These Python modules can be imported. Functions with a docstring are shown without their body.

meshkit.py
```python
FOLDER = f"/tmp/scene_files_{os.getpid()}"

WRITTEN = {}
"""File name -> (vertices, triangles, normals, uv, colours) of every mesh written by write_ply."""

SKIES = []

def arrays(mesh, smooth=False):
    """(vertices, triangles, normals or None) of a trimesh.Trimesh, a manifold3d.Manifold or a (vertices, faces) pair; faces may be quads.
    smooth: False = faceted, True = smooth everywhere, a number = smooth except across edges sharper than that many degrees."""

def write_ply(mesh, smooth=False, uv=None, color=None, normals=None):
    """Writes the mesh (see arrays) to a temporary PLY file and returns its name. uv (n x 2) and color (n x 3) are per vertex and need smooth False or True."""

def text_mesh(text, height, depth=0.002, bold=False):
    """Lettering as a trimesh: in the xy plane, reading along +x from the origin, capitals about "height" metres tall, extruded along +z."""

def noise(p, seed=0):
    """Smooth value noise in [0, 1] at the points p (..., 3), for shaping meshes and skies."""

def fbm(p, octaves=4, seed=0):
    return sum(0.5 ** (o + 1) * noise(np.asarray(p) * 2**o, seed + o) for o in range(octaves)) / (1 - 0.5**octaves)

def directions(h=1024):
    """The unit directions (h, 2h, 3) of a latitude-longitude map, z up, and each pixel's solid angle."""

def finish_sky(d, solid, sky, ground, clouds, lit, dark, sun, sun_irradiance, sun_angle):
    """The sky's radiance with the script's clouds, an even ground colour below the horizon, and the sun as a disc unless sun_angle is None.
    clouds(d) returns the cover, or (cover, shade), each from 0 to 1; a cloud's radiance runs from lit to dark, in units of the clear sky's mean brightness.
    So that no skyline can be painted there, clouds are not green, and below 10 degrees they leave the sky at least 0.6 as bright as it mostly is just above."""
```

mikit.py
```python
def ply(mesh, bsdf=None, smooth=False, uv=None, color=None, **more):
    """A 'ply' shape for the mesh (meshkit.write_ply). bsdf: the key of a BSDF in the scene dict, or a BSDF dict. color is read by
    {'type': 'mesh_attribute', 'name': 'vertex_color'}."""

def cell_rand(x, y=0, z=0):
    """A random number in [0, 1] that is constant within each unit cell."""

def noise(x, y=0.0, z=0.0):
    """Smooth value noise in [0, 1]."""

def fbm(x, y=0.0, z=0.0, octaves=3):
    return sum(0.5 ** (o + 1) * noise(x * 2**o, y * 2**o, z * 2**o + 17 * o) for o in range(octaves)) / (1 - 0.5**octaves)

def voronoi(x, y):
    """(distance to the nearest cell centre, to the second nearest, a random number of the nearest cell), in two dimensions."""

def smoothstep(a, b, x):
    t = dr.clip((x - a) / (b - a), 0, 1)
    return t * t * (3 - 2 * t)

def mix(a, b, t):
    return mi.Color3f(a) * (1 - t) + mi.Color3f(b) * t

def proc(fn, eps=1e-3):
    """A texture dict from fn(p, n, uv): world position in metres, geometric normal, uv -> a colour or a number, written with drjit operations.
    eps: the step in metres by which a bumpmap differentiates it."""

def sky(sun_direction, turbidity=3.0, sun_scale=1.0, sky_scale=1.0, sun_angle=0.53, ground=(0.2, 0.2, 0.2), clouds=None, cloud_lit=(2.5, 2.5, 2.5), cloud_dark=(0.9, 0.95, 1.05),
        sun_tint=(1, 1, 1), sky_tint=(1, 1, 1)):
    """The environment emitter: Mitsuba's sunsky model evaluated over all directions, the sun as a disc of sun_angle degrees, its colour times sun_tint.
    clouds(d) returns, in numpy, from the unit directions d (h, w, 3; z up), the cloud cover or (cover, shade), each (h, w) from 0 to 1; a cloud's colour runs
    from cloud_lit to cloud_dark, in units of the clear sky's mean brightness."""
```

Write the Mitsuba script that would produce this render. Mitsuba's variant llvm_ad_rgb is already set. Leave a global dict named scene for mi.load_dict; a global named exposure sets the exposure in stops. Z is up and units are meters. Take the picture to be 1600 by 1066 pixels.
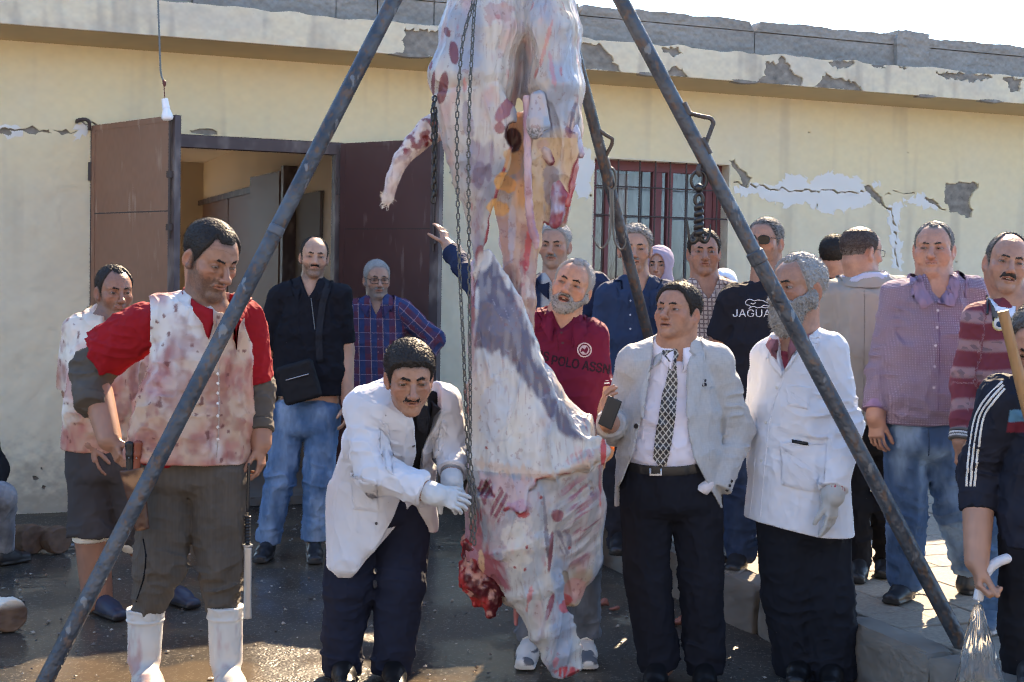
import math, random
import numpy as np, trimesh, mitsuba as mi, drjit as dr
import shapely, shapely.geometry as sg
import mikit, meshkit
from mikit import proc, fbm, noise, voronoi, smoothstep, mix, cell_rand

# ---------------------------------------------------------------- camera, sky, exposure
FPX, PITCH, ROLL, EYE = 2200.0, math.radians(2.68), math.radians(1.15), 1.63   # focal length in pixels of a 1600 px wide frame
_fw = np.array([0, math.cos(PITCH), -math.sin(PITCH)])
_r0, _u0 = np.array([1.0, 0, 0]), np.array([0, math.sin(PITCH), math.cos(PITCH)])
_R = math.cos(ROLL) * _r0 + math.sin(ROLL) * _u0
_U = math.cos(ROLL) * _u0 - math.sin(ROLL) * _r0
CAM = np.array([0, 0, EYE])
T = mi.ScalarTransform4f
scene, labels = {}, {}
scene['camera'] = {'type': 'perspective', 'fov': math.degrees(2 * math.atan(800 / FPX)), 'fov_axis': 'x', 'near_clip': 0.1, 'far_clip': 500.0,
                   'to_world': T().look_at(origin=CAM.tolist(), target=(CAM + _fw).tolist(), up=_U.tolist())}
SUN = (0.235, 0.74, 0.63)
scene['sky_light'] = mikit.sky(SUN, turbidity=2.6, sun_tint=(1.05, 1.0, .93))
exposure = 3.85

# ---------------------------------------------------------------- helpers: places
def ray(px, py):
    return _fw + _R * (px - 800) / FPX + _U * (533 - py) / FPX
def P(px, py, Y):
    """The point at distance Y in front of the camera that is seen at this pixel of the photograph."""
    d = ray(px, py); return CAM + d * (Y / d[1])
def G(px, py, z=0.0):
    d = ray(px, py); return CAM + d * ((z - EYE) / d[2])
TH = math.radians(21.3)
WE, WN, UP = np.array([math.cos(TH), math.sin(TH), 0]), np.array([math.sin(TH), -math.cos(TH), 0]), np.array([0, 0, 1.0])
WO = G(0, 803)                                        # the wall's foot at the left edge
def W(px, py, o=0.0):
    """(a, h): place along the wall and height of a pixel on the plane o metres in front of the wall."""
    d = ray(px, py); t = np.dot(WO + WN * o - CAM, WN) / np.dot(d, WN); q = CAM + d * t
    return float(np.dot(q - WO, WE)), float(q[2])
def wp(a, h, o=0.0):
    return WO + WE * a + WN * o + UP * h
def v3(*a): return np.array(a, float)
def unit(a): a = np.asarray(a, float); return a / (np.linalg.norm(a) + 1e-12)
def lerp(a, b, t): return np.asarray(a, float) * (1 - t) + np.asarray(b, float) * t
def sst(a, b, x): t = np.clip((x - a) / (b - a), 0, 1); return t * t * (3 - 2 * t)
def srgb(r, g, b):
    c = np.array([r, g, b], float) / 255; return np.where(c < .04045, c / 12.92, ((c + .055) / 1.055) ** 2.4)

# ---------------------------------------------------------------- noise on numpy points
_TAB = np.random.default_rng(7).random((64, 64, 64)).astype(np.float32)
def nz(p, s=1.0):
    """Value noise in [0, 1] at points p times s (s a number or per axis)."""
    q = np.asarray(p, np.float32) * np.asarray(s, np.float32) + np.float32(1000.37)
    i = np.floor(q).astype(np.int32); t = q - i; t = t * t * t * (t * (t * 6 - 15) + 10)
    x0, y0, z0 = i[:, 0] & 63, i[:, 1] & 63, i[:, 2] & 63
    x1, y1, z1 = (x0 + 1) & 63, (y0 + 1) & 63, (z0 + 1) & 63
    def ln(a, b, w): return a + (b - a) * w
    tx, ty, tz = t[:, 0], t[:, 1], t[:, 2]
    return ln(ln(ln(_TAB[x0, y0, z0], _TAB[x1, y0, z0], tx), ln(_TAB[x0, y1, z0], _TAB[x1, y1, z0], tx), ty),
              ln(ln(_TAB[x0, y0, z1], _TAB[x1, y0, z1], tx), ln(_TAB[x0, y1, z1], _TAB[x1, y1, z1], tx), ty), tz)
def fb(p, s=1.0, o=3):
    s = np.asarray(s, float); return sum(.5 ** (k + 1) * nz(np.asarray(p) + 3.1 * k, s * 2 ** k) for k in range(o)) / (1 - .5 ** o)
def ridge(p, s): return 1 - np.abs(2 * nz(p, s) - 1)

# ---------------------------------------------------------------- signed distance shapes and their meshes
def ecap(A, B, ra, rb=None, side=None, cap=1.0):
    """A tapered capsule of elliptical section; radii are numbers or (sideways, forwards)."""
    A, B = np.asarray(A, np.float32), np.asarray(B, np.float32)
    rb = ra if rb is None else rb
    (a0, a1), (b0, b1) = (r if isinstance(r, (tuple, list)) else (r, r) for r in (ra, rb))
    L = float(np.linalg.norm(B - A)) + 1e-9; u = (B - A) / L
    s = np.asarray(side if side is not None else ([1, 0, 0] if abs(u[0]) < .9 else [0, 0, 1]), np.float32)
    s = s - u * np.dot(s, u); s = s / np.linalg.norm(s); f = np.cross(s, u)
    u, s, f = (np.asarray(w, np.float32) for w in (u, s, f))
    def F(p, uv=False):
        q = p - A; z = q @ u; x = q @ s; y = q @ f
        t = np.clip(z / L, 0, 1); e = z - t * L
        ax, ay = a0 + (b0 - a0) * t, a1 + (b1 - a1) * t; az = np.minimum(ax, ay) * cap
        kx, ky, kz = x / ax, y / ay, e / az
        k0 = np.sqrt(kx * kx + ky * ky + kz * kz)
        k1 = np.sqrt((kx / ax) ** 2 + (ky / ay) ** 2 + (kz / az) ** 2) + 1e-9
        d = k0 * (k0 - 1) / k1
        d = np.where(k0 < .2, -np.minimum(ax, ay) * .8, d)
        if uv: return d, np.arctan2(x, y) * (ax + ay) * .5, z
        return d
    R = max(a0, a1, b0, b1); F.lo, F.hi = np.minimum(A, B) - R, np.maximum(A, B) + R
    return F
def ell(c, r, R=None):
    """An ellipsoid; R: 3 x 3 matrix whose rows are its axes."""
    c = np.asarray(c, np.float32); r = np.asarray(r if np.ndim(r) else (r,) * 3, np.float32)
    M = None if R is None else np.asarray(R, np.float32)
    def F(p):
        q = p - c
        if M is not None: q = q @ M.T
        k = q / r; k0 = np.sqrt((k * k).sum(1)); k1 = np.sqrt(((k / r) ** 2).sum(1)) + 1e-9
        return np.where(k0 < .1, -r.min() * .9, k0 * (k0 - 1) / k1)
    F.lo, F.hi = c - r.max(), c + r.max()
    return F
def smin(a, b, k):
    h = np.maximum(k - np.abs(a - b), 0) / np.maximum(k, 1e-6); return np.minimum(a, b) - h * h * k * .25
def smax(a, b, k): return -smin(-a, -b, k)
def union(prims, k=.02):
    def F(p):
        d = prims[0](p)
        for q in prims[1:]: d = smin(d, q(p), k)
        return d
    F.lo, F.hi = np.min([q.lo for q in prims], 0), np.max([q.hi for q in prims], 0)
    return F
def halfspace(c, n):
    c, n = np.asarray(c, np.float32), unit(n).astype(np.float32); return lambda p: (p - c) @ n      # keeps the side behind n

from concurrent.futures import ThreadPoolExecutor
POOL = ThreadPoolExecutor(4)
def sdmesh(f, lo, hi, h, slack=1.3, project=True):
    """Surface nets of f < 0 in the box, on a grid of h, looked at closely only near the surface."""
    lo, hi = np.asarray(lo, float), np.asarray(hi, float); K = 4
    n = np.maximum(np.ceil((hi - lo) / (K * h)).astype(int) + 1, 2)
    g = np.stack(np.meshgrid(*[lo[a] + (np.arange(n[a]) * K + 1.5) * h for a in range(3)], indexing='ij'), -1).reshape(-1, 3).astype(np.float32)
    c = f(g).reshape(n)
    near = np.abs(c) < K * h * .87 * slack + .012
    D = np.repeat(np.repeat(np.repeat(c, K, 0), K, 1), K, 2).astype(np.float32)
    b = np.argwhere(near)
    off = np.stack(np.meshgrid(*[np.arange(K)] * 3, indexing='ij'), -1).reshape(-1, 3)
    idx = (b[:, None] * K + off[None]).reshape(-1, 3)
    def part(i):
        j = idx[i:i + 16384]; D[j[:, 0], j[:, 1], j[:, 2]] = f((lo + j * h).astype(np.float32))
    list(POOL.map(part, range(0, len(idx), 16384)))
    D[[0, -1]] = np.maximum(D[[0, -1]], 1e-4); D[:, [0, -1]] = np.maximum(D[:, [0, -1]], 1e-4); D[:, :, [0, -1]] = np.maximum(D[:, :, [0, -1]], 1e-4)
    S = D < 0
    cnt = sum(S[x:S.shape[0] - 1 + x, y:S.shape[1] - 1 + y, z:S.shape[2] - 1 + z].astype(np.int8) for x in (0, 1) for y in (0, 1) for z in (0, 1))
    cells = np.argwhere((cnt > 0) & (cnt < 8))
    if not len(cells): return np.zeros((0, 3)), np.zeros((0, 3), int)
    num = np.full(cnt.shape, -1, np.int32); num[tuple(cells.T)] = np.arange(len(cells))
    corner = [np.array(q) for q in np.ndindex(2, 2, 2)]
    val = np.stack([D[tuple((cells + q).T)] for q in corner], 1)
    acc, w = np.zeros((len(cells), 3)), np.zeros(len(cells))
    for i, a in enumerate(corner):
        for j, e in enumerate(corner):
            if j > i and np.abs(a - e).sum() == 1:
                x, y = val[:, i], val[:, j]; m = (x < 0) != (y < 0)
                t = np.where(m, x / np.where(m, x - y, 1), 0)
                acc += (a + (e - a) * t[:, None]) * m[:, None]; w += m
    V = lo + (cells + acc / w[:, None]) * h
    Fs = []
    for ax in range(3):
        o1, o2 = [(1, 2), (2, 0), (0, 1)][ax]
        sl = [slice(1, -1)] * 3; sl[ax] = slice(0, -1); sh = list(sl); sh[ax] = slice(1, None)
        A_, B_ = S[tuple(sl)], S[tuple(sh)]
        for m, flip in ((A_ & ~B_, False), (~A_ & B_, True)):
            e = np.argwhere(m)
            if not len(e): continue
            e = e + 1; e[:, ax] -= 1
            d1, d2 = np.eye(3, dtype=int)[o1], np.eye(3, dtype=int)[o2]
            q = np.stack([num[tuple((e + k).T)] for k in (-d1 - d2, -d2, 0 * d1, -d1)], 1)
            q = q[(q >= 0).all(1)]
            Fs.append(q[:, ::-1] if flip else q)
    Q = np.vstack(Fs)
    if project and len(V):
        p = V.astype(np.float32); e = h * .5
        d0 = f(p); gr = np.stack([f(p + np.eye(3, dtype=np.float32)[k] * e) - d0 for k in range(3)], 1) / e
        g2 = (gr ** 2).sum(1); st = -(d0 / np.maximum(g2, .25))[:, None] * gr
        ln = np.linalg.norm(st, axis=1, keepdims=True); V = V + st * np.minimum(1, .6 * h / np.maximum(ln, 1e-9))
    d1 = np.linalg.norm(V[Q[:, 0]] - V[Q[:, 2]], axis=1) <= np.linalg.norm(V[Q[:, 1]] - V[Q[:, 3]], axis=1)
    F3 = np.vstack([Q[d1][:, [0, 1, 2]], Q[d1][:, [0, 2, 3]], Q[~d1][:, [0, 1, 3]], Q[~d1][:, [1, 2, 3]]])
    return V, F3
def merge(*ms):
    V, F, n = [], [], 0
    for m in ms:
        v, f = (m.vertices, m.faces) if hasattr(m, 'vertices') else m[:2]
        V.append(np.asarray(v, float)); F.append(np.asarray(f, int) + n); n += len(v)
    return np.vstack(V), np.vstack(F)

# ---------------------------------------------------------------- helpers: entries of the scene
_used = {}
def numbered(name):
    if name not in _used: _used[name] = 0; return name
    _used[name] += 1; return numbered(f'{name}_{_used[name]:03d}')
def put(name, mesh, mat, parent=None, smooth=True, color=None, uv=None, label=None, kind=None, cat=None, group=None, **more):
    key = numbered(parent + '__' + name if parent else name)
    if color is not None:
        n = len(mesh[0]) if isinstance(mesh, tuple) else len(mesh.vertices)
        color = np.broadcast_to(np.asarray(color, float), (n, 3))
    scene[key] = mikit.ply(mesh, mat, smooth=smooth, color=color, uv=uv, **more)
    tag(key, label, cat, group, kind)
    return key
def tag(key, label=None, cat=None, group=None, kind=None):
    t = {k: v for k, v in (('label', label), ('category', cat), ('group', group), ('kind', kind)) if v}
    if t: labels.setdefault(key, {}).update(t)
def thing(name, label, cat, group=None):
    key = numbered(name); tag(key, label, cat, group); return key

# ---------------------------------------------------------------- helpers: meshes
def boxm(a, b):
    return trimesh.creation.box(bounds=[np.minimum(a, b), np.maximum(a, b)])
def obox(o, e1, e2, e3):
    """A box from corner o along three edges."""
    o, e1, e2, e3 = (np.asarray(x, float) for x in (o, e1, e2, e3))
    V = np.array([o + e1 * i + e2 * j + e3 * k for i in (0, 1) for j in (0, 1) for k in (0, 1)])
    F = np.array([[0, 1, 3, 2], [4, 6, 7, 5], [0, 4, 5, 1], [2, 3, 7, 6], [0, 2, 6, 4], [1, 5, 7, 3]])
    if np.dot(np.cross(e1, e2), e3) < 0: F = F[:, ::-1]
    return V, np.vstack([F[:, [0, 1, 2]], F[:, [0, 2, 3]]])
def wbox(a0, a1, h0, h1, o0, o1): return obox(wp(a0, h0, o0), WE * (a1 - a0), UP * (h1 - h0), WN * (o1 - o0))
def tube(pts, r, n=10, closed=False, caps=True):
    """A tube of radius r (a number or one per point) along the points."""
    pts = np.asarray(pts, float); m = len(pts); r = np.broadcast_to(np.asarray(r, float), (m,))
    tg = np.gradient(pts, axis=0) if not closed else np.roll(pts, -1, 0) - np.roll(pts, 1, 0)
    tg /= np.linalg.norm(tg, axis=1, keepdims=True) + 1e-12
    nrm = np.zeros_like(pts); a = np.array([0, 0, 1.0]) if abs(tg[0, 2]) < .9 else np.array([1.0, 0, 0])
    for i in range(m):
        a = a - tg[i] * np.dot(a, tg[i]); a /= np.linalg.norm(a) + 1e-12; nrm[i] = a
    bi = np.cross(tg, nrm); th = np.arange(n) / n * 2 * np.pi
    V = (pts[:, None] + r[:, None, None] * (np.cos(th)[None, :, None] * nrm[:, None] + np.sin(th)[None, :, None] * bi[:, None])).reshape(-1, 3)
    i, j = np.meshgrid(np.arange(m if closed else m - 1), np.arange(n), indexing='ij'); i, j = i.ravel(), j.ravel()
    i2, j2 = (i + 1) % m, (j + 1) % n
    q = np.stack([i * n + j, i * n + j2, i2 * n + j2, i2 * n + j], 1)
    F = np.vstack([q[:, [0, 1, 2]], q[:, [0, 2, 3]]])
    if not closed and caps:
        V = np.vstack([V, pts[0], pts[-1]]); k = np.arange(n); k2 = (k + 1) % n
        F = np.vstack([F, np.stack([np.full(n, m * n), k2, k], 1), np.stack([np.full(n, m * n + 1), (m - 1) * n + k, (m - 1) * n + k2], 1)])
    return V, F
def spline(pts, n=24):
    """A smooth curve through the points (of any dimension)."""
    pts = np.asarray(pts, float); q = np.vstack([2 * pts[0] - pts[1], pts, 2 * pts[-1] - pts[-2]]); out = []
    for i in range(len(pts) - 1):
        p0, p1, p2, p3 = q[i:i + 4]
        for t in np.linspace(0, 1, n, endpoint=False):
            out.append(.5 * (2 * p1 + (p2 - p0) * t + (2 * p0 - 5 * p1 + 4 * p2 - p3) * t * t + (3 * p1 - p0 - 3 * p2 + p3) * t ** 3))
    return np.array(out + [pts[-1]])
def plate(poly, to3, d0, d1):
    """A flat piece: the shapely polygon extruded from depth d0 to d1; to3(a, b, depth) -> points."""
    ms = []
    for g in getattr(poly, 'geoms', [poly]):
        if g.geom_type != 'Polygon' or g.area < 1e-7: continue
        m = trimesh.creation.extrude_polygon(g, 1.0, engine='earcut'); v = m.vertices
        V = to3(v[:, 0:1], v[:, 1:2], d0 + (d1 - d0) * v[:, 2:3]); ms.append((V, m.faces))
    V, F = merge(*ms)
    m = trimesh.Trimesh(V, F, process=False)
    if m.volume < 0: F = F[:, ::-1]
    return V, F
def blot(cx, cy, rx, ry, rng, n=28, rough=.35, rot=0.0):
    """An irregular outline, as of broken plaster."""
    th = np.arange(n) / n * 2 * np.pi; r = np.ones(n)
    for k in range(1, 7): r += rough * (rng.random() - .35) / k ** .5 * np.cos(k * th + rng.random() * 6.28) * .5
    r += rough * .4 * (rng.random(n) - .5); x, y = rx * r * np.cos(th), ry * r * np.sin(th)
    c, s = math.cos(rot), math.sin(rot)
    return sg.Polygon(np.stack([cx + x * c - y * s, cy + x * s + y * c], 1)).buffer(0)

# ---------------------------------------------------------------- materials
VC = {'type': 'mesh_attribute', 'name': 'vertex_color'}
def rgb(r, g, b): return {'type': 'rgb', 'value': [float(r), float(g), float(b)]}
def principled(col, rough=.6, **k): return {'type': 'principled', 'base_color': col if isinstance(col, dict) else rgb(*col), 'roughness': rough, **k}
def bump(b, fn, scale, eps=1e-3): return {'type': 'bumpmap', 'arbitrary': proc(fn, eps), 'scale': scale, 'bsdf': b}
def mat(name, b): scene[name] = {'type': 'twosided', 'bsdf': b} if b['type'] not in ('dielectric', 'thindielectric', 'twosided', 'roughdielectric') else b; return name
# ---------------------------------------------------------------- shared materials
mat('hair', principled(VC, .62, specular=.3))
mat('skin', bump(principled(VC, .42, specular=.42), lambda p, n, uv: mikit.noise(p.x * 300, p.y * 300, p.z * 300), .0007))
mat('eye', principled(VC, .12, specular=.5))
mat('teeth', principled(VC, .3))
mat('dark_plastic', principled((.012, .012, .014), .3))
mat('sunglass', principled((.008, .007, .008), .12, specular=.35))
mat('cloth', bump(principled(VC, .88, specular=.15, sheen=.25), lambda p, n, uv: mikit.fbm(p.x * 55, p.y * 55, p.z * 38, 3), .010, 2e-3))
mat('smooth_cloth', bump(principled(VC, .75, specular=.2, sheen=.1), lambda p, n, uv: mikit.fbm(p.x * 30, p.y * 30, p.z * 22, 3), .010, 2e-3))
mat('leather', principled(VC, .38, specular=.4))
mat('rubber', principled(VC, .45, specular=.35))
# ---------------------------------------------------------------- heads, in head coordinates: x to the person's right, y forward, z up, origin midway between the eyes' height
def head_frame(C, yaw=0, pitch=0, roll=0, s=1.0):
    y, p, r = map(math.radians, (yaw, pitch, roll))
    ey = v3(math.sin(y), -math.cos(y), 0); ez = UP
    ey, ez = ey * math.cos(p) + ez * math.sin(p), ez * math.cos(p) - ey * math.sin(p)
    ex = np.cross(ey, ez); ez = ez * math.cos(r) - ex * math.sin(r); ex = np.cross(ey, ez)
    return np.asarray(C, float), np.stack([ex, ey, ez]), s
EYX, EYY, EYZ, EYR = .0325, .0690, .000, .0135
def cranium(w=1.0, dp=1.0):
    return union([ell((0, -.018, .032), (.0755 * w, .097 * dp, .084)), ell((0, .028, .030), (.0635 * w, .058, .058)), ell((0, .022, -.02), (.0600 * w, .063, .055))], .02)
def head_field(h):
    """h: w skull width, jaw jaw width, fat cheeks, nose size, long chin drop, open mouth, lid how far the eyes are open, ear size."""
    w, jaw, fat, ns, lg, mo, lid, er = (h.get(k, d) for k, d in (('w', 1), ('jaw', 1), ('fat', 0), ('nose', 1), ('long', 0), ('open', 0), ('lid', .22), ('ear', 1)))
    ch = -.097 - lg - mo * .008
    sm, ul = h.get('smile', 0), .0
    main = [cranium(w)]
    jawp = [ell((0, .026, -.055), (.0455 * w + .009 * fat, .052, .050))]
    for q in (-1, 1):
        jawp += [ecap((q * (.041 + .006 * fat) * jaw, -.002, -.056 - lg * .4), (q * .0155 * jaw, .066, ch + .003), .0185 + .005 * fat, .0170),
                 ell((q * (.044 * w + .003 * fat), .050, -.024), (.021 + .008 * fat, .022, .022 + .01 * fat)),
                 ell((q * (.034 + .007 * fat + sm * .5), .045 + sm, -.055 + 1.5 * sm), (.015 + .014 * fat, .02, .026))]
    jawp.append(ell((0, .074, ch), (.018 * jaw, .0165, .0165)))
    brow = [ecap((q * .010, .0835, .0205), (q * .044 * w, .064, .0215), (.009, .009), .0085) for q in (-1, 1)]
    nose = [ecap((0, .083, .010), (0, .1055 + .005 * ns, -.029), .0084, .0115 * ns), ell((0, .110 + .006 * ns, -.0325), (.0122 * ns, .0115, .0104 * ns))]
    wings = [ell((q * .0130 * ns, .0985, -.0365), (.0085 * ns, .0115, .0080)) for q in (-1, 1)]
    muz = [ell((0, .070, -.060), (.029, .0235, .026))]
    lz = -.0570
    lips = [ecap((-.0235, .0815, lz - .0025 + sm), (0, .0955, lz + .001), (.0034, .0034), (.0050, .0052)), ecap((.0235, .0815, lz - .0025 + sm), (0, .0955, lz + .001), (.0034, .0034), (.0050, .0052)),
            ecap((-.016, .0850, lz - .0085 - mo * .011 + sm), (.016, .0850, lz - .0085 - mo * .011 + sm), .0042), ell((0, .0925, lz - .0100 - mo * .012), (.0175, .0070, .0062))]
    slit = ell((0, .096, lz - .0052 - mo * .006), (.0245 + .003 * mo, .012, .0014 + .0062 * mo)) if mo else ell((0, .097, lz - .0046 + sm * .3), (.0245, .0105, .0014))
    socket = [ell((q * .0335, .0905, -.0005), (.0185, .0155, .0125)) for q in (-1, 1)]
    eyes = []
    for q in (-1, 1):
        eyes.append((ell((q * EYX, EYY, EYZ), EYR + .0021), ell((q * EYX, EYY + .013, EYZ + .0006), (.0152, .014, .0018 + .0066 * lid))))
    bag = [ell((q * .033, .0765, -.0155), (.013, .006, .005)) for q in (-1, 1)]
    fold_ = [ecap((q * .0165, .098, -.036), (q * .031, .079, -.060), .0032, .0024) for q in (-1, 1)]
    ears, pits = [], []
    for q in (-1, 1):
        c, s_ = math.cos(.42), math.sin(.42)                        # the ear stands off the head towards the back
        Rm = np.array([[c, q * s_, 0], [-q * s_, c, 0], [0, 0, 1]]) @ np.array([[1, 0, 0], [0, .97, -.24], [0, .24, .97]])
        ears.append(ell((q * (.0735 * w + .004), -.014, -.010), (.0075, .0195 * er, .0315 * er), Rm))
        ears.append(ell((q * (.0735 * w + .001), -.004, -.034), (.007, .010, .011), Rm))
        pits.append(ell((q * (.0735 * w + .0115), -.009, -.008), (.0058, .0115 * er, .0195 * er), Rm))
    socks, lidk = union(socket, .004), .004
    U1, U2, U3, U4, U5, U6 = union(jawp, .022), union(brow, .01), union(nose, .008), union(wings, .006), union(lips, .003), union(ears, .006)
    def F(p):
        d = smin(main[0](p), U1(p), .022)
        d = smin(d, muz[0](p), .014); d = smin(d, U2(p), .016)
        d = smax(d, -socks(p), .016)
        d = smin(d, bag[0](p), .008); d = smin(d, bag[1](p), .008)
        for ball, cut in eyes: d = smin(d, smax(ball(p), -cut(p), .0014), lidk)
        d = smin(d, U3(p), .010); d = smin(d, U4(p), .006)
        d = d - .0016 * (nz(p, 62) - .5) - .0009 * (nz(p, 150) - .5)
        d = smax(d, -fold_[0](p), .006); d = smax(d, -fold_[1](p), .006)
        d = smin(d, U5(p), .005); d = smax(d, -slit(p), .0015)
        e = U6(p)
        for q in pits: e = smax(e, -q(p), .004)
        d = smin(d, e, .008)
        return d
    return F

HL = dict(short=[(0, .082), (.35, .082), (.62, .070), (.82, .040), (1.05, .010), (1.25, -.020), (1.42, -.020), (1.55, .012), (1.9, .010), (2.15, -.035), (2.6, -.062), (3.2, -.066)],
          receding=[(0, .088), (.28, .090), (.50, .102), (.72, .080), (.90, .045), (1.08, .010), (1.25, -.020), (1.42, -.020), (1.55, .012), (1.9, .010), (2.15, -.035), (2.6, -.060), (3.2, -.064)],
          peak=[(0, .074), (.30, .076), (.48, .084), (.62, .078), (.80, .046), (1.02, .010), (1.25, -.018), (1.42, -.018), (1.55, .012), (1.9, .010), (2.15, -.035), (2.6, -.062), (3.2, -.066)],
          bald=[(0, .20), (.70, .20), (.95, .070), (1.08, .020), (1.25, -.016), (1.42, -.018), (1.55, .012), (1.9, .010), (2.15, -.035), (2.6, -.060), (3.2, -.064)],
          low=[(0, .062), (.40, .060), (.70, .048), (.90, .022), (1.10, -.004), (1.28, -.030), (1.42, -.030), (1.55, .012), (1.9, .008), (2.15, -.040), (2.6, -.068), (3.2, -.072)])
SKINK = np.array([.93, .86, .84])
def azim(p): return np.arctan2(np.abs(p[:, 0]), p[:, 1] + .012)

def blades(V, F, col, n, L, rng, comb, w=.0011):
    """Short single hairs standing off a hair surface."""
    if not len(F): return V, F, col
    a, b, c = V[F[:, 0]], V[F[:, 1]], V[F[:, 2]]; nr = np.cross(b - a, c - a); ar = np.linalg.norm(nr, axis=1) + 1e-15; f = rng.choice(len(F), n, p=ar / ar.sum()); N = nr[f] / ar[f][:, None]
    t = rng.random((n, 2)); t = np.where(t.sum(1, keepdims=True) > 1, 1 - t, t); p = a[f] + (b - a)[f] * t[:, :1] + (c - a)[f] * t[:, 1:]
    d = N * .75 + np.asarray(comb) + rng.normal(0, .35, (n, 3)); d /= np.linalg.norm(d, axis=1, keepdims=True); s = np.cross(d, rng.normal(0, 1, (n, 3))); s /= np.linalg.norm(s, axis=1, keepdims=True) + 1e-9
    l = (L * (.5 + rng.random(n)))[:, None]; q = np.stack([p - s * w - N * .001, p + s * w - N * .001, p + d * l], 1).reshape(-1, 3); k = np.arange(n)[:, None] * 3 + np.arange(3)
    cb = np.repeat(col[F[f, 0]] * (.6 + .9 * rng.random((n, 1))), 3, 0)
    return np.vstack([V, q]), np.vstack([F, k + len(V)]), np.vstack([col, cb])
def varied(key, h):
    r = np.random.default_rng(hash_name(key)); h = dict(h)
    for k, d0, a in (('nose', 1, .09), ('w', 1, .025), ('long', 0, .005), ('browz', 0, .0014), ('jaw', 1, .05), ('ear', 1, .08)): h[k] = h.get(k, d0) + r.uniform(-a, a)
    return h
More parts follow.
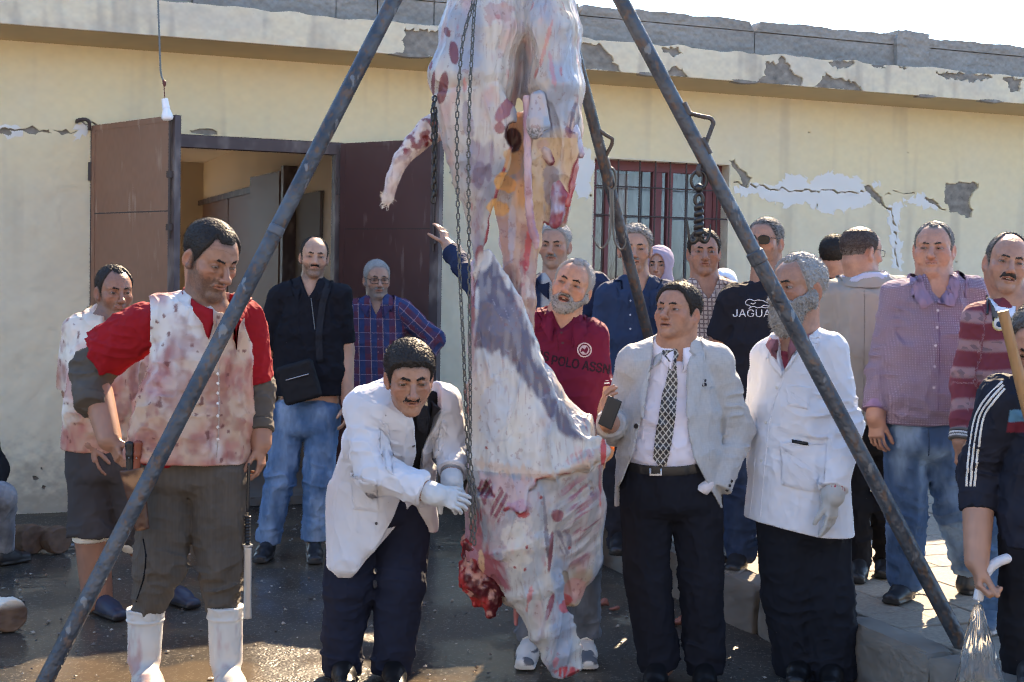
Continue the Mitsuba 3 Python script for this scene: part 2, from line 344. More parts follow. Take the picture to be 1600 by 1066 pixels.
def make_head(key, fr, h, neck=None, skinset=None):
    h = varied(key, h)
    """The head's field in world space and its hair, brows, beard and eyes as parts of the person."""
    C, M, s = fr
    M32, C32 = M.astype(np.float32), C.astype(np.float32)
    loc = lambda p: ((p - C32) @ M32.T) / np.float32(s)
    wor = lambda q: C + (np.asarray(q) * s) @ M
    hf = head_field(h); cr = cranium(h.get('w', 1))
    skin = np.asarray(h['skin'], float) * SKINK
    # ---- hair
    style, hairc, grey = h.get('hair', 'short'), np.asarray(h.get('hairc', (.018, .014, .012)), float), h.get('grey', 0.0)
    def haircolor(q, k=0, g=None):
        g = grey if g is None else g
        n = nz(q, 420) * .55 + nz(q, 170) * .45
        w = sst(.5 - .5 * g, .72 - .45 * g, n * .75 + .25 * nz(q, 40)) * min(1, g * 1.6)
        side = sst(.02, -.03, q[:, 2]) * .4 * (g > .05)
        w = np.clip(w + side * (n > .4), 0, 1)[:, None]
        return (hairc * (.75 + .5 * nz(q, 300))[:, None]) * (1 - w) + np.array([.25, .245, .24]) * w
    if style:
        hl = np.array(HL[style]) if isinstance(style, str) else np.array(style)
        tt, ts = h.get('top', .012), h.get('sides', .005); rough = h.get('curl', 260)
        ztop = h.get('ztop')
        def hairf(q):
            a = azim(q); zl = np.interp(a, hl[:, 0], hl[:, 1])
            zl = zl + (nz(q, 190) - .5) * .008
            t = ts + (tt - ts) * sst(-.01, .085, q[:, 2])
            t = t * (.25 + .75 * sst(-.002, .026, q[:, 2] - zl))
            d = cr(q) - t + (nz(q, rough) - .5) * h.get('tuft', .0045) + (nz(q, rough * 2.3) - .5) * .002
            d = smax(d, (zl - q[:, 2]) * .8, .006)
            if ztop is not None:
                zt = np.interp(a, [c[0] for c in ztop], [c[1] for c in ztop]) + (nz(q, 150) - .5) * .008
                d = smax(d, (q[:, 2] - zt) * .7, .006)
            d = np.maximum(d, -(cr(q) + .008))
            for e in (-1, 1):                                          # clear of the ears
                d = smax(d, .006 - np.where(q[:, 0] * e > .06, ell((e * .078, -.014, -.010), (.016, .0215, .033))(q) + .006, 1.0), .003)
            return d
        V, F = sdmesh(hairf, (-.1, -.14, -.09), (.1, .11, .145), .0034, slack=1.2)
        V, F, cc = blades(V, F, haircolor(V), 2600, h.get('top', .012) * .45 + .002, np.random.default_rng(11), (0, -.3, .1)); put('hair', (wor(V), F), 'hair', key, color=cc)
    # ---- brows, moustache, beard: shells that hug the face
    def shell(curve, rad, lift, name, col, k=(1, 1, 1), hh=.0026, rough=.0012, extra=None):
        c = [ecap(a, b, ra, rb) for (a, ra), (b, rb) in zip(list(zip(curve, rad))[:-1], list(zip(curve, rad))[1:])]
        U = union(c, .004)
        f = lambda q: np.maximum(smax(hf(q) - lift + (nz(q, 420) - .5) * rough * 2, U(q) + (nz(q, 330) - .5) * rough * 2, .002), -(hf(q) + .005))
        V, F = sdmesh(f, U.lo - .004, U.hi + .004, hh)
        if len(V):
            cc = np.broadcast_to(np.asarray(col if not callable(col) else col(V), float), V.shape); V, F, cc = blades(V, F, cc, 160 if name == 'eyebrow' else 420, .0045, np.random.default_rng(13), (0, .1, -.3), .0008); put(name, (wor(V), F), 'hair', key, color=cc)
    bc = np.asarray(h.get('browc', hairc), float)
    bt = h.get('browt', 1.0); bz = h.get('browz', 0)
    if h.get('brows', True):
        for e in (-1, 1):
            shell([(e * .0125, .092, .0205 + bz), (e * .031, .085, .0242 + bz), (e * .048, .066, .0180 + bz)], [.0034 * bt, .0034 * bt, .0018], .0014, 'eyebrow', bc)
    if h.get('moustache'):
        m = h['moustache']; mc = np.asarray(h.get('moustachec', hairc), float); g = h.get('mgrey', 0)
        shell([(-.029, .070, -.0620), (-.015, .088, -.0485), (0, .097, -.0455), (.015, .088, -.0485), (.029, .070, -.0620)], [.0032 * m, .0058 * m, .0052 * m, .0058 * m, .0032 * m], .0050, 'moustache',
              mc if not g else (lambda V: haircolor(V, g=g)))
    if h.get('beard'):
        b = h['beard']; bl, bg, th = b.get('long', 0), b.get('grey', grey), b.get('thick', .006)
        bag = [ell((0, .045, -.112), (.055 * h.get('jaw', 1), .045, .036)), ell((0, .052, -.105 - bl * .6), (.052, .044, .03 + bl * .6))] if bl else None
        mouth = ell((0, .095, -.0610 - .004 * h.get('open', 0)), (.023, .03, .0105 + .007 * h.get('open', 0)))
        full = b.get('cheek', -.030)
        def beardf(q):
            d = hf(q) - th * sst(.01, -.05, q[:, 2]) - .0008
            if bag: d = smin(d, union(bag, .02)(q), .03)
            a = azim(q); n = (nz(q, 210) - .5) * b.get('fuzz', .006) + (nz(q, 480) - .5) * .0025
            zl = np.interp(a, [0, .12, .30, .55, .8, 1.1, 1.3, 1.5, 1.7, 3.2], [-.045, -.044, -.047, full - .016, full, full + .012, .0, .0, -.06, -.2])
            d = d + n; d = smax(d, (q[:, 2] - zl) * .8 + (nz(q, 160) - .5) * .006, .006)
            d = smax(d, -mouth(q), .004)
            d = smax(d, (-.125 - bl * 1.6) - q[:, 2] + sst(.05, -.02, q[:, 1]) * .045, .01)
            d = smax(d, .004 - q[:, 1] - .018, .006)
            return np.maximum(d, -(hf(q) + .009))
        V, F = sdmesh(beardf, (-.095, -.05, -.16 - bl * 1.8), (.095, .14, .02), .0034, slack=1.3)
        V, F, cc = blades(V, F, haircolor(V, g=bg), 2200, th * .7 + .002, np.random.default_rng(12), (0, .1, -.6)); put('beard', (wor(V), F), 'hair', key, color=cc)
    # ---- eyes
    gz = unit(v3(*h.get('gaze', (0, 1, 0))))
    for e in (-1, 1):
        if h.get('eyes', True):
            n, m = 14, 18; th = np.concatenate([[0], np.radians([12, 14, 34, 37]), np.linspace(.6, math.pi, n - 5)])
            ph = np.arange(m) / m * 2 * np.pi; a = unit(np.cross(gz, [0, 0, 1])); b = np.cross(a, gz)
            V = (np.cos(th)[:, None, None] * gz + np.sin(th)[:, None, None] * (np.cos(ph)[None, :, None] * a + np.sin(ph)[None, :, None] * b)).reshape(-1, 3)
            i, j = np.meshgrid(np.arange(n - 1), np.arange(m), indexing='ij'); i, j = i.ravel(), j.ravel(); j2 = (j + 1) % m
            F = np.vstack([np.stack([i * m + j, i * m + m + j, i * m + m + j2], 1), np.stack([i * m + j, i * m + m + j2, i * m + j2], 1)])
            col = np.repeat(np.array([[.01, .008, .007]] * 2 + [[.06, .03, .015]] * 2 + [[.20, .17, .155]] * (n - 4)), m, 0)
            put('eye', (wor(V * EYR + v3(e * EYX, EYY, EYZ)), F), 'eye', key, color=col)
    if h.get('teeth'):
        V, F = sdmesh(ell((0, .080, -.0605), (.0165, .0115, .0044)), (-.02, .06, -.07), (.02, .096, -.05), .002)
        put('teeth', (wor(V), F), 'teeth', key, color=(.62, .58, .50))
    if h.get('glasses'):
        g = h['glasses']; sun = g == 'sun'; rx, rz = (.0275, .0195) if sun else (.0255, .0155); zc = .0035 if sun else -.001
        if h.get('glasses_up'): zc += .0
        th = np.linspace(0, 2 * np.pi, 28, endpoint=False); sq = lambda t, n=.62: np.sign(t) * np.abs(t) ** n
        ring = np.stack([rx * sq(np.cos(th)), 0 * th, rz * sq(np.sin(th))], 1); parts = []; lens = []
        for e in (-1, 1):
            c = v3(e * .033, .0955, zc - .002); tilt = lambda q: np.stack([q[:, 0], q[:, 1] - np.abs(q[:, 0] + c[0]) * 0 - (q[:, 0] * e) * .20, q[:, 2]], 1)
            R2 = tilt(ring) + c; parts.append(tube(R2, .0017, 6, closed=True))
            LV = np.vstack([R2, c]); LV2 = np.vstack([LV, LV - [0, .0015, 0]]); k = np.arange(28); k2 = (k + 1) % 28
            lens.append((LV2, np.vstack([np.stack([np.full(28, 28), k, k2], 1), np.stack([np.full(28, 57), k2 + 29, k + 29], 1)])))
            parts.append(tube([c + v3(e * rx, -rx * .2, rz * .5), v3(e * .074, .055, .010 + zc), v3(e * (.0765 * h.get('w', 1) + .003), -.005, .012 + zc)], .0018, 6))
        parts.append(tube(spline([v3(-.010, .097, zc + .003), v3(0, .101, zc + .006), v3(.010, .097, zc + .003)], 4), .0016, 6))
        V, F = merge(*parts); gk = put('glasses', (wor(V), F), 'dark_plastic', key, smooth=True)
        if sun:
            V, F = merge(*lens); put('lens', (wor(V), F), 'sunglass', gk, smooth=False)
    # ---- skin colour
    st, lipc = h.get('stubble', 0), np.asarray(h.get('lipc', skin * [.92, .66, .62]), float)
    def skincol(pw):
        q = loc(pw.astype(np.float32)); n = fb(q, 45, 3); c = skin * (.80 + .4 * n)[:, None]
        def blend(c, col, w): return c * (1 - w[:, None]) + np.asarray(col) * w[:, None]
        red = np.maximum.reduce([np.exp(-((q - np.array([x, y, z])) ** 2).sum(1) / r ** 2) for x, y, z, r in ((0, .11, -.032, .02), (.045, .06, -.025, .025), (-.045, .06, -.025, .025), (.08, -.015, -.01, .03), (-.08, -.015, -.01, .03))])
        c = blend(c, skin * [1.12, .80, .74], red * .6)
        mo = h.get('open', 0)
        lip = np.minimum(sst(.0265, .022, np.abs(q[:, 0])), sst(.0092, .0068, np.abs(q[:, 2] + .0610 + mo * .006 - h.get('smile', 0) * .4) / (1 + .8 * mo))) * (q[:, 1] > .08)
        c = blend(c, lipc, lip * .75)
        inn = lip * sst(.0022, .0008, np.abs(q[:, 2] + .0618 + mo * .006) / (1 + 4.5 * mo)) * (q[:, 1] < .0985)
        c = blend(c, (.05, .015, .012), inn * (.9 if mo else .55))
        ey = np.exp(-(((np.abs(q[:, 0]) - .033) / .02) ** 2 + ((q[:, 1] - .075) / .02) ** 2 + ((q[:, 2] + .003) / .014) ** 2))
        c = blend(c, skin * [.72, .60, .55], ey * .65)
        ln = np.exp(-(((np.abs(q[:, 0]) - .0325) / .0165) ** 4 + ((q[:, 2] - .0008) / .0042) ** 2)) * (q[:, 1] > .06); c = blend(c, (.045, .026, .022), ln * .85)
        al = np.exp(-(((np.abs(q[:, 0]) - .019) / .006) ** 2 + ((q[:, 2] + .040) / .004) ** 2)) * (q[:, 1] > .085); c = blend(c, skin * .45, al * .6)
        c = c * (1 - .22 * np.exp(-((q[:, 2] - .052 - .006 * np.sin(q[:, 0] * 60)) / .0016) ** 2) - .20 * np.exp(-((q[:, 2] - .066 - .005 * np.sin(q[:, 0] * 50 + 1)) / .0016) ** 2))[:, None] if h.get('lines', .0) else c
        nv = nz(q, 190); c = c * (.93 + .14 * nv)[:, None]
        a = azim(q)
        if st:
            zl = np.interp(a, [0, .3, .6, 1.0, 1.25, 1.45, 1.7, 3.2], [-.044, -.043, -.045, -.03, 0.0, 0.0, -.09, -.3])
            w = sst(.012, -.006, q[:, 2] - zl + (nz(q, 90) - .5) * .02) * sst(-.15, -.115, q[:, 2]) * (.6 + .4 * nz(q, 350))
            c = blend(c, np.asarray(h.get('stubblec', hairc * 1.5 + .015)), w * st * (1 - lip))
        if style:
            hl_ = np.array(HL[style]) if isinstance(style, str) else np.array(style)
            w = sst(-.012, .004, q[:, 2] - np.interp(a, hl_[:, 0], hl_[:, 1])) * (cr(q) < .006)
            if h.get('ztop') is not None: w = w * sst(.012, -.004, q[:, 2] - np.interp(a, [k[0] for k in h['ztop']], [k[1] for k in h['ztop']]))
            c = blend(c, hairc * 1.3 + .02 + .12 * grey, w * .85)
        return c
    field = lambda p: hf(loc(p)) * np.float32(s)
    r = .16 * s; field.lo, field.hi = C - r, C + r
    return field, skincol, loc, wor
# ---------------------------------------------------------------- people
def hand_prims(Wr, d, n, right, hs=1.0, curl=.3, spread=.0, thumb=(.55, .75, .30), thick=0.0, tcurl=.3):
    """Palm, four jointed fingers and a thumb that leaves the side of the palm; d: towards the fingers, n: the way the palm faces."""
    d = unit(d); n = np.asarray(n, float); n = unit(n - d * np.dot(n, d)); t = np.cross(d, n) * (1 if right else -1)
    Wr = np.asarray(Wr, float); pt = lambda a, b, c: Wr + (d * a + t * b + n * c) * hs
    k = hs; o = thick
    palm = [ecap(pt(-.012, 0, 0), pt(.030, .002, 0), (.0265 * k + o, .0195 * k + o), (.034 * k + o, .0165 * k + o), side=t), ecap(pt(.028, .002, 0), pt(.082, 0, 0), (.034 * k + o, .0160 * k + o), (.039 * k + o, .0120 * k + o), side=t, cap=.8),
            ecap(pt(.020, .018, .006), pt(.055, .028, .006), .016 * k + o, .011 * k + o)]
    fing = []
    cs = curl if np.ndim(curl) else (curl,) * 4
    for off, L, r, c, sp in ((.0300, .083, .0075, cs[0], 1.0), (.0100, .090, .0079, cs[1], .3), (-.0105, .083, .0075, cs[2], -.4), (-.0295, .066, .0067, cs[3], -1.1)):
        p = pt(.086 - abs(off) * .15, off, 0); th = 0; dd = unit(d + t * sp * (.05 + spread))
        for f, a, rr in ((.46, .75, 1.0), (.31, 1.05, .93), (.23, .75, .84)):
            th += c * a; q = p + (dd * math.cos(th) + n * math.sin(th)) * L * f * hs
            fing.append(ecap(p, q, r * rr * k + o, r * rr * .93 * k + o)); p = q
    a = unit(d * thumb[0] + t * thumb[1] + n * thumb[2]); p0 = pt(.022, .024, .006); p1 = p0 + a * .046 * hs
    b = unit(a * (1 - tcurl) + (d * .8 + n * .5) * tcurl); p2 = p1 + b * .034 * hs; p3 = p2 + unit(b * .7 + d * .3 + n * .2) * .024 * hs
    th_ = [ecap(p0, p1, .0145 * k + o, .0112 * k + o), ecap(p1, p2, .0108 * k + o, .0100 * k + o), ecap(p2, p3, .0098 * k + o, .0078 * k + o)]
    groups = [palm] + [fing[i:i + 3] for i in (0, 3, 6, 9)] + [th_]
    us = [union(palm, .012 * k)] + [union(g, .003 * k) for g in groups[1:]]
    def F(p):
        D = us[0](p); q = us[1](p)
        for w in us[2:5]: q = smin(q, w(p), .0025 * k)
        D = smin(D, q, .009 * k); return smin(D, us[5](p), .010 * k)
    F.lo, F.hi = np.min([u.lo for u in us], 0), np.max([u.hi for u in us], 0)
    return F

def surf(field, px, py, Y, back=.7):
    """The first points of the field seen at these pixels, starting back metres before distance Y."""
    px, py = np.atleast_1d(np.asarray(px, float)), np.atleast_1d(np.asarray(py, float))
    D = _fw + _R * ((px - 800) / FPX)[:, None] + _U * ((533 - py) / FPX)[:, None]; D = D / D[:, 1:2]
    t = np.full(len(px), Y - back)
    for _ in range(60):
        p = (CAM + D * t[:, None]).astype(np.float32); d = field(p); t = t + np.clip(d * .8, -.02, .08); t = np.minimum(t, Y + .25)
    return CAM + D * t[:, None]
def grad(field, p, e=.004):
    p = p.astype(np.float32); g = np.stack([field(p + np.eye(3, dtype=np.float32)[k] * e) - field(p - np.eye(3, dtype=np.float32)[k] * e) for k in range(3)], 1)
    return g / (np.linalg.norm(g, axis=1, keepdims=True) + 1e-9)
def shell2d(top, bot, F):
    """A closed piece from two sheets with the same faces."""
    n = len(top); e = np.sort(np.vstack([F[:, [0, 1]], F[:, [1, 2]], F[:, [2, 0]]]), 1); d = np.vstack([F[:, [0, 1]], F[:, [1, 2]], F[:, [2, 0]]])
    _, inv, c = np.unique(e, axis=0, return_inverse=True, return_counts=True); d = d[c[inv.ravel()] == 1]
    return np.vstack([top, bot]), np.vstack([F, F[:, ::-1] + n, np.stack([d[:, 1], d[:, 0], d[:, 0] + n], 1), np.stack([d[:, 1], d[:, 0] + n, d[:, 1] + n], 1)])
def flat2d(poly, size=7.0):
    """(points, triangles) of a shapely outline, cut into small triangles."""
    ms = []
    for g in getattr(poly, 'geoms', [poly]):
        v, f = trimesh.creation.triangulate_polygon(g.segmentize(size), engine='earcut'); v3_ = np.c_[v, 0 * v[:, 0]]
        v3_, f = trimesh.remesh.subdivide_to_size(v3_, f, size * 1.6, max_iter=12); ms.append((v3_, f))
    V, F = merge(*ms); m = trimesh.Trimesh(V, F, process=True); V, F = np.array(m.vertices), np.array(m.faces)
    e = V[F[:, 1]] - V[F[:, 0]]; g = V[F[:, 2]] - V[F[:, 0]]; neg = e[:, 0] * g[:, 1] - e[:, 1] * g[:, 0] < 0; F[neg] = F[neg][:, ::-1]
    return V[:, :2], F
def patch(field, poly, Y, lift=.006, size=7.0, under=.004, smoothit=0.0):
    """A piece of cloth that lies on the field: its outline is given by pixels of the photograph."""
    V2, F = poly if isinstance(poly, tuple) else flat2d(sg.Polygon(poly) if not hasattr(poly, 'area') else poly, size)
    p = surf(field, V2[:, 0], V2[:, 1], Y); g = grad(field, p, .012)
    return shell2d(p + g * lift, p - g * under, F[:, ::-1])
def line_on(field, pts, Y, r=.002, n=8, lift=.0):
    q = spline(pts, n) if len(pts) > 2 else np.array([lerp(pts[0], pts[1], t) for t in np.linspace(0, 1, n * 2)])
    p = surf(field, q[:, 0], q[:, 1], Y); return tube(p + grad(field, p, .01) * lift, r, 5)
def words(text, x, y, h, dx=(1, 0), dy=(0, -1), bold=True, size=3.0):
    """Lettering as (pixel points, triangles): base line from (x, y), capitals h pixels tall, written along dx, up along dy."""
    m = meshkit.text_mesh(text, h, depth=1.0, bold=bold); up = m.face_normals[:, 2] > .9; f = m.faces[up]
    V, F = trimesh.remesh.subdivide_to_size(m.vertices, f, size, max_iter=12)
    m = trimesh.Trimesh(V, F, process=True); V, F = np.array(m.vertices), np.array(m.faces)
    return np.stack([x + V[:, 0] * dx[0] + V[:, 1] * dy[0], y + V[:, 0] * dx[1] + V[:, 1] * dy[1]], 1), (F[:, ::-1] if dx[0] * dy[1] - dx[1] * dy[0] < 0 else F)
def polysd(q, poly):
    """Signed distance from 2-d points to a polygon, negative inside."""
    poly = np.asarray(poly, np.float32); d = np.full(len(q), 1e9, np.float32); s = np.zeros(len(q), bool)
    for a, b in zip(poly, np.roll(poly, -1, 0)):
        e = b - a; w = q - a; t = np.clip((w @ e) / max(float(e @ e), 1e-12), 0, 1); r = w - t[:, None] * e; d = np.minimum(d, (r * r).sum(1))
        c = (a[1] > q[:, 1]) != (b[1] > q[:, 1])
        with np.errstate(all='ignore'): s ^= c & (q[:, 0] < (b[0] - a[0]) * (q[:, 1] - a[1]) / (b[1] - a[1] + 1e-12) + a[0])
    return np.where(s, -1, 1) * np.sqrt(d)
def tint(col, amp=.12, s=9.0):
    col = np.asarray(col, float); return lambda V: col * (1 - amp + 2 * amp * fb(V, s, 3))[:, None]

class Person:
    """Joints are pixels of the photograph (x, y, and metres beyond the person's distance Y); widths are pixels too."""
    def __init__(s, label, Y, head, J, ground=0.0, back=False, group=None):
        s.key = thing('person', label, 'person', group); s.Y, s.m, s.ground, s.h = Y, Y / FPX, ground, head
        s.J = {k: P(v[0], v[1], Y + (v[2] if len(v) > 2 else 0)) for k, v in J.items()}
        s.mS = (s.J['sa'] + s.J['sb']) / 2; s.s = unit(s.J['sb'] - s.J['sa']); s.f = unit(np.cross(s.s, UP)) * (-1 if back else 1); s.back = back
        hx = head['at']; s.fr = head_frame(P(hx[0], hx[1], Y + (hx[2] if len(hx) > 2 else 0)), head.get('yaw', 0), head.get('pitch', 0), head.get('roll', 0), head.get('size', 100) * s.m / .256 * (1 + (hx[2] if len(hx) > 2 else 0) / Y))
        s.skin = []; s.core = []
        s.skinc = np.asarray(head['skin'], float) * SKINK
    def p(s, px, py, dy=0): return P(px, py, s.Y + dy)
    def neck(s, r=58, base=None, front=.03):
        m = s.m; C, M, sc = s.fr; a = C + (v3(0, -.022, -.05) * sc) @ M; b = s.p(*base) if base else s.mS + UP * .02
        u = unit(b - a); return [ecap(a, lerp(a, b, .8), (r * m * .46, r * m * .49), (r * m * .47, r * m * .50), side=M[0]), ecap(lerp(a, b, .7), b - UP * .05, (r * m * .47, r * m * .48), (r * m * .8, r * m * .5), side=s.s)]
    def torso(s, st, grow=0.0):
        """st: stations (x, y, half width in pixels, half depth in metres[, further back])."""
        q = [(s.p(a[0], a[1], a[4] if len(a) > 4 else 0), (a[2] * s.m + grow, a[3] + grow)) for a in st]
        return [ecap(a, b, ra, rb, side=s.s, cap=.6) for (a, ra), (b, rb) in zip(q[:-1], q[1:])]
    def yoke(s, r=26, neckw=34, rise=0.0, grow=0.0):
        """The slope from the neck to the shoulders."""
        out = []; N = s.mS + UP * (.062 + rise)
        for k in ('sa', 'sb'):
            S = s.J[k]; out.append(ecap(N + (S - N) * .22, S, ((neckw * .9) * s.m + grow, .062 + grow), (r * .80 * s.m + grow, r * .85 * s.m + grow), side=s.f))
        return out
    def limb(s, names, radii, grow=0.0):
        q = [s.J[n] for n in names]
        if names[0][0] == 's': radii = [radii[0] * .86] + list(radii[1:])
        return [ecap(a, b, ra * s.m + grow, rb * s.m + grow) for a, b, ra, rb in zip(q[:-1], q[1:], radii[:-1], radii[1:])]
    def garment(s, name, body, limbs, col, mat='cloth', cuts=(), carve=(), hem=None, kb=.03, kj=.05, fold=.006, fs=(11, 3.2, 11), joints=(), h=.0072, uv=False, parent=None, label=None, boost=1.0, flap=None, kmin=.006, lj=.02, fine=.0012, mode='hang'):
        """body: shapes of the trunk; limbs: [(start point, shapes)], blended into the body only near their start."""
        fold = fold * 1.5; joints = [(j[0], j[1], j[2] * 1.35) for j in joints]
        B = union(body, kb); Ls = [(np.asarray(c, np.float32), union(q, lj)) for c, q in limbs]
        own = [[] for _ in Ls]
        for c in cuts:
            if hasattr(c, 'at') and Ls: own[int(np.argmin([abs(float(U(c.at[None])[0])) if True else 0 for _, U in Ls]))].append(c)
        cuts = [c for c in cuts if not hasattr(c, 'at') or not Ls]
        C = s.mS.astype(np.float32); A = np.stack([s.s, UP, s.f]).astype(np.float32)
        jt = [(np.asarray(j[0], np.float32), j[1], j[2]) for j in joints]
        seed = (hash_name(s.key + name) % 97) * 1.37
        def raw(p):
            d = B(p)
            for (c, U), ow in zip(Ls, own):
                e = np.sqrt(((p - c) ** 2).sum(1)); l = U(p)
                for w in ow: l = smax(l, w(p), .004)
                d = smin(d, l, kmin + kj * np.exp(-(e / .13) ** 2))
            return d
        def F(p):
            d = raw(p); q = (p - C) @ A.T + np.float32(seed)
            if fold:
                w = q + np.float32(.028) * np.sin(q[:, [1, 2, 0]] * np.float32(9.0) + np.float32(1.3) * np.sin(q[:, [2, 0, 1]] * np.float32(6.1)))
                r = ridge(w, fs); r2 = ridge(w + np.float32(7.7), np.asarray(fs) * 2.1)
                r3 = ridge(w + np.float32(3.1), np.asarray(fs) * 4.3); d = d - fold * (r * r * r - .3) - fold * .5 * (r2 * r2 * r2 - .3) - fold * .25 * (r3 * r3 - .4)
            if jt:
                e = sum(np.float32(amp) * np.exp(((p - c) ** 2).sum(1) * np.float32(-1 / rad ** 2)) for c, rad, amp in jt)
                w = q + np.float32(.02) * np.sin(q[:, [2, 0, 1]] * np.float32(15.0)); r = ridge(w + np.float32(3.3), (13, 24, 13)); d = d - e * (r * r - .35)
            if fine: d = d - fine * (nz(q, 60) - .5)
            for c in cuts: d = smax(d, c(p), .004)
            if hem is not None:
                z = np.interp(p[:, 0], hem[:, 0], hem[:, 1]).astype(np.float32); d = smax(d, (z - p[:, 2]) * .9 + (nz(q, 7) - .5) * .006, .005)
            for poly, depth in carve:
                pd = polysd(q[:, :2] - np.float32(seed), poly); d = smax(d, -np.maximum(pd, depth - (q[:, 2] - np.float32(seed))), .004)
            return d
        F.lo = np.min([B.lo] + [U.lo for _, U in Ls], 0) - .02; F.hi = np.max([B.hi] + [U.hi for _, U in Ls], 0) + .02
        V, Fc = sdmesh(F, F.lo, F.hi, h, slack=1.2)
        U = None
        if uv:
            q = (V - s.mS) @ A.T; U = q[:, :2].copy(); d0 = B(V.astype(np.float32)); best = d0 - .004
            for (c, q_), in [((c, qs),) for c, qs in limbs]:
                off = 0.0
                for pr in q_:
                    d, a, z = pr(V.astype(np.float32), uv=True); w = d < best; best = np.where(w, d, best); U[w] = np.stack([a, z + off + 3.7], 1)[w]
        put(name, (V, Fc), mat, s.key if parent is None else parent, color=(col(V) if callable(col) else np.asarray(col, float)) if isinstance(mat, str) and mat in VCM else None, uv=U, label=label)
        F.mats = A; s.last = F; return F
    def trousers(s, st, ra, rb, col, mat='cloth', top=None, hem=None, fold=.005, fs=(10, 4.5, 10), h=.0078, knee=.017, foot=.015, name='trousers', joints=(), **k):
        la, lb = s.limb(['ha', 'ka', 'aa'], ra), s.limb(['hb', 'kb', 'ab'], rb); cuts = []
        if top is not None:
            zt = np.float32(s.p(st[0][0], top)[2]); cuts.append(lambda p: p[:, 2] - zt)
        for a, b, y in (('aa', 'ka', hem[0]), ('ab', 'kb', hem[1])) if hem else ():
            A, B = s.J[a], s.J[b]; z = s.p(st[0][0], y)[2] if y else None
            if y: t = (z - B[2]) / (A[2] - B[2]); q = B + (A - B) * t; cuts.append(s.cutat(q, q - (A - B), R=.7))
        jt = [(s.J['ka'], .13, knee), (s.J['kb'], .13, knee), (s.J['aa'] + UP * .05, .11, foot), (s.J['ab'] + UP * .05, .11, foot), ((s.J['ha'] + s.J['hb']) / 2 - UP * .06, .12, knee * .7)] + list(joints)
        s.core += s.limb(['ha', 'ka', 'aa'], [r - 6 for r in ra]) + s.limb(['hb', 'kb', 'ab'], [r - 6 for r in rb])
        return s.garment(name, s.torso(st), [(s.J['ha'], la), (s.J['hb'], lb)], col, mat, cuts, (), None, .03, .06, fold, fs, jt, h, **k)
    def local(s, pts, dy=0.0):
        """Pixels to the (sideways, up) coordinates that garment(carve=) uses."""
        A = np.stack([s.s, UP, s.f]); return np.array([(A @ (s.p(a, b, dy) - s.mS))[:2] for a, b in pts])
    def hemline(s, pts): q = np.array([s.p(*a) for a in pts]); o = np.argsort(q[:, 0]); return q[o][:, [0, 2]]
    def cutat(s, at, frm, shift=0.0, R=.24):
        """Cuts a sleeve or a trouser leg off square at the point at, keeping the side of frm."""
        u = unit(np.asarray(at) - np.asarray(frm)); hs = halfspace(np.asarray(at) + u * shift, u); c = np.asarray(at, np.float32)
        R = np.float32(R)
        F = lambda p: np.where(((p - c) ** 2).sum(1) < R * R, hs(p), -1.0).astype(np.float32)
        F.at = c; return F
    def shoe(s, ank, toe, w=22, col=(.02, .02, .022), sole=(.03, .03, .03), mat='leather', hh=.0055, name='shoe', top=.095, lace=None, label=None):
        """ank: the ankle joint; toe: pixel of the tip of the toe on the ground."""
        A = s.J[ank] if isinstance(ank, str) else np.asarray(ank); g = s.ground; t = np.asarray(toe, float); d = unit((t - A) * [1, 1, 0]); r = w * s.m * .0 + .040
        He = v3(A[0], A[1], g) - d * .045; L = np.dot(t - He, d); L = min(max(L, .24), .31)
        sd = np.cross(d, UP); f = lambda a, b, z: He + d * a + sd * b + UP * z
        pr = [ecap(f(.035, 0, .036), f(L - .15, 0, .034), (.036, .036), (.041, .036), side=sd), ecap(f(L - .15, 0, .032), f(L - .048, .004, .024), (.042, .036), (.040, .026), side=sd), ecap(f(.035, 0, .05), f(.042, 0, top), (.036, .042), (.038, .042), side=sd), ecap(f(.07, 0, .075), f(L - .12, 0, .045), (.030, .030), (.034, .022), side=sd)]
        U = union(pr, .03); sl = union([ecap(f(.030, 0, .010), f(L - .16, 0, .010), (.040, .016), (.043, .016), side=sd), ecap(f(L - .16, 0, .010), f(L - .044, .003, .010), (.044, .016), (.044, .015), side=sd)], .01)
        S = lambda p: smax(smin(U(p), sl(p), .004), g - p[:, 2], .003)
        V, F = sdmesh(S, np.minimum(U.lo, sl.lo) - .01, np.maximum(U.hi, sl.hi) + .01, hh)
        c = np.where((V[:, 2] < g + .022)[:, None], sole, col(V) if callable(col) else np.asarray(col, float) * (.8 + .4 * nz(V, 30))[:, None])
        k = put(name, (V, F), mat, s.key, color=c, label=label); s.shoefield = S
        if lace is not None:
            for i in range(5):
                a = .085 + i * .023; z = .105 - i * .0135; pts = [f(a, -.027, z - .006), f(a + .006, 0, z + .006), f(a, .027, z - .006)]
                put('lace', tube(spline(pts, 4), .0035, 5), 'cloth', k, color=lace)
        return S
    def bare(s, side, frm='e', hand=None, radii=(21, 15), glove=None, wrist=None, right=None, h=.0036, frac=.0, upper=None, gl_label=None):
        """Forearm and hand; frm 'e': from the elbow, or a share of the forearm (frac)."""
        E, Wp = s.J['e' + side], s.J['w' + side]; a = lerp(E, Wp, frac)
        fore = [ecap(a, Wp, radii[0] * s.m, radii[1] * s.m)]
        if upper: fore.append(ecap(lerp(s.J['s' + side], E, upper[0]), E, upper[1] * s.m, radii[0] * s.m))
        hd = dict(hand or {}); hd.setdefault('d', unit(Wp - E)); hd.setdefault('n', s.s * (1 if side == 'a' else -1)); rt = (side == 'a') != s.back if right is None else right
        hf = hand_prims(Wp, hd.pop('d'), hd.pop('n'), rt, **{'hs': 1.0, **hd}, thick=.0012 if glove is not None else 0)
        FU = union(fore, .02)
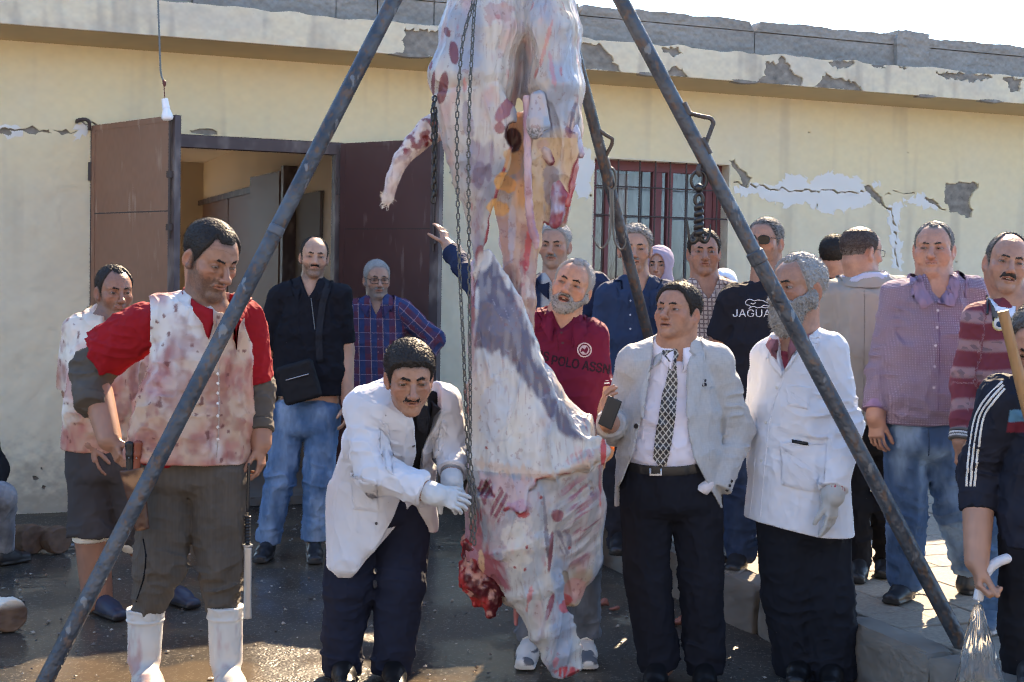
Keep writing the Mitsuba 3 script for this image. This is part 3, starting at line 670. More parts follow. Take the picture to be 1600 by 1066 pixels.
        if glove is None:
            def F(p): return smin(FU(p), hf(p), .015)
            F.lo, F.hi = np.minimum(FU.lo, hf.lo), np.maximum(FU.hi, hf.hi); s.skin.append((F, F.lo - .006, F.hi + .006, h, None))
        else:
            u = unit(Wp - E); ring = ecap(Wp - u * .035, Wp + u * .01, radii[1] * s.m * 1.12)
            F = lambda p: smax(smin(hf(p), ring(p), .012) - .0012 * (nz(p, 110) - .5), -((p - (Wp - u * .032).astype(np.float32)) @ u.astype(np.float32)), .003)
            V, Fc = sdmesh(F, np.minimum(hf.lo, ring.lo) - .01, np.maximum(hf.hi, ring.hi) + .01, h); put('glove', (V, Fc), 'cloth', s.key, color=tint(glove, .12, 25)(V), label=gl_label); s.skin.append((FU, FU.lo - .006, FU.hi + .006, .005, None))
        s.hand = hf; return hf
    def finish(s, chest=None, hres=.0040, legs=(), drop=.17, neckr=58, nbase=None, width=.13, extra=(), res=.03):
        """The body: head, neck and upper chest, bare arms and legs, and what the clothes hide, as one mesh."""
        hf, hc, _, _ = make_head(s.key, s.fr, s.h); nk = s.neck(neckr, nbase); N = union(nk + list(chest or []), .03)
        f = lambda p: smin(hf(p), N(p), np.float32(.018)); C = s.fr[0]; r = .15 * s.fr[2]
        lo, hi = np.array([C[0] - r, C[1] - r, 0]), np.array([C[0] + r, C[1] + r, C[2] + r]); lo[:2] = np.minimum(lo[:2], s.mS[:2] - width); hi[:2] = np.maximum(hi[:2], s.mS[:2] + width); lo[2] = s.mS[2] - drop
        ms, cs = [], []
        def add(f, lo, hi, h, cf):
            V, F = sdmesh(f, lo, hi, h)
            if len(V): ms.append((V, F)); cs.append(cf(V) if cf else s.skinc * (.88 + .24 * fb(V, 22, 2))[:, None])
        add(f, lo, hi, hres, hc)
        for F, a, b, h, cf in s.skin: add(F, a, b, h, cf)
        for F in legs: add(F, F.lo - .006, F.hi + .006, .006, None)
        core = list(s.core)
        if core: U = union(core, .03); add(U, U.lo - .01, U.hi + .01, res, None)
        V, F = merge(*ms); scene[s.key] = mikit.ply((V, F), 'skin', smooth=True, color=np.vstack(cs))
    def collar(s, field, col, mat='cloth', r=(.066, .070), gap=.35, stand=.030, fall=.050, point=.06, at=None, tilt=.012, name='collar', n=44, open_=0.0, parent=None):
        """A folded collar round the neck; gap: half the opening in front (radians); its leaf lies on the garment."""
        rc = .335 * s.h.get('size', 100) * .92 * s.m; r = (max(r[0], rc), max(r[1], rc * 1.06))
        N = s.mS + UP * .045 if at is None else np.asarray(at); ph = np.linspace(gap, 2 * np.pi - gap, n); fr = (np.cos(ph) + 1) / 2
        dirv = np.cos(ph)[:, None] * s.f + np.sin(ph)[:, None] * s.s; dv = np.cos(ph)[:, None] * s.f * r[1] + np.sin(ph)[:, None] * s.s * r[0]
        low = -.030 * fr - open_ * fr ** 3
        rows = [N + dv * .97 + UP * (low - .01)[:, None], N + dv * .99 + UP * (stand + low + tilt * (1 - fr))[:, None], N + dv * 1.06 + UP * (stand + .003 + low + tilt * (1 - fr))[:, None]]
        edge = np.exp(-((ph - gap) / .30) ** 2) + np.exp(-((2 * np.pi - gap - ph) / .30) ** 2)
        outer = N + dv * (1.32 + .10 * edge)[:, None] + UP * (stand - fall + low - point * edge * .8)[:, None] + s.f * (edge * .035)[:, None]
        mid = (rows[2] + outer) / 2 + dirv * .004
        for q, l in ((mid, .008), (outer, .007)):
            for _ in range(4):
                d = field(q.astype(np.float32)); g = grad(field, q); mv = np.where(d < l, l - d, np.minimum(0, (l + .004 - d)) * (.7 if q is outer else 0)); q += g * mv[:, None]
        rows += [mid, outer, outer - dirv * .006, mid - dirv * .008 - UP * .002]
        V = np.stack(rows, 1); k = V.shape[1]; V = V.reshape(-1, 3); i, j = np.meshgrid(np.arange(n - 1), np.arange(k), indexing='ij'); i, j = i.ravel(), j.ravel(); j2 = (j + 1) % k
        F = np.vstack([np.stack([i * k + j, i * k + j2, (i + 1) * k + j2], 1), np.stack([i * k + j, (i + 1) * k + j2, (i + 1) * k + j], 1), [[0, b + 1, b] for b in range(1, k - 1)], [[(n - 1) * k, (n - 1) * k + b, (n - 1) * k + b + 1] for b in range(1, k - 1)]])
        m = trimesh.Trimesh(V, F, process=False)
        if m.volume < 0: F = F[:, ::-1]
        put(name, (V, F), mat, s.key if parent is None else parent, smooth=50 if not (isinstance(mat, str) and mat in VCM) else True, color=(col(V) if callable(col) else col) if isinstance(mat, str) and mat in VCM else None)
    def buttons(s, field, pts, col, r=.0055, parent=None, name='button'):
        for a in pts:
            p = surf(field, a[0], a[1], s.Y)[0]; g = grad(field, p[None])[0]; put(name, tube([p - g * .001, p + g * .0035], r, 10), 'rubber', s.key if parent is None else parent, smooth=30 if False else False, color=col)
    def stuck(s, field, name, poly, col, mat='cloth', lift=.006, size=7, under=.004, parent=None, label=None):
        V, F = patch(field, poly, s.Y, lift, size, under); return put(name, (V, F), mat, s.key if parent is None else parent, smooth=40 if not (isinstance(mat, str) and mat in VCM) else True, color=(col(V) if callable(col) else col) if isinstance(mat, str) and mat in VCM else None, label=label)
VCM = {'hair', 'skin', 'eye', 'teeth', 'cloth', 'smooth_cloth', 'leather', 'rubber', 'flesh', 'metal_vc'}
def hash_name(t):
    v = 7
    for c in t: v = (v * 31 + ord(c)) % 1000003
    return v
# ---------------------------------------------------------------- materials of the place
def m_wall(p, n, uv):
    st = mikit.fbm(p.x * 1.3, p.y * 1.3, p.z * 1.1, 4); fine = mikit.fbm(p.x * 22, p.y * 22, p.z * 22, 3)
    drip = mikit.fbm(p.x * 7, p.y * 7, p.z * .5, 3)
    c = mix((.70, .60, .375), (.67, .60, .445), mikit.smoothstep(2.75, 1.5, p.z + (st - .5) * 1.6))
    c = mix(c, (.62, .56, .43), mikit.smoothstep(.45, .75, st) * .7)
    c = mix(c, (.36, .31, .24), mikit.smoothstep(.55, .8, drip) * .35)
    c = mix(c, (.20, .17, .14), mikit.smoothstep(.55, 0.0, p.z + (fine - .5) * .5) * .55)
    return c * (.95 + .1 * fine)
mat('plaster_yellow', bump(principled(proc(m_wall), .9, specular=.2), lambda p, n, uv: mikit.fbm(p.x * 9, p.y * 9, p.z * 9, 4), .02, 2e-3))
def m_fascia(p, n, uv):
    st = mikit.fbm(p.x * 2.3, p.y * 2.3, p.z * 4, 4); drip = mikit.fbm(p.x * 9, p.y * 9, p.z * 1.0, 3)
    c = mix((.66, .58, .42), (.57, .51, .40), mikit.smoothstep(.35, .75, st)); c = mix(c, (.33, .29, .24), mikit.smoothstep(.56, .78, drip) * .5)
    return c * (.9 + .2 * mikit.fbm(p.x * 30, p.y * 30, p.z * 30, 2))
mat('plaster_fascia', bump(principled(proc(m_fascia), .9, specular=.2), lambda p, n, uv: mikit.fbm(p.x * 12, p.y * 12, p.z * 12, 4), .02, 2e-3))
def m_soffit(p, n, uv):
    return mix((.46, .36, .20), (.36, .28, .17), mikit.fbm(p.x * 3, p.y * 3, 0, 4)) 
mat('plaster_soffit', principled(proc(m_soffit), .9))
def m_conc(p, n, uv):
    a = mikit.fbm(p.x * 2.2, p.y * 2.2, p.z * 9, 4); b = mikit.fbm(p.x * 40, p.y * 40, p.z * 40, 2)
    return mix((.20, .185, .165), (.36, .335, .30), a) * (.75 + .5 * b)
mat('concrete', bump(principled(proc(m_conc), .95, specular=.15), lambda p, n, uv: mikit.fbm(p.x * 16, p.y * 16, p.z * 30, 4), .03, 2e-3))
def m_sub(p, n, uv):
    a = mikit.fbm(p.x * 25, p.y * 25, p.z * 25, 3); return mix((.11, .10, .085), (.34, .31, .27), a)
mat('bare_render', bump(principled(proc(m_sub), .95), lambda p, n, uv: mikit.fbm(p.x * 40, p.y * 40, p.z * 40, 3), .02, 2e-3))
mat('filler', bump(principled((.66, .65, .62), .9), lambda p, n, uv: mikit.fbm(p.x * 20, p.y * 20, p.z * 20, 3), .015, 2e-3))
def m_doorL(p, n, uv):
    a = mikit.fbm(p.x * 3, p.y * 3, p.z * 1.5, 4); return mix(mix((.19, .095, .06), (.235, .13, .085), a), (.32, .22, .16), mikit.smoothstep(.66, .8, mikit.fbm(p.x * 20, p.y * 20, p.z * 3.5, 4)) * .6) * (.92 + .16 * mikit.fbm(p.x * 40, p.y * 40, p.z * 20, 2))
mat('door_paint', bump(principled(proc(m_doorL), .5, specular=.35), lambda p, n, uv: mikit.fbm(p.x * 5, p.y * 5, p.z * 5, 3), .012, 2e-3))
def m_doorR(p, n, uv):
    a = mikit.fbm(p.x * 3, p.y * 3, p.z * 1.5, 4); return mix(mix((.070, .032, .032), (.095, .050, .046), a), (.17, .12, .11), mikit.smoothstep(.66, .8, mikit.fbm(p.x * 20, p.y * 20, p.z * 3.5, 4)) * .6)
mat('door_paint_dark', bump(principled(proc(m_doorR), .5, specular=.35), lambda p, n, uv: mikit.fbm(p.x * 5, p.y * 5, p.z * 5, 3), .012, 2e-3))
def m_steelframe(p, n, uv):
    a = mikit.fbm(p.x * 14, p.y * 14, p.z * 6, 3); return mix((.06, .042, .045), (.16, .13, .12), mikit.smoothstep(.4, .8, a))
mat('frame_paint', principled(proc(m_steelframe), .55))
mat('window_red', bump(principled((.155, .048, .052), .6), lambda p, n, uv: mikit.fbm(p.x * 20, p.y * 20, p.z * 5, 3), .01, 2e-3))
mat('bar_metal', principled((.05, .035, .032), .6))
mat('pane', {'type': 'thindielectric'})
def m_curtain(p, n, uv):
    a = mikit.noise(p.x * 4, p.y * 4, p.z * .3); return mix((.10, .12, .14), (.18, .205, .22), a)
mat('curtain_grey', principled(proc(m_curtain), .8)); mat('curtain_brown', principled((.115, .065, .05), .9))
mat('room_wall', bump(principled((.56, .48, .37), .85), lambda p, n, uv: mikit.fbm(p.x * 6, p.y * 6, p.z * 6, 3), .02, 2e-3))
mat('room_grey', principled((.10, .085, .075), .7)); mat('room_ceiling', principled((.66, .60, .52), .9)); mat('room_brown', principled((.13, .068, .042), .55)); mat('room_floor', principled((.16, .14, .12), .7))
def m_asph(p, n, uv):
    a = mikit.fbm(p.x * 1.1, p.y * 1.1, 3.0, 4); g = mikit.noise(p.x * 95, p.y * 95, 0.0); g2 = mikit.noise(p.x * 210, p.y * 210, 5.0)
    c = mix((.026, .024, .022), (.055, .048, .040), mikit.smoothstep(.3, .7, a))
    c = mix(c, (.22, .20, .165), mikit.smoothstep(.62, .86, g * .6 + g2 * .4) * .4)
    mud = mikit.smoothstep(.50, .68, mikit.fbm(p.x * 2.7 + 4, p.y * 2.7, 9.0, 3))
    return mix(c, (.12, .085, .05), mud * .4)
def wet(p):
    a = mikit.fbm(p.x * 1.5 + 7.0, p.y * 1.5, 1.0, 3); left = mikit.smoothstep(.9, -.6, p.x) * mikit.smoothstep(9.1, 8.3, p.y)
    near = mikit.smoothstep(4.6, 3.2, dr.abs(p.x)) * mikit.smoothstep(11.0, 9.5, p.y) * mikit.smoothstep(2.5, 4.0, p.y)
    return dr.clip(mikit.smoothstep(.50, .62, a * .8 + left * .30) * near, 0, 1)
asph = {'type': 'principled', 'base_color': proc(m_asph), 'roughness': proc(lambda p, n, uv: .36 - .29 * wet(p) + .12 * mikit.noise(p.x * 30, p.y * 30, 2.0)), 'specular': .32}
mat('asphalt', bump(asph, lambda p, n, uv: (mikit.noise(p.x * 70, p.y * 70, 0.0) * .5 + mikit.noise(p.x * 150, p.y * 150, 4.0) * .4 + mikit.noise(p.x * 20, p.y * 20, 7.0) * .4) * (1 - .88 * wet(p)) + wet(p) * .25 * mikit.noise(p.x * 9, p.y * 26, 2.0), .0075, 1.5e-3))
def m_tile(p, n, uv):
    a = mikit.fbm(p.x * 3, p.y * 3, p.z, 4); return mix((.17, .145, .115), (.30, .26, .21), a) * (.85 + .3 * mikit.noise(p.x * 90, p.y * 90, 1.0))
KD = unit((G(1340, 1066) - G(960, 890)) * [1, 1, 0]); KN = np.array([-KD[1], KD[0], 0])        # along the kerb, and across it onto the pavement
KN = KN if KN[0] > 0 else -KN
def ribs(p, n, uv):
    x = p.x * float(KD[0]) + p.y * float(KD[1]); return dr.sin(x * (2 * math.pi / .021)) * .5 + .3 * mikit.noise(p.x * 120, p.y * 120, 0.0)
mat('tile', bump(principled(proc(m_tile), .8), ribs, .0022, 1.5e-3))
def m_kerb(p, n, uv):
    a = mikit.fbm(p.x * 5, p.y * 5, p.z * 8, 4); return mix((.085, .076, .066), (.21, .19, .165), a)
mat('kerb_concrete', bump(principled(proc(m_kerb), .9), lambda p, n, uv: mikit.fbm(p.x * 30, p.y * 30, p.z * 30, 3), .02, 2e-3))
mat('dirt', bump(principled(proc(lambda p, n, uv: mix((.10, .08, .06), (.24, .20, .15), mikit.fbm(p.x * 8, p.y * 8, p.z * 8, 4))), .95), lambda p, n, uv: mikit.fbm(p.x * 25, p.y * 25, p.z * 25, 3), .04, 2e-3))

# ---------------------------------------------------------------- the ground
KH = .22
N_ = 60
gx = np.concatenate([np.linspace(-120, -8, 10), np.linspace(-7, 7, N_), np.linspace(8, 120, 10)]); gy = np.concatenate([np.linspace(-120, -3, 8), np.linspace(-2, 14, N_), np.linspace(15, 200, 10)])
X_, Y_ = np.meshgrid(gx, gy, indexing='ij'); Vg = np.stack([X_.ravel(), Y_.ravel(), 0 * X_.ravel()], 1)
near = (np.abs(Vg[:, 0]) < 6.5) & (Vg[:, 1] > 0) & (Vg[:, 1] < 13)
Vg[:, 2] = np.where(near, -.012 * fb(Vg, 1.1, 2), -.012)
i, j = np.meshgrid(np.arange(len(gx) - 1), np.arange(len(gy) - 1), indexing='ij'); i, j = i.ravel(), j.ravel(); ny = len(gy)
put('asphalt_ground', (Vg, np.vstack([np.stack([i * ny + j, (i + 1) * ny + j, (i + 1) * ny + j + 1], 1), np.stack([i * ny + j, (i + 1) * ny + j + 1, i * ny + j + 1], 1)])), 'asphalt', smooth=True,
    label='dark wet asphalt yard strewn with grit and blood-stained puddles', kind='structure')
# behind the camera, unseen: a pale apron and a house added to bounce sunlight
mat('apron', principled(proc(lambda p, n, uv: mix((.20, .19, .18), (.26, .25, .235), mikit.fbm(p.x * .5, p.y * .5, 0.0, 4))), .9))
put('concrete_apron', obox((-45, -40, -.02), (90, 0, 0), (0, 41.5, 0), (0, 0, .022)), 'apron', smooth=False, label='unseen pale concrete apron added behind the camera to bounce sunlight', kind='structure')
mat('bounce_house_wall', principled(proc(lambda p, n, uv: mix((.26, .25, .235), (.21, .20, .19), mikit.fbm(p.x * .7, p.y * .7, p.z * .7, 4))), .9))
fac = thing('facing_house', 'unseen pale house added across the yard to bounce sunlight onto the low building', 'building')
fpol = sg.box(-22, 0, 22, 7.5)
for k in range(11):
    for z in (1.2, 4.7): fpol = fpol.difference(sg.box(-20.5 + k * 4, z, -19.2 + k * 4, z + 1.4))
put('wall', plate(fpol, lambda a, h, d: np.concatenate([a, -13 + d, h], 1), -.3, 0.0), 'bounce_house_wall', fac, smooth=False); put('back', obox((-22, -20, 0), (44, 0, 0), (0, 6.5, 0), (0, 0, 7.4)), 'room_grey', fac, smooth=False)
rg = np.random.default_rng(3)
def pebbles(n, xy, size, col, z0=0.0):
    oct_ = np.array([[1, 0, 0], [-1, 0, 0], [0, 1, 0], [0, -1, 0], [0, 0, .7], [0, 0, -.5]]); of = np.array([[0, 2, 4], [2, 1, 4], [1, 3, 4], [3, 0, 4], [2, 0, 5], [1, 2, 5], [3, 1, 5], [0, 3, 5]])
    s = size * (.4 + rg.random(n) ** 3 * 1.6); V = oct_[None] * (.6 + .8 * rg.random((n, 6, 1))) * s[:, None, None]; a = rg.random(n) * 6.28; c, q = np.cos(a), np.sin(a)
    x = V[..., 0] * c[:, None] - V[..., 1] * q[:, None]; V[..., 1] = V[..., 0] * q[:, None] + V[..., 1] * c[:, None]; V[..., 0] = x
    V[..., 0] += xy[:, :1]; V[..., 1] += xy[:, 1:2]; V[..., 2] += z0 + (s * .15)[:, None]
    C = np.repeat(np.asarray(col)[rg.integers(0, len(col), n)], 6, 0)
    return (V.reshape(-1, 3), (of[None] + (np.arange(n) * 6)[:, None, None]).reshape(-1, 3)), C
mat('stone_vc', principled(VC, .6, specular=.4))
xy = np.stack([rg.uniform(-2.6, 1.6, 2600), 4.6 + 5.2 * rg.random(2600) ** 1.5], 1)
kp = (xy - G(960, 890)[:2]) @ KN[:2] < -.05; xy = xy[kp]
m_, c_ = pebbles(len(xy), xy, .0065, [(.10, .09, .08), (.22, .20, .17), (.05, .045, .04), (.34, .31, .27), (.14, .09, .06)])
put('gravel', m_, 'stone_vc', smooth=False, color=c_, label='loose grit and small stones lying on the asphalt', kind='stuff')

# ---------------------------------------------------------------- pavement, kerb stones and tiles
K0 = G(960, 890) * [1, 1, 0]
tW = float(np.dot(WO + WN * .02 - K0, WN) / np.dot(KD, WN))             # where the kerb line meets the wall
pts = [K0 + KD * tW, K0 + KD * 4.6, K0 + KD * 4.6 + KN * 7, WO + WE * 16 + WN * .0]
def ext(poly, z0, z1):
    m = trimesh.creation.extrude_polygon(sg.Polygon([q[:2] for q in poly]).buffer(0), z1 - z0, engine='earcut'); m.apply_translation([0, 0, z0]); return m
mat('tile_bed', principled((.16, .145, .125), .95))
put('pavement', ext([q + KN * (.15 if k < 2 else 0) for k, q in enumerate(pts)], -.05, KH - .022), 'tile_bed', smooth=False, label='raised pavement of ribbed cement tiles beside the building', kind='structure')
TS = .25; tl = []
poly_in = sg.Polygon([q[:2] for q in pts])
for a in np.arange(tW, 3.6, TS):
    for b in np.arange(.17, 4.2, TS):
        c = K0 + KD * (a + TS / 2) + KN * (b + TS / 2); dw = np.dot(c - WO, WN)
        if dw < .75 or c[0] / c[1] > .43: continue
        tl.append((c[1], a, b))
tl.sort()
def tile_mesh(k):
    h = TS / 2 - .0015 - .001 * (k % 3); r = .004; top = np.array([[-h + r, -h + r], [h - r, -h + r], [h - r, h - r], [-h + r, h - r]]); bot = np.array([[-h, -h], [h, -h], [h, h], [-h, h]])
    V = np.vstack([np.c_[bot, [-.02] * 4], np.c_[bot, [-.004] * 4], np.c_[top, [0] * 4]]); F = [[8, 9, 10], [8, 10, 11]]
    for l in (0, 4):
        for q in range(4): F += [[l + q, l + (q + 1) % 4, l + 4 + (q + 1) % 4], [l + q, l + 4 + (q + 1) % 4, l + 4 + q]]
    return V, np.array(F)
td = [mikit.ply(tile_mesh(k), 'tile', smooth=False) for k in range(3)]
rt = np.random.default_rng(5); ang = math.degrees(math.atan2(KD[1], KD[0])); far = []
for q, (_, a, b) in enumerate(tl):
    c = K0 + KD * (a + TS / 2) + KN * (b + TS / 2); z = KH - .004 + rt.uniform(-.004, .003)
    tw = T().translate([float(c[0]), float(c[1]), float(z)]).rotate([0, 0, 1], ang).rotate([1, 0, 0], float(rt.uniform(-.8, .8))).rotate([0, 1, 0], float(rt.uniform(-.8, .8)))
    if q < 290: scene[numbered('pavement__tile')] = {**td[q % 3], 'to_world': tw}
    else:
        V, F = tile_mesh(q % 3); far.append(((np.c_[V, np.ones(12)] @ np.array(tw.matrix).reshape(4, 4).T)[:, :3], F))
if far: put('distant_tiles', merge(*far), 'tile', 'pavement', smooth=False, kind='stuff')
rk = np.random.default_rng(9); a = tW + .02; kerb = thing('kerb', 'worn concrete kerb running from the wall to the front right', 'kerb')
while a < 4.6:
    L = .52 + .12 * rk.random(); h = KH + rk.uniform(-.01, .012); tl_ = rk.uniform(-.008, .008)
    b = trimesh.creation.box((L - .012, .155, h + .08)); b = b.subdivide().subdivide().subdivide(); V = b.vertices.copy()
    e = np.maximum(np.abs(V[:, 2]) / ((h + .08) / 2), 0); V *= 1 - .0 * e[:, None]
    cr_ = ((np.abs(V[:, 0]) > (L - .012) / 2 - .001).astype(int) + (np.abs(V[:, 1]) > .0774) + (V[:, 2] > (h + .08) / 2 - .001)) >= 2
    V = V - np.sign(V) * (cr_ * (.006 + .014 * nz(V + a * 7, 9)))[:, None] + ((np.stack([nz(V + a * 5 + o, 12) for o in (0, 9, 17)], 1) - .5) * .012)
    Vw = K0 + KD * (a + L / 2) + KN * (.0775 + tl_) + V[:, :1] * KD + V[:, 1:2] * KN + UP * (V[:, 2:3] + (h - .08) / 2)
    F = b.faces if np.dot(np.cross(KD, KN), UP) > 0 else b.faces[:, ::-1]
    put('stone', (Vw, F), 'kerb_concrete', kerb, smooth=40); a += L

# ---------------------------------------------------------------- the building
rw = np.random.default_rng(21)
bld = thing('low_building', 'long cream plastered one-storey building with cracked fascia and grey parapet', 'building')
A0, A1 = -14.0, 16.0
dL, dR = W(141, 300)[0], W(533, 400)[0]; dT = W(330, 212)[1]
wL, wR = W(926, 300)[0], W(1141, 300)[0]; wT = W(1000, 248)[1]; wB = wT - 1.25
HS = W(800, 122)[1]                                                   # height of the soffit at the wall
OF = .45; fB, fT = W(800, 99, OF)[1], W(800, 50, OF)[1]; OP = .12; pT = W(1240, 40, OP)[1]
wallpoly = sg.box(A0, -.05, A1, HS + .05).difference(sg.box(dL, -.1, dR, dT)).difference(sg.box(wL, wB, wR, wT))
def pxpoly(pts, o=0.0): return sg.Polygon([W(x, y, o) for x, y in pts]).buffer(0)
def rough(poly, amp, seed, seg=.03):
    g = poly.segmentize(seg); r = np.random.default_rng(seed); c = np.array(g.exterior.coords)[:-1]; c = c + (r.random(c.shape) - .5) * amp; return sg.Polygon(c).buffer(0)
def crackline(pts, w, seed, o=0.0):
    r = np.random.default_rng(seed); q = np.array([W(x, y, o) for x, y in pts]); L = sg.LineString(q).segmentize(.035); c = np.array(L.coords); c[1:-1] += (r.random((len(c) - 2, 2)) - .5) * .035
    wid = w * (.4 + 1.2 * r.random(len(c))); up, dn = c.copy(), c.copy(); up[:, 1] += wid; dn[:, 1] -= wid; up[:, 0] += wid * .4; dn[:, 0] -= wid * .4
    return sg.Polygon(np.vstack([up, dn[::-1]])).buffer(0)
chips = [rough(pxpoly([(1477, 289), (1492, 285), (1512, 284), (1531, 288), (1528, 296), (1517, 308), (1514, 318), (1521, 330), (1519, 341), (1502, 336), (1484, 330), (1474, 313)]), .03, 1),
         rough(pxpoly([(1140, 250), (1148, 249), (1156, 262), (1166, 270), (1175, 279), (1170, 290), (1162, 291), (1156, 278), (1147, 262)]), .02, 2),
         rough(pxpoly([(704, 258), (715, 256), (723, 262), (721, 274), (711, 279), (702, 270)]), .02, 3),
         rough(pxpoly([(1348, 290), (1358, 288), (1366, 298), (1378, 309), (1382, 320), (1372, 318), (1358, 303)]), .015, 4),
         crackline([(1146, 285), (1175, 291), (1225, 296), (1280, 299), (1320, 301), (1350, 300)], .006, 5), crackline([(1378, 318), (1390, 328), (1397, 345), (1399, 365), (1400, 395), (1402, 422)], .009, 6),
         crackline([(1382, 306), (1396, 300), (1412, 302), (1430, 303)], .004, 7), crackline([(1444, 310), (1462, 318), (1478, 328)], .007, 8),
         rough(pxpoly([(1444, 309), (1458, 311), (1468, 318), (1464, 322), (1452, 318)]), .01, 12),
         rough(pxpoly([(0, 200), (8, 200), (20, 207), (14, 213), (0, 209)]), .012, 9), rough(pxpoly([(30, 201), (50, 197), (62, 205), (55, 212), (40, 207)]), .014, 10), rough(pxpoly([(66, 203), (78, 203), (76, 208), (68, 208)]), .01, 13), rough(pxpoly([(90, 204), (104, 202), (110, 208), (96, 211)]), .012, 11),
         crackline([(-4, 205), (30, 204), (60, 206), (92, 206), (120, 205)], .004, 14),
         rough(pxpoly([(50, 745), (56, 742), (61, 748), (56, 753), (51, 751)]), .012, 15), rough(pxpoly([(63, 731), (66, 729), (67, 734), (64, 735)]), .008, 16), rough(pxpoly([(66, 757), (72, 760), (70, 766), (65, 763)]), .008, 17),
         rough(pxpoly([(296, 204), (318, 200), (338, 204), (340, 211), (300, 209)]), .012, 18), crackline([(152, 196), (136, 192), (124, 190)], .005, 19)]
for k in range(26):
    a_, h_ = rw.uniform(-1, 10), rw.uniform(.15, 2.9); chips.append(blot(a_, h_, .006 + .012 * rw.random(), .005 + .012 * rw.random(), rw, 9))
skin_ = wallpoly
for c in chips: skin_ = skin_.difference(c)
put('wall', plate(skin_, lambda a, h, d: WO + WE * a + UP * h + WN * d, -.028, 0.0), 'plaster_yellow', bld, smooth=False, label='cream plastered front wall, cracked and patched')
sub_ = wallpoly.buffer(-.001)
put('bare_wall', plate(sub_, lambda a, h, d: WO + WE * a + UP * h + WN * d, -.24, -.020), 'bare_render', bld, smooth=False)
fil = [[(1148, 292), (1175, 285), (1215, 288), (1230, 275), (1258, 276), (1262, 292), (1268, 280), (1290, 268), (1312, 270), (1325, 276), (1346, 279), (1352, 296), (1360, 302), (1362, 322), (1335, 328), (1290, 333), (1262, 318), (1225, 322), (1200, 316), (1185, 304), (1150, 305)],
       [(1386, 322), (1400, 318), (1420, 320), (1412, 326), (1402, 330), (1405, 350), (1408, 385), (1410, 422), (1395, 422), (1392, 380), (1388, 350)], [(905, 232), (922, 236), (926, 262), (922, 300), (914, 312), (900, 305), (898, 262)],
       [(1410, 312), (1440, 304), (1470, 318), (1465, 326), (1430, 322)], [(118, 200), (130, 192), (136, 206), (128, 222), (116, 218)], [(0, 197), (28, 199), (34, 208), (12, 215), (0, 212)], [(1364, 282), (1374, 285), (1371, 292), (1362, 290)]]
for k, f in enumerate(fil):
    g = rough(pxpoly(f), .05, 40 + k, .02)
    for c in chips: g = g.difference(c)
    put('filler_patch', plate(g, lambda a, h, d: WO + WE * a + UP * h + WN * d, .0005, .0035), 'filler', bld, smooth=False, label='white filler smeared along the crack' if k == 0 else None)
# fascia, soffit and parapet
fp = np.array([[A0, fB], [A1, fB]]); topn = np.arange(A1, A0, -.06); jag = fT + (fb(np.c_[topn, 0 * topn, 0 * topn], 3, 3) - .5) * .05 + (nz(np.c_[topn, 0 * topn + 5, 0 * topn], 17) - .5) * .028
jag = jag + .05 * np.exp(-((topn - W(640, 30, OF)[0]) / 2.2) ** 2) * 0
fpoly = sg.Polygon(np.vstack([fp, np.c_[topn, jag]])).buffer(0)
fch = [[(1177, 133), (1182, 126), (1196, 116), (1198, 97), (1208, 95), (1213, 100), (1222, 88), (1232, 98), (1240, 112), (1252, 122), (1256, 135)], [(1272, 137), (1292, 111), (1300, 123), (1322, 124), (1342, 133), (1352, 144)], [(1292, 96), (1310, 92), (1340, 97), (1330, 106), (1305, 108)],
       [(1462, 113), (1500, 112), (1545, 117), (1558, 123), (1520, 128), (1480, 122)], [(1566, 121), (1598, 123), (1592, 146), (1580, 142)], [(628, 88), (632, 45), (690, 48), (700, 90)], [(893, 106), (893, 66), (936, 68), (958, 92), (974, 112)], [(1034, 72), (1058, 76), (1070, 84), (1050, 88), (1038, 82)], [(1040, 118), (1052, 102), (1066, 108), (1076, 122)],
       [(1360, 97), (1388, 96), (1382, 108), (1366, 106)], [(1404, 104), (1418, 104), (1412, 110)]]
fg = [rough(pxpoly(f, OF), .03, 70 + k, .02) for k, f in enumerate(fch)]
fs_ = fpoly
for c in fg: fs_ = fs_.difference(c)
put('fascia', plate(fs_, lambda a, h, d: WO + WE * a + UP * h + WN * d, OF - .025, OF), 'plaster_fascia', bld, smooth=False, label='cream fascia under the roof edge with plaster broken away')
put('roof_slab', plate(fpoly.buffer(-.004), lambda a, h, d: WO + WE * a + UP * h + WN * d, .10, OF - .018), 'bare_render', bld, smooth=False)
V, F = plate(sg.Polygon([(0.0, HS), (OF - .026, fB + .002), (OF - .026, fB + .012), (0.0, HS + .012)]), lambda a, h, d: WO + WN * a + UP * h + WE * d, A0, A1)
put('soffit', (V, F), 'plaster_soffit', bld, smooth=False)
for k, (x, y, w_, h_) in enumerate([(1160, 128, 40, 7), (1445, 158, 30, 6), (1545, 162, 40, 6), (640, 98, 50, 6), (1010, 116, 30, 5)]):   # broken lower edge
    a_, hh_ = W(x, y, OF - .03); g = blot(a_, fB + .0, w_ * .0028, .012, rw, 20, .5)
    put('broken_edge', plate(g, lambda a, h, d: WO + WE * a + UP * h + WN * d, OF - .06, OF + .004), 'bare_render', bld, smooth=False)
par = np.arange(A1, A0, -.05); pj = pT + (fb(np.c_[par, 0 * par, 0 * par + 3], 4, 3) - .5) * .035 + (nz(np.c_[par, 0 * par + 8, 0 * par], 21) - .5) * .02
h1 = lerp(fB, pT, .42); jf = [A0]; 
cuts_ = [A0, -11.0, -8.2, -5.4, -2.6] + [W(x, 20, OP)[0] for x in (300, 525, 590, 678, 905, 1180, 1400)] + [A1]
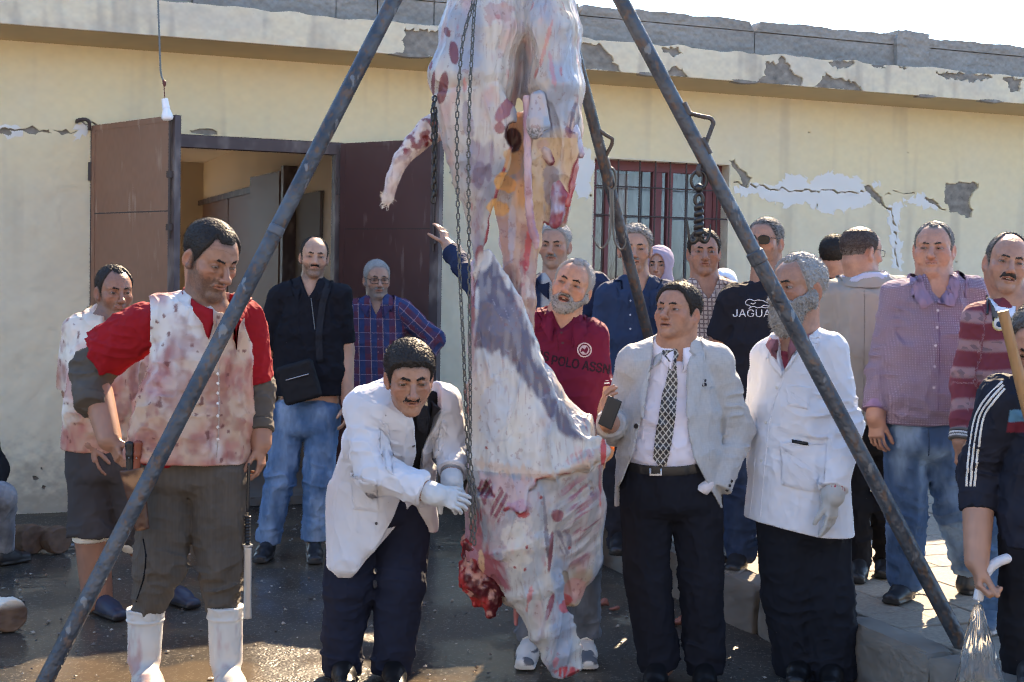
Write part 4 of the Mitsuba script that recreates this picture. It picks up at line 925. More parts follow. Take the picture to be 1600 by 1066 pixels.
for k in range(len(cuts_) - 1):                                        # board-marked concrete panels
    for lo_, hi_ in ((fB, h1 + .22), (h1 + .226, None)):
        if hi_ is None:
            sel = (par > cuts_[k] + .004) & (par < cuts_[k + 1] - .004); top_ = np.c_[par[sel], pj[sel]]
            if len(top_) < 2: continue
            g = sg.Polygon(np.vstack([[[cuts_[k] + .004, lo_], [cuts_[k + 1] - .004, lo_]], top_])).buffer(0)
        else: g = sg.box(cuts_[k] + .004, lo_, cuts_[k + 1] - .004, hi_)
        o_ = OP + rw.uniform(-.006, .006) + (.012 if hi_ is None else 0); put('parapet__panel', plate(g, lambda a, h, d: WO + WE * a + UP * h + WN * d, OP - .12, o_), 'concrete', bld, smooth=False)
pa, pb = W(1397, 60, OP)[0], W(1446, 60, OP)[0]
b = plate(rough(sg.box(pa, fB, pb, pT + .035), .02, 5, .04), lambda a, h, d: WO + WE * a + UP * h + WN * d, OP - .13, OP + .05); put('parapet__pillar', b, 'concrete', bld, smooth=False)
put('roof', obox(wp(A0, fT - .12, .1), WE * (A1 - A0), -WN * 6, UP * .1), 'concrete', bld, smooth=False)
# rooms behind the doorway and the window
RD, CH = 7.0, 2.86
def room(name, mesh, m): return put('room__' + name, mesh, m, bld, smooth=False)
sd = dR + .10; rl = dL - 2.2
room('ceiling', wbox(rl, sd + .1, CH, CH + .1, -.245, -RD), 'room_ceiling'); room('floor', wbox(rl, sd + .1, -.02, .03, -.245, -RD), 'room_floor')
room('side_wall', wbox(sd, sd + .1, .03, CH - .002, -.245, -RD), 'room_wall')
for a0, a1, h0, h1 in ((sd - 1.0, sd - .002, .03, CH - .002), (rl, sd - 1.002, .03, .7), (rl, rl + .4, .702, CH - .002)): room('back_wall', wbox(a0, a1, h0, h1, -RD, -RD + .15), 'room_wall')  # pieces leave an unseen opening, added to let sun brighten the room
room('left_wall', wbox(rl - .1, rl, .03, CH - .002, -.245, -RD), 'room_wall')
for k, (o0, o1) in enumerate([(-2.2, -3.3), (-3.62, -4.9), (-4.95, -6.6)]): room('cupboard_door', wbox(sd - .045, sd - .004, .04, 2.37, o0, o1), 'room_brown')
room('cupboard_frame', wbox(sd - .06, sd - .047, 2.36, 2.42, -2.1, -6.9), 'frame_paint'); room('cupboard_frame', wbox(sd - .05, sd - .004, .04, 2.37, -3.32, -3.6), 'bar_metal')  # second piece: dark strip put in for the shaded gap between the doors
inner = obox(wp(sd - .13, .04, -2.0), WE * -.06 + WN * -.97, UP * 2.42, WE * .04); room('open_door', inner, 'room_brown')
room('post', wbox(sd - .12, sd - .004, .03, 2.5, -1.88, -1.98), 'frame_paint'); room('side_panel', wbox(sd - .03, sd - .004, .03, 2.25, -.95, -1.8), 'room_grey')
# door frame and its two leaves
fr_ = thing('door_frame', 'dark rusty steel frame of the double doorway', 'door frame')
put('head', wbox(dL, dR, dT - .085, dT - .002, -.10, -.002), 'frame_paint', fr_, smooth=False); put('jamb', wbox(dL, dL + .05, 0, dT - .087, -.10, .004), 'frame_paint', fr_, smooth=False); put('jamb', wbox(dR - .05, dR, 0, dT - .087, -.10, .004), 'frame_paint', fr_, smooth=False)
put('threshold', wbox(dL - .1, dR + .1, 0, .06, -.24, .10), 'kerb_concrete', fr_, smooth=False)
def leaf(name, hinge, w, ang, m, label, h0, h1, split):
    k = thing(name, label, 'door'); e = np.array([math.cos(ang), math.sin(ang), 0]); nn = np.array([e[1], -e[0], 0]); o = hinge + UP * 0
    def bx(a0, a1, z0, z1, d0, d1): return obox(o + e * a0 + UP * z0 + nn * d0, e * (a1 - a0), UP * (z1 - z0), nn * (d1 - d0))
    put('sheet', bx(.04, w - .07, h0 + .03, split - .0005, -.010, .014), m, k, smooth=False); put('sheet', bx(.04, w - .07, split + .0005, h1 - .03, -.010, .014), m, k, smooth=False)
    put('seam', bx(.04, w - .07, split - .004, split + .004, .0142, .0156), 'bar_metal', k, smooth=False)
    put('stile', bx(0, .045, h0, h1, -.022, .0175), m, k, smooth=False); put('stile', bx(w - .075, w, h0, h1, -.022, .020), 'frame_paint', k, smooth=False)
    put('rail', bx(.045, w - .075, h1 - .035, h1, -.022, .0175), m, k, smooth=False); put('rail', bx(.045, w - .075, h0, h0 + .035, -.022, .0175), m, k, smooth=False)
    put('bolt', merge(tube([o + e * (w - .035) + nn * .034 + UP * (h1 - .75), o + e * (w - .035) + nn * .034 + UP * (h1 - .03)], .008, 8), bx(w - .055, w - .015, h1 - .38, h1 - .34, .020, .045), bx(w - .055, w - .015, h1 - .70, h1 - .66, .020, .045)), 'bar_metal', k, smooth=40)
    for z in (h0 + .3, (h0 + h1) / 2, h1 - .3): put('hinge', tube([o + nn * .02 + UP * (z - .06) - e * .012, o + nn * .02 + UP * (z + .06) - e * .012], .014, 8), 'bar_metal', k, smooth=40)
    return k
hl_ = wp(dL + .02, 0, .02); hr_ = wp(dR - .01, 0, .03)
angL = math.radians(-46); wL_ = 1.06
leaf('door_leaf', hl_, wL_, angL, 'door_paint', 'tan brown steel door leaf, the left one of the open doorway', .05, dT + .02, 1.98)
leaf('door_leaf', hr_, .90, math.radians(-36), 'door_paint_dark', 'dark maroon steel door leaf, the right one of the open doorway', .05, dT - .01, 1.93)
# window with grille
win = thing('barred_window', 'red framed window with rusty bars and grey curtains', 'window')
fw_, dep = .085, -.12
put('reveal', plate(sg.box(wL - .002, wB - .002, wR + .002, wT + .002).difference(sg.box(wL + .012, wB + .012, wR - .012, wT - .012)), lambda a, h, d: WO + WE * a + UP * h + WN * d, -.23, -.001), 'plaster_fascia', win, smooth=False)
put('frame', plate(sg.box(wL + .013, wB + .013, wR - .013, wT - .013).difference(sg.box(wL + fw_, wB + fw_, wR - fw_, wT - fw_)), lambda a, h, d: WO + WE * a + UP * h + WN * d, dep - .06, dep), 'window_red', win, smooth=False)
for x0, x1 in ((1020, 1034), (1043, 1051), (946, 952), (1103, 1113)):
    a0, a1 = W(x0, 320, dep)[0], W(x1, 320, dep)[0]; put('mullion', wbox(a0, a1, wB + fw_, wT - fw_ - .002, dep - .05, dep - .004), 'window_red', win, smooth=False)
xs = [wL + fw_, W(1027, 320, dep)[0], W(1047, 320, dep)[0], wR - fw_]
for a0, a1 in zip(xs[:-1], xs[1:]): put('pane', obox(wp(a0, wB + fw_, dep - .03), WE * (a1 - a0), UP * (wT - wB - 2 * fw_), WN * .0001)[0:2] if False else (np.array([wp(a0, wB + fw_, dep - .03), wp(a1, wB + fw_, dep - .03), wp(a1, wT - fw_, dep - .03), wp(a0, wT - fw_, dep - .03)]), np.array([[0, 1, 2], [0, 2, 3]])), 'pane', win, smooth=False)
def drape(a0, a1, h0, h1, o, amp, n, seed):
    u = np.linspace(0, 1, n); z = np.linspace(h0, h1, 8); A_, Z_ = np.meshgrid(u, z, indexing='ij'); oo = o + amp * np.sin(A_ * n * .55 + seed) + amp * .5 * np.sin(A_ * n * .9 + Z_ * 2)
    V = WO + WE * (a0 + (a1 - a0) * A_.ravel())[:, None] + UP * Z_.ravel()[:, None] + WN * oo.ravel()[:, None]; i, j = np.meshgrid(np.arange(n - 1), np.arange(7), indexing='ij'); i, j = i.ravel(), j.ravel()
    F = np.vstack([np.stack([i * 8 + j, (i + 1) * 8 + j, (i + 1) * 8 + j + 1], 1), np.stack([i * 8 + j, (i + 1) * 8 + j + 1, i * 8 + j + 1], 1)]); return shell2d(V, V - WN * .004, F)
put('curtain', drape(wL + .05, wR - .05, wB, wT, -.30, .018, 60, 0), 'curtain_grey', win, label='grey blue curtain'); put('curtain', drape(W(946, 300)[0], W(1003, 300)[0], wB, wT - .1, -.255, .010, 24, 1), 'curtain_brown', win, label='brown curtain')
room('window_back', wbox(wL - .3, wR + .3, wB - .3, wT + .3, -.9, -.85), 'room_brown')
for k, x in enumerate((942, 965, 974.5 + 24, 1023, 1046, 1071, 1096, 1120)):
    a_ = W(x, 320, -.03)[0]; put('bar', tube([wp(a_, wB + .01, -.03), wp(a_, wT - .006, -.03)], .0065, 6), 'bar_metal', win)
for y in (293, 338): h_ = W(1000, y, -.022)[1]; put('bar', tube([wp(wL + .01, h_, -.022), wp(wR - .01, h_, -.022)], .0055, 6), 'bar_metal', win)
# bulb on its wire, iron staple by the door
lam = thing('hanging_bulb', 'white light bulb hanging on a grey wire above the doorway', 'light bulb'); oY = P(258, 160, 8.9)
Yb = 8.55
wire = spline([P(246, -60, Yb), P(247, 0, Yb), P(249, 60, Yb), P(251, 110, Yb), P(255, 126, Yb)], 8); mat('wire_grey', principled((.13, .145, .15), .6)); mat('white_plastic', principled((.78, .79, .82), .35)); mat('copper', principled((.12, .03, .02), .5))
put('wire', tube(wire, .0055, 6), 'wire_grey', lam); put('knot', tube(spline([P(254, 126, Yb), P(258, 128, Yb), P(257, 134, Yb), P(255, 128, Yb)], 4), .007, 6), 'copper', lam); put('cord', tube([P(256, 130, Yb), P(257.5, 155, Yb)], .003, 5), 'copper', lam)
def lathe(A, B, prof, n=20):
    A, B = np.asarray(A, float), np.asarray(B, float); return tube([lerp(A, B, t) for t, _ in prof], [r for _, r in prof], n)
put('socket', lathe(P(257.3, 154, Yb), P(259.5, 169, Yb), [(0, .010), (.02, .019), (.5, .021), (1, .024)]), 'white_plastic', lam, smooth=40)
put('bulb', lathe(P(259.5, 169, Yb), P(262.5, 189, Yb), [(0, .020), (.1, .022), (.5, .032), (.75, .036), (.92, .028), (1, .008)]), 'white_plastic', lam, smooth=50)
put('iron_staple', tube(spline([wp(*W(120, 191), .0), wp(*W(121, 189), .05), wp(*W(132, 188), .06), wp(*W(138, 192), .05), wp(*W(139, 204), .03)], 5), .012, 7), 'bar_metal', None, label='bent iron staple sticking out of the wall by the left door leaf', cat='staple')
# ---------------------------------------------------------------- cloth patterns (uv in metres on the garment)
def lines(x, per, w): return mikit.smoothstep(w, w * .55, dr.abs(x / per - dr.floor(x / per) - .5) * per)
def m_plaid(p, n, uv):
    c = mix((.022, .036, .115), (.11, .018, .032), mikit.smoothstep(.35, .65, .5 + .5 * dr.sin(uv.x * 2 * math.pi / .075)) * .8)
    c = mix(c, (.020, .030, .10), mikit.smoothstep(.3, .7, .5 + .5 * dr.sin(uv.y * 2 * math.pi / .085)) * .45)
    return mix(mix(c, (.30, .20, .22), lines(uv.x, .075, .0035) * .7), (.24, .18, .26), lines(uv.y, .085, .003) * .6)
mat('plaid', bump(principled(proc(m_plaid), .85), lambda p, n, uv: mikit.fbm(p.x * 45, p.y * 45, p.z * 30, 3), .010, 2e-3))
def m_purple(p, n, uv):
    w = .0105; a, b = dr.sin(uv.x * 2 * math.pi / w), dr.sin(uv.y * 2 * math.pi / w)
    return mix((.40, .35, .42), (.13, .085, .135), mikit.smoothstep(-.45, .25, dr.maximum(a, b)) * .95) * (.92 + .16 * mikit.fbm(p.x * 6, p.y * 6, p.z * 6, 2))
mat('purple_check', bump(principled(proc(m_purple), .85), lambda p, n, uv: mikit.fbm(p.x * 45, p.y * 45, p.z * 30, 3), .010, 2e-3))
def m_check(p, n, uv):
    w = .022; g = dr.maximum(lines(uv.x, w, .0042), lines(uv.y, w, .0042)); return mix((.44, .37, .32), (.10, .065, .07), g * .85)
mat('check', principled(proc(m_check), .85))
def m_suit(p, n, uv): return mix((.335, .345, .355), (.43, .435, .44), mikit.noise(p.x * 260, p.y * 260, p.z * 60) * .6 + mikit.noise(p.x * 60, p.y * 60, p.z * 260) * .4)
mat('suit_grey', bump(principled(proc(m_suit), .85, sheen=.2), lambda p, n, uv: mikit.fbm(p.x * 35, p.y * 35, p.z * 22, 3), .012, 2e-3))
def m_tie(p, n, uv):
    w = .0225; a, b = lines(uv.x + uv.y * .75, w, .0030), lines(uv.x - uv.y * .75, w, .0030); return mix((.012, .011, .014), (.52, .49, .44), dr.maximum(a, b) * .85)
mat('tie_silk', principled(proc(m_tie), .4, specular=.5))
def m_denim(p, n, uv):
    a = mikit.fbm(p.x * 7, p.y * 7, p.z * 3, 3); return mix((.045, .095, .20), (.16, .25, .40), mikit.smoothstep(.38, .72, a)) * (.85 + .3 * mikit.noise(p.x * 120, p.y * 120, p.z * 40))
mat('denim', bump(principled(proc(m_denim), .9), lambda p, n, uv: mikit.fbm(p.x * 40, p.y * 40, p.z * 28, 3), .012, 2e-3))
def m_maroon(p, n, uv):
    v = uv.y + .10 * dr.abs(uv.x); s = dr.sin(v * 2 * math.pi / .115 + 1.2 * mikit.noise(uv.x * 9, uv.y * 4, 0)); k = mikit.voronoi(uv.x * 38, uv.y * 55)[2]
    c = mix((.14, .024, .038), (.27, .165, .18), mikit.smoothstep(-.1, .8, s)); return mix(c, (.13, .09, .11), mikit.smoothstep(.62, .75, k) * mikit.smoothstep(.35, .8, s) * .8)
mat('maroon_knit', bump(principled(proc(m_maroon), .9, sheen=.4), lambda p, n, uv: mikit.fbm(p.x * 60, p.y * 60, p.z * 60, 2), .010, 2e-3))
WHITE, BLACK = tint((.60, .605, .645), .06, 5), tint((.012, .013, .018), .15, 8)
def denim_c(base=(.075, .14, .26), hi=(.22, .31, .45)):
    return lambda V: lerp(base, hi, sst(.35, .75, fb(V, (9, 9, 3.5), 3))[:, None]) * (.85 + .3 * nz(V, (120, 120, 40)))[:, None]
def stains(base, z0, z1, seed, brown=(.40, .25, .15), blood=(.30, .075, .07)):
    """Old and fresh blood on white cotton, more of it lower down."""
    def f(V):
        q = V + seed; lowness = sst(z1, z0, V[:, 2]); a = fb(q, 7, 4); b = fb(q + 5, 13, 4); d = fb(q + 11, (5, 5, 3), 4); c = np.asarray(base, float) * (.93 + .14 * fb(q, 6, 2))[:, None]
        w = sst(.40, .68, d + .26 * lowness - .06); c = c * (1 - .8 * w[:, None]) + np.array(brown) * 1.15 * .8 * w[:, None]
        w = sst(.44, .74, a + .24 * lowness - .05) * (.5 + .5 * nz(q, (60, 60, 14))); c = c * (1 - .8 * w[:, None]) + np.array(blood) * 1.15 * .8 * w[:, None]
        w = sst(.52, .72, b + .10 * lowness) * (.4 + .6 * nz(q + 4, (45, 45, 30))); c = c * (1 - .7 * w[:, None]) + np.array(blood) * .75 * .7 * w[:, None]
        w = sst(.86, .90, nz(q, 46)) * .8; return c * (1 - w[:, None]) + np.array([.14, .05, .045]) * w[:, None]
    return f
# ---------------------------------------------------------------- the butcher in front on the left
def butcher():
    s = Person('butcher in blood-stained white vest over a red shirt, white rubber boots, looking down', 5.43,
        dict(at=(330, 404, -.06), yaw=46, pitch=-22, roll=3, size=124, lines=1, skin=(.33, .185, .125), hair='peak', top=.009, sides=.003, stubble=.75, nose=1.05, lid=.12, gaze=(.1, 1, -.5), curl=330, browt=1.0),
        dict(sa=(246, 497, -.07), sb=(383, 500, .09), ea=(143, 578, .10), wa=(171, 686, -.05), eb=(402, 603, .14), wb=(408, 692, .04), ha=(262, 742), hb=(342, 742), ka=(251, 872, -.03), kb=(346, 875), aa=(219, 1000), ab=(352, 1000)))
    st = [(322, 498, 66, .105), (318, 560, 76, .125), (306, 640, 92, .135), (297, 712, 100, .14)]
    cv = s.local([(291, 430), (304, 462), (328, 486), (352, 490), (372, 478), (380, 440)], 0)
    # grey long-sleeved undershirt, red shirt, white vest
    gs = [ecap(s.p(200, 535, .05), s.J['ea'], 27 * s.m, 30 * s.m)] + [ecap(s.J['ea'], s.p(141, 640, -.02), 30 * s.m, 23 * s.m)]; g2 = s.limb(['sb', 'eb'], [26, 25]) + [ecap(s.J['eb'], s.p(406, 676, .05), 25 * s.m, 22 * s.m)]
    grey = tint((.085, .074, .064), .25, 14)
    for k, (gp, e, c1, f1) in enumerate(((gs, 'ea', s.p(141, 634, -.02), s.J['ea']), (g2, 'eb', s.p(406, 672, .05), s.J['eb']))):
        s.garment('undershirt_sleeve', gp[:1], [(s.J[e], gp[1:])], grey, cuts=[s.cutat(c1, f1)], joints=[(s.J[e], .12, .016), (c1, .07, .010)], fold=.005, fs=(9, 20, 9), kj=.03)
        u = unit(c1 - f1); put('cuff', tube([c1 - u * .035, c1 - u * .03, c1 + u * .004, c1 + u * .006], [.060 - .008 * k, .063 - .008 * k, .061 - .008 * k, .05 - .008 * k], 20), 'cloth', s.key, color=grey(tube([c1 - u * .035, c1 - u * .03, c1 + u * .004, c1 + u * .006], .06, 20)[0]))
    red = tint((.25, .010, .016), .15, 10)
    ra = [ecap(s.p(226, 508, -.01), s.p(160, 556, .08), 36 * s.m, 40 * s.m)]; rb = [ecap(s.J['sb'], s.p(399, 594, .13), 30 * s.m, 29 * s.m)]
    s.garment('red_shirt', s.torso(st, -.012) + s.yoke(26, 34), [(s.J['sa'], ra), (s.J['sb'], rb)], red, carve=[(s.local([(298, 420), (312, 470), (330, 492), (352, 494), (368, 480), (374, 430)]), .0)], hem=s.hemline([(190, 726), (420, 728)]),
        cuts=[s.cutat(s.p(172, 552, .08), s.J['sa']), s.cutat(s.p(399, 592, .13), s.J['sb'])], joints=[(s.p(185, 535), .14, .014), (s.p(398, 560), .1, .010)], fold=.007, fs=(9, 9, 9))
    s.collar(s.last, red, r=(.070, .076), gap=.42, fall=.055, point=.05, at=s.p(338, 474, -.03), open_=.03)
    vest = stains((.60, .59, .585), s.p(300, 715)[2], s.p(300, 470)[2], 3.0)
    F = s.garment('vest', s.torso([(322, 498, 70, .112), (318, 560, 78, .135), (306, 640, 93, .155), (297, 712, 101, .172), (297, 740, 101, .172)]) + s.yoke(34, 36, grow=.008), [], vest, carve=[(cv, .0)], hem=s.hemline([(190, 712), (300, 718), (400, 724)]), fold=.010, fs=(8, 3.4, 8), joints=[(s.p(225, 640, -.1), .16, .014), (s.p(320, 620, -.12), .2, .008)], h=.0062,
        cuts=[lambda p, c=s.J['sa'] + v3(-.085, 0, 0) : .086 - np.linalg.norm((p - c.astype(np.float32)) * np.float32([1, .55, .75]), axis=1), lambda p, c=s.J['sb'] + v3(.075, 0, 0): .080 - np.linalg.norm((p - c.astype(np.float32)) * np.float32([1, .55, .75]), axis=1)])
    put('vest__seam', line_on(F, [(338, 500), (341, 560), (342, 620), (341, 680), (338, 716)], s.Y, .0022, lift=.0008), 'cloth', s.key, color=(.42, .33, .29))
    s.buttons(F, [(340, y) for y in (584, 599, 614, 631, 650, 667, 686)], (.75, .72, .68))
    cord = lambda V: np.array([.088, .074, .062]) * (.8 + .4 * fb(V, (10, 10, 4), 3))[:, None] * (.97 + .06 * np.sin(V[:, :1] * 2 * math.pi / .011))
    s.trousers([(303, 690, 84, .125), (303, 745, 83, .13)], [46, 41, 13], [46, 39, 13], cord, top=690, knee=.018, foot=.008, joints=[(s.p(245, 935, -.05), .09, .016), (s.p(350, 935, -.05), .09, .016)])
    put('stripe', line_on(s.last, [(224, 842), (228, 870), (224, 905), (213, 940)], s.Y, .0035), 'cloth', s.key, color=(.008, .008, .01))
    boot = lambda V: np.array([.54, .51, .47]) * (.9 + .16 * fb(V, 9, 3))[:, None] * (1 - .6 * sst(.5, .72, fb(V + 3, (17, 17, 7), 4))[:, None] * np.array([.35, .75, .75])) * (1 - .55 * sst(.25, .0, V[:, 2:3] + .1 * fb(V, 12, 2)[:, None]) * np.array([.5, .7, .85]))
    for a, topx, topy, by, toe in (('aa', 228, 950, 1060, (238, 1098)), ('ab', 352, 946, 1060, (366, 1098))):
        A, B = s.p(topx, topy), s.p(topx - 3 if a == 'aa' else topx + 1, by); g = B[2]; d = unit((G(*toe) - B) * [1, 1, 0]); sd = np.cross(d, UP); B = v3(B[0], B[1], .10)
        bp = [ecap(A, B, (28 * s.m, 29 * s.m), (25 * s.m, 28 * s.m), side=sd, cap=.3), ecap(B - UP * .035 - d * .02, v3(*(B + d * .13)[:2], .045), (.050, .055), (.052, .042), side=sd), ecap(v3(*(B + d * .10)[:2], .04), v3(*(B + d * .185)[:2], .036), (.053, .040), (.046, .034), side=sd)]
        U = union(bp, .035); ring = A - UP * .045
        def f(p, U=U, A=A, ring=ring):
            d_ = U(p); r = np.sqrt(((p[:, :2] - ring[:2].astype(np.float32)) ** 2).sum(1))
            d_ = d_ - .006 * np.exp(-((p[:, 2] - ring[2]) / .006) ** 2) - .005 * np.exp(-((p[:, 2] - A[2] + .004) / .006) ** 2) - .002 * ridge(p, (14, 14, 20)) ** 3
            d_ = d_ - .0042 * ((p[:, 2] > ring[2] + .01) & (p[:, 2] < A[2] - .008)) * sst(.45, .6, nz(p, (70, 70, 45)))
            return smax(smax(d_, p[:, 2] - np.float32(A[2]), .004), -p[:, 2], .003)
        V, Fc = sdmesh(f, U.lo - .02, np.maximum(U.hi, A + .09) + .02, .0058); put('boot', (V, Fc), 'rubber', s.key, color=boot(V))
    s.bare('a', hand=dict(d=unit(s.p(192, 728, -.08) - s.J['wa']), n=v3(.75, .55, .1), curl=(.35, .45, .55, .6), thumb=(.8, .35, .5)), radii=(24, 19), frac=.35)
    s.bare('b', hand=dict(d=v3(.06, -.15, -1), n=v3(-.8, .1, .1), curl=(.45, .55, .65, .7), thumb=(.8, .45, .4)), radii=(21, 17), frac=.5)
    s.core += s.torso(st, -.035); s.finish(s.torso(st[:1], -.02) + [ecap(s.p(322, 500), s.p(318, 545), (.12, .085), (.12, .09), side=s.s)], nbase=(322, 486), neckr=62)
    # knives in a sheath at the hip and a sharpening steel hanging from the belt
    k = thing('knife_sheath', 'brown leather sheath with two knives hanging at the butcher\'s right hip', 'sheath'); Yk = 5.24
    A, B = P(206, 733, Yk), P(222, 826, Yk); 
    m = union([ecap(A, B, (.045, .016), (.026, .012), side=v3(1, 0, 0), cap=.5)], .01); f = lambda p: smax(m(p) - .003 * nz(p, 60), (p - A.astype(np.float32)) @ unit(A - B).astype(np.float32), .003)
    V, Fc = sdmesh(f, m.lo - .01, m.hi + .01, .005); put('case', (V, Fc), 'leather', k, color=lerp((.07, .030, .018), (.30, .15, .07), sst(.45, .75, fb(V, 20, 3))[:, None]))
    for x0, y0, x1, y1, c, nm in ((203, 736, 202, 694, (.012, .012, .013), 'black_handle'), (213, 738, 216, 693, (.20, .045, .02), 'wooden_handle')):
        a, b = P(x0, y0, Yk), P(x1, y1, Yk); hn = union([ecap(a, lerp(a, b, .6), (.014, .010), (.013, .010), side=v3(1, 0, 0)), ecap(lerp(a, b, .6), b, (.013, .010), (.017, .012), side=v3(1, 0, 0))], .01); V, Fc = sdmesh(hn, hn.lo - .005, hn.hi + .005, .004); put(nm, (V, Fc), 'leather', k, color=c)
        put('rivet', tube([lerp(a, b, .5) - v3(0, .012, 0), lerp(a, b, .5) - v3(0, .006, 0)], .003, 8), 'steel', k)
    k = thing('sharpening_steel', 'grey sharpening steel hanging on a chain at the butcher\'s left hip', 'sharpening steel'); Ys = 5.38
    put('cord', tube(spline([P(389, 724, Ys), P(388, 760, Ys), P(387, 800, Ys)], 6), .006, 6), 'dark_plastic', k); a, b = P(387, 806, Ys), P(387, 851, Ys)
    put('handle', tube([lerp(a, b, t) for t in np.linspace(0, 1, 40)], .011 + .003 * np.sin(np.linspace(0, 1, 40) * 2 * math.pi * 9), 12), 'dark_plastic', k, smooth=True)
    put('guard', tube([P(387, 851, Ys), P(387, 854, Ys)], .020, 16), 'steel', k, smooth=40); V = union([ecap(P(387, 856, Ys), P(387, 966, Ys), (.0165, .008), (.0165, .008), side=v3(1, 0, 0), cap=.4)], .01); put('blade', sdmesh(V, V.lo - .005, V.hi + .005, .0045), 'steel', k)
mat('steel', principled((.42, .42, .43), .38, metallic=.85))
butcher()
# ---------------------------------------------------------------- the man in the stained shirt behind the butcher
SK1, SK2, SK3 = (.33, .19, .13), (.38, .235, .165), (.28, .155, .105)
def helper_man():
    s = Person('man in dirty white short-sleeved shirt and rolled-up dark trousers behind the butcher', 6.6,
        dict(at=(179, 456), yaw=34, pitch=-4, size=88, skin=SK3, hair='receding', top=.008, sides=.003, stubble=.45, lid=.2),
        dict(sa=(122, 515), sb=(214, 508, .08), ea=(116, 612, .08), wa=(139, 694, -.10), eb=(236, 600, .15), wb=(230, 690, .05), ha=(140, 720), hb=(195, 720), ka=(144, 830, -.02), kb=(210, 830, .05), aa=(152, 935), ab=(262, 925, .25)))
    st = [(168, 512, 46, .105), (163, 560, 52, .12), (158, 640, 56, .13), (156, 712, 58, .13)]
    c = stains((.66, .63, .57), s.p(160, 700)[2], s.p(160, 480)[2], 8.0, (.40, .27, .16))
    ra, rb = s.limb(['sa', 'ea'], [27, 25]), s.limb(['sb', 'eb'], [25, 23])
    F = s.garment('shirt', s.torso(st) + s.yoke(22, 30), [(s.J['sa'], ra), (s.J['sb'], rb)], c, carve=[(s.local([(168, 470), (178, 500), (188, 530), (194, 500), (200, 470)]), .0)], hem=s.hemline([(90, 700), (220, 706)]), cuts=[s.cutat(s.p(115, 606, .08), s.J['sa']), s.cutat(s.p(236, 596, .15), s.J['sb'])], joints=[(s.p(150, 640, -.1), .2, .010)], fold=.008, fs=(8, 5, 8), h=.0085)
    s.collar(F, c, r=(.066, .070), gap=.5, fall=.045, point=.05, at=s.p(176, 494))
    s.trousers([(158, 690, 54, .13), (166, 735, 52, .13)], [36, 34, 30], [33, 30, 28], tint((.050, .046, .048), .2, 8), top=690, hem=(832, 838), h=.0095)
    for a, b, k in (('ka', 'aa', 833), ('kb', 'ab', 842)):
        A, B = s.J[a], s.J[b]; z = s.p(158, k)[2]; q = A + (B - A) * ((z - A[2]) / (B[2] - A[2])); u = unit(B - A); V = tube([q - u * .03, q - u * .025, q + u * .02, q + u * .03, q + u * .03], [.090, .098, .093, .085, .05], 22)
        put('rolled_cuff', V, 'cloth', s.key, color=tint((.62, .58, .50), .12, 14)(V[0]))
    s.shoe('aa', G(205, 975), col=(.028, .035, .06), sole=(.02, .02, .022), top=.075, hh=.0065); s.shoe('ab', G(318, 955), col=(.028, .035, .06), sole=(.02, .02, .022), top=.075, hh=.0065)
    s.bare('a', hand=dict(d=v3(.25, -.2, -1), n=v3(.6, .75, 0), curl=(.3, .4, .45, .5), thumb=(.8, .5, .3)), radii=(18, 14), upper=(.6, 21), h=.0044)
    lg = [union(s.limb(['ka', 'aa'], [19, 12]), .02), union(s.limb(['kb', 'ab'], [19, 12]), .02)]
    s.core += s.torso(st, -.04); s.finish(s.torso(st[:1], -.02) + [ecap(s.p(170, 512), s.p(166, 555), (.11, .085), (.11, .09), side=s.s)], legs=lg, nbase=(170, 500), neckr=44, hres=.0046)
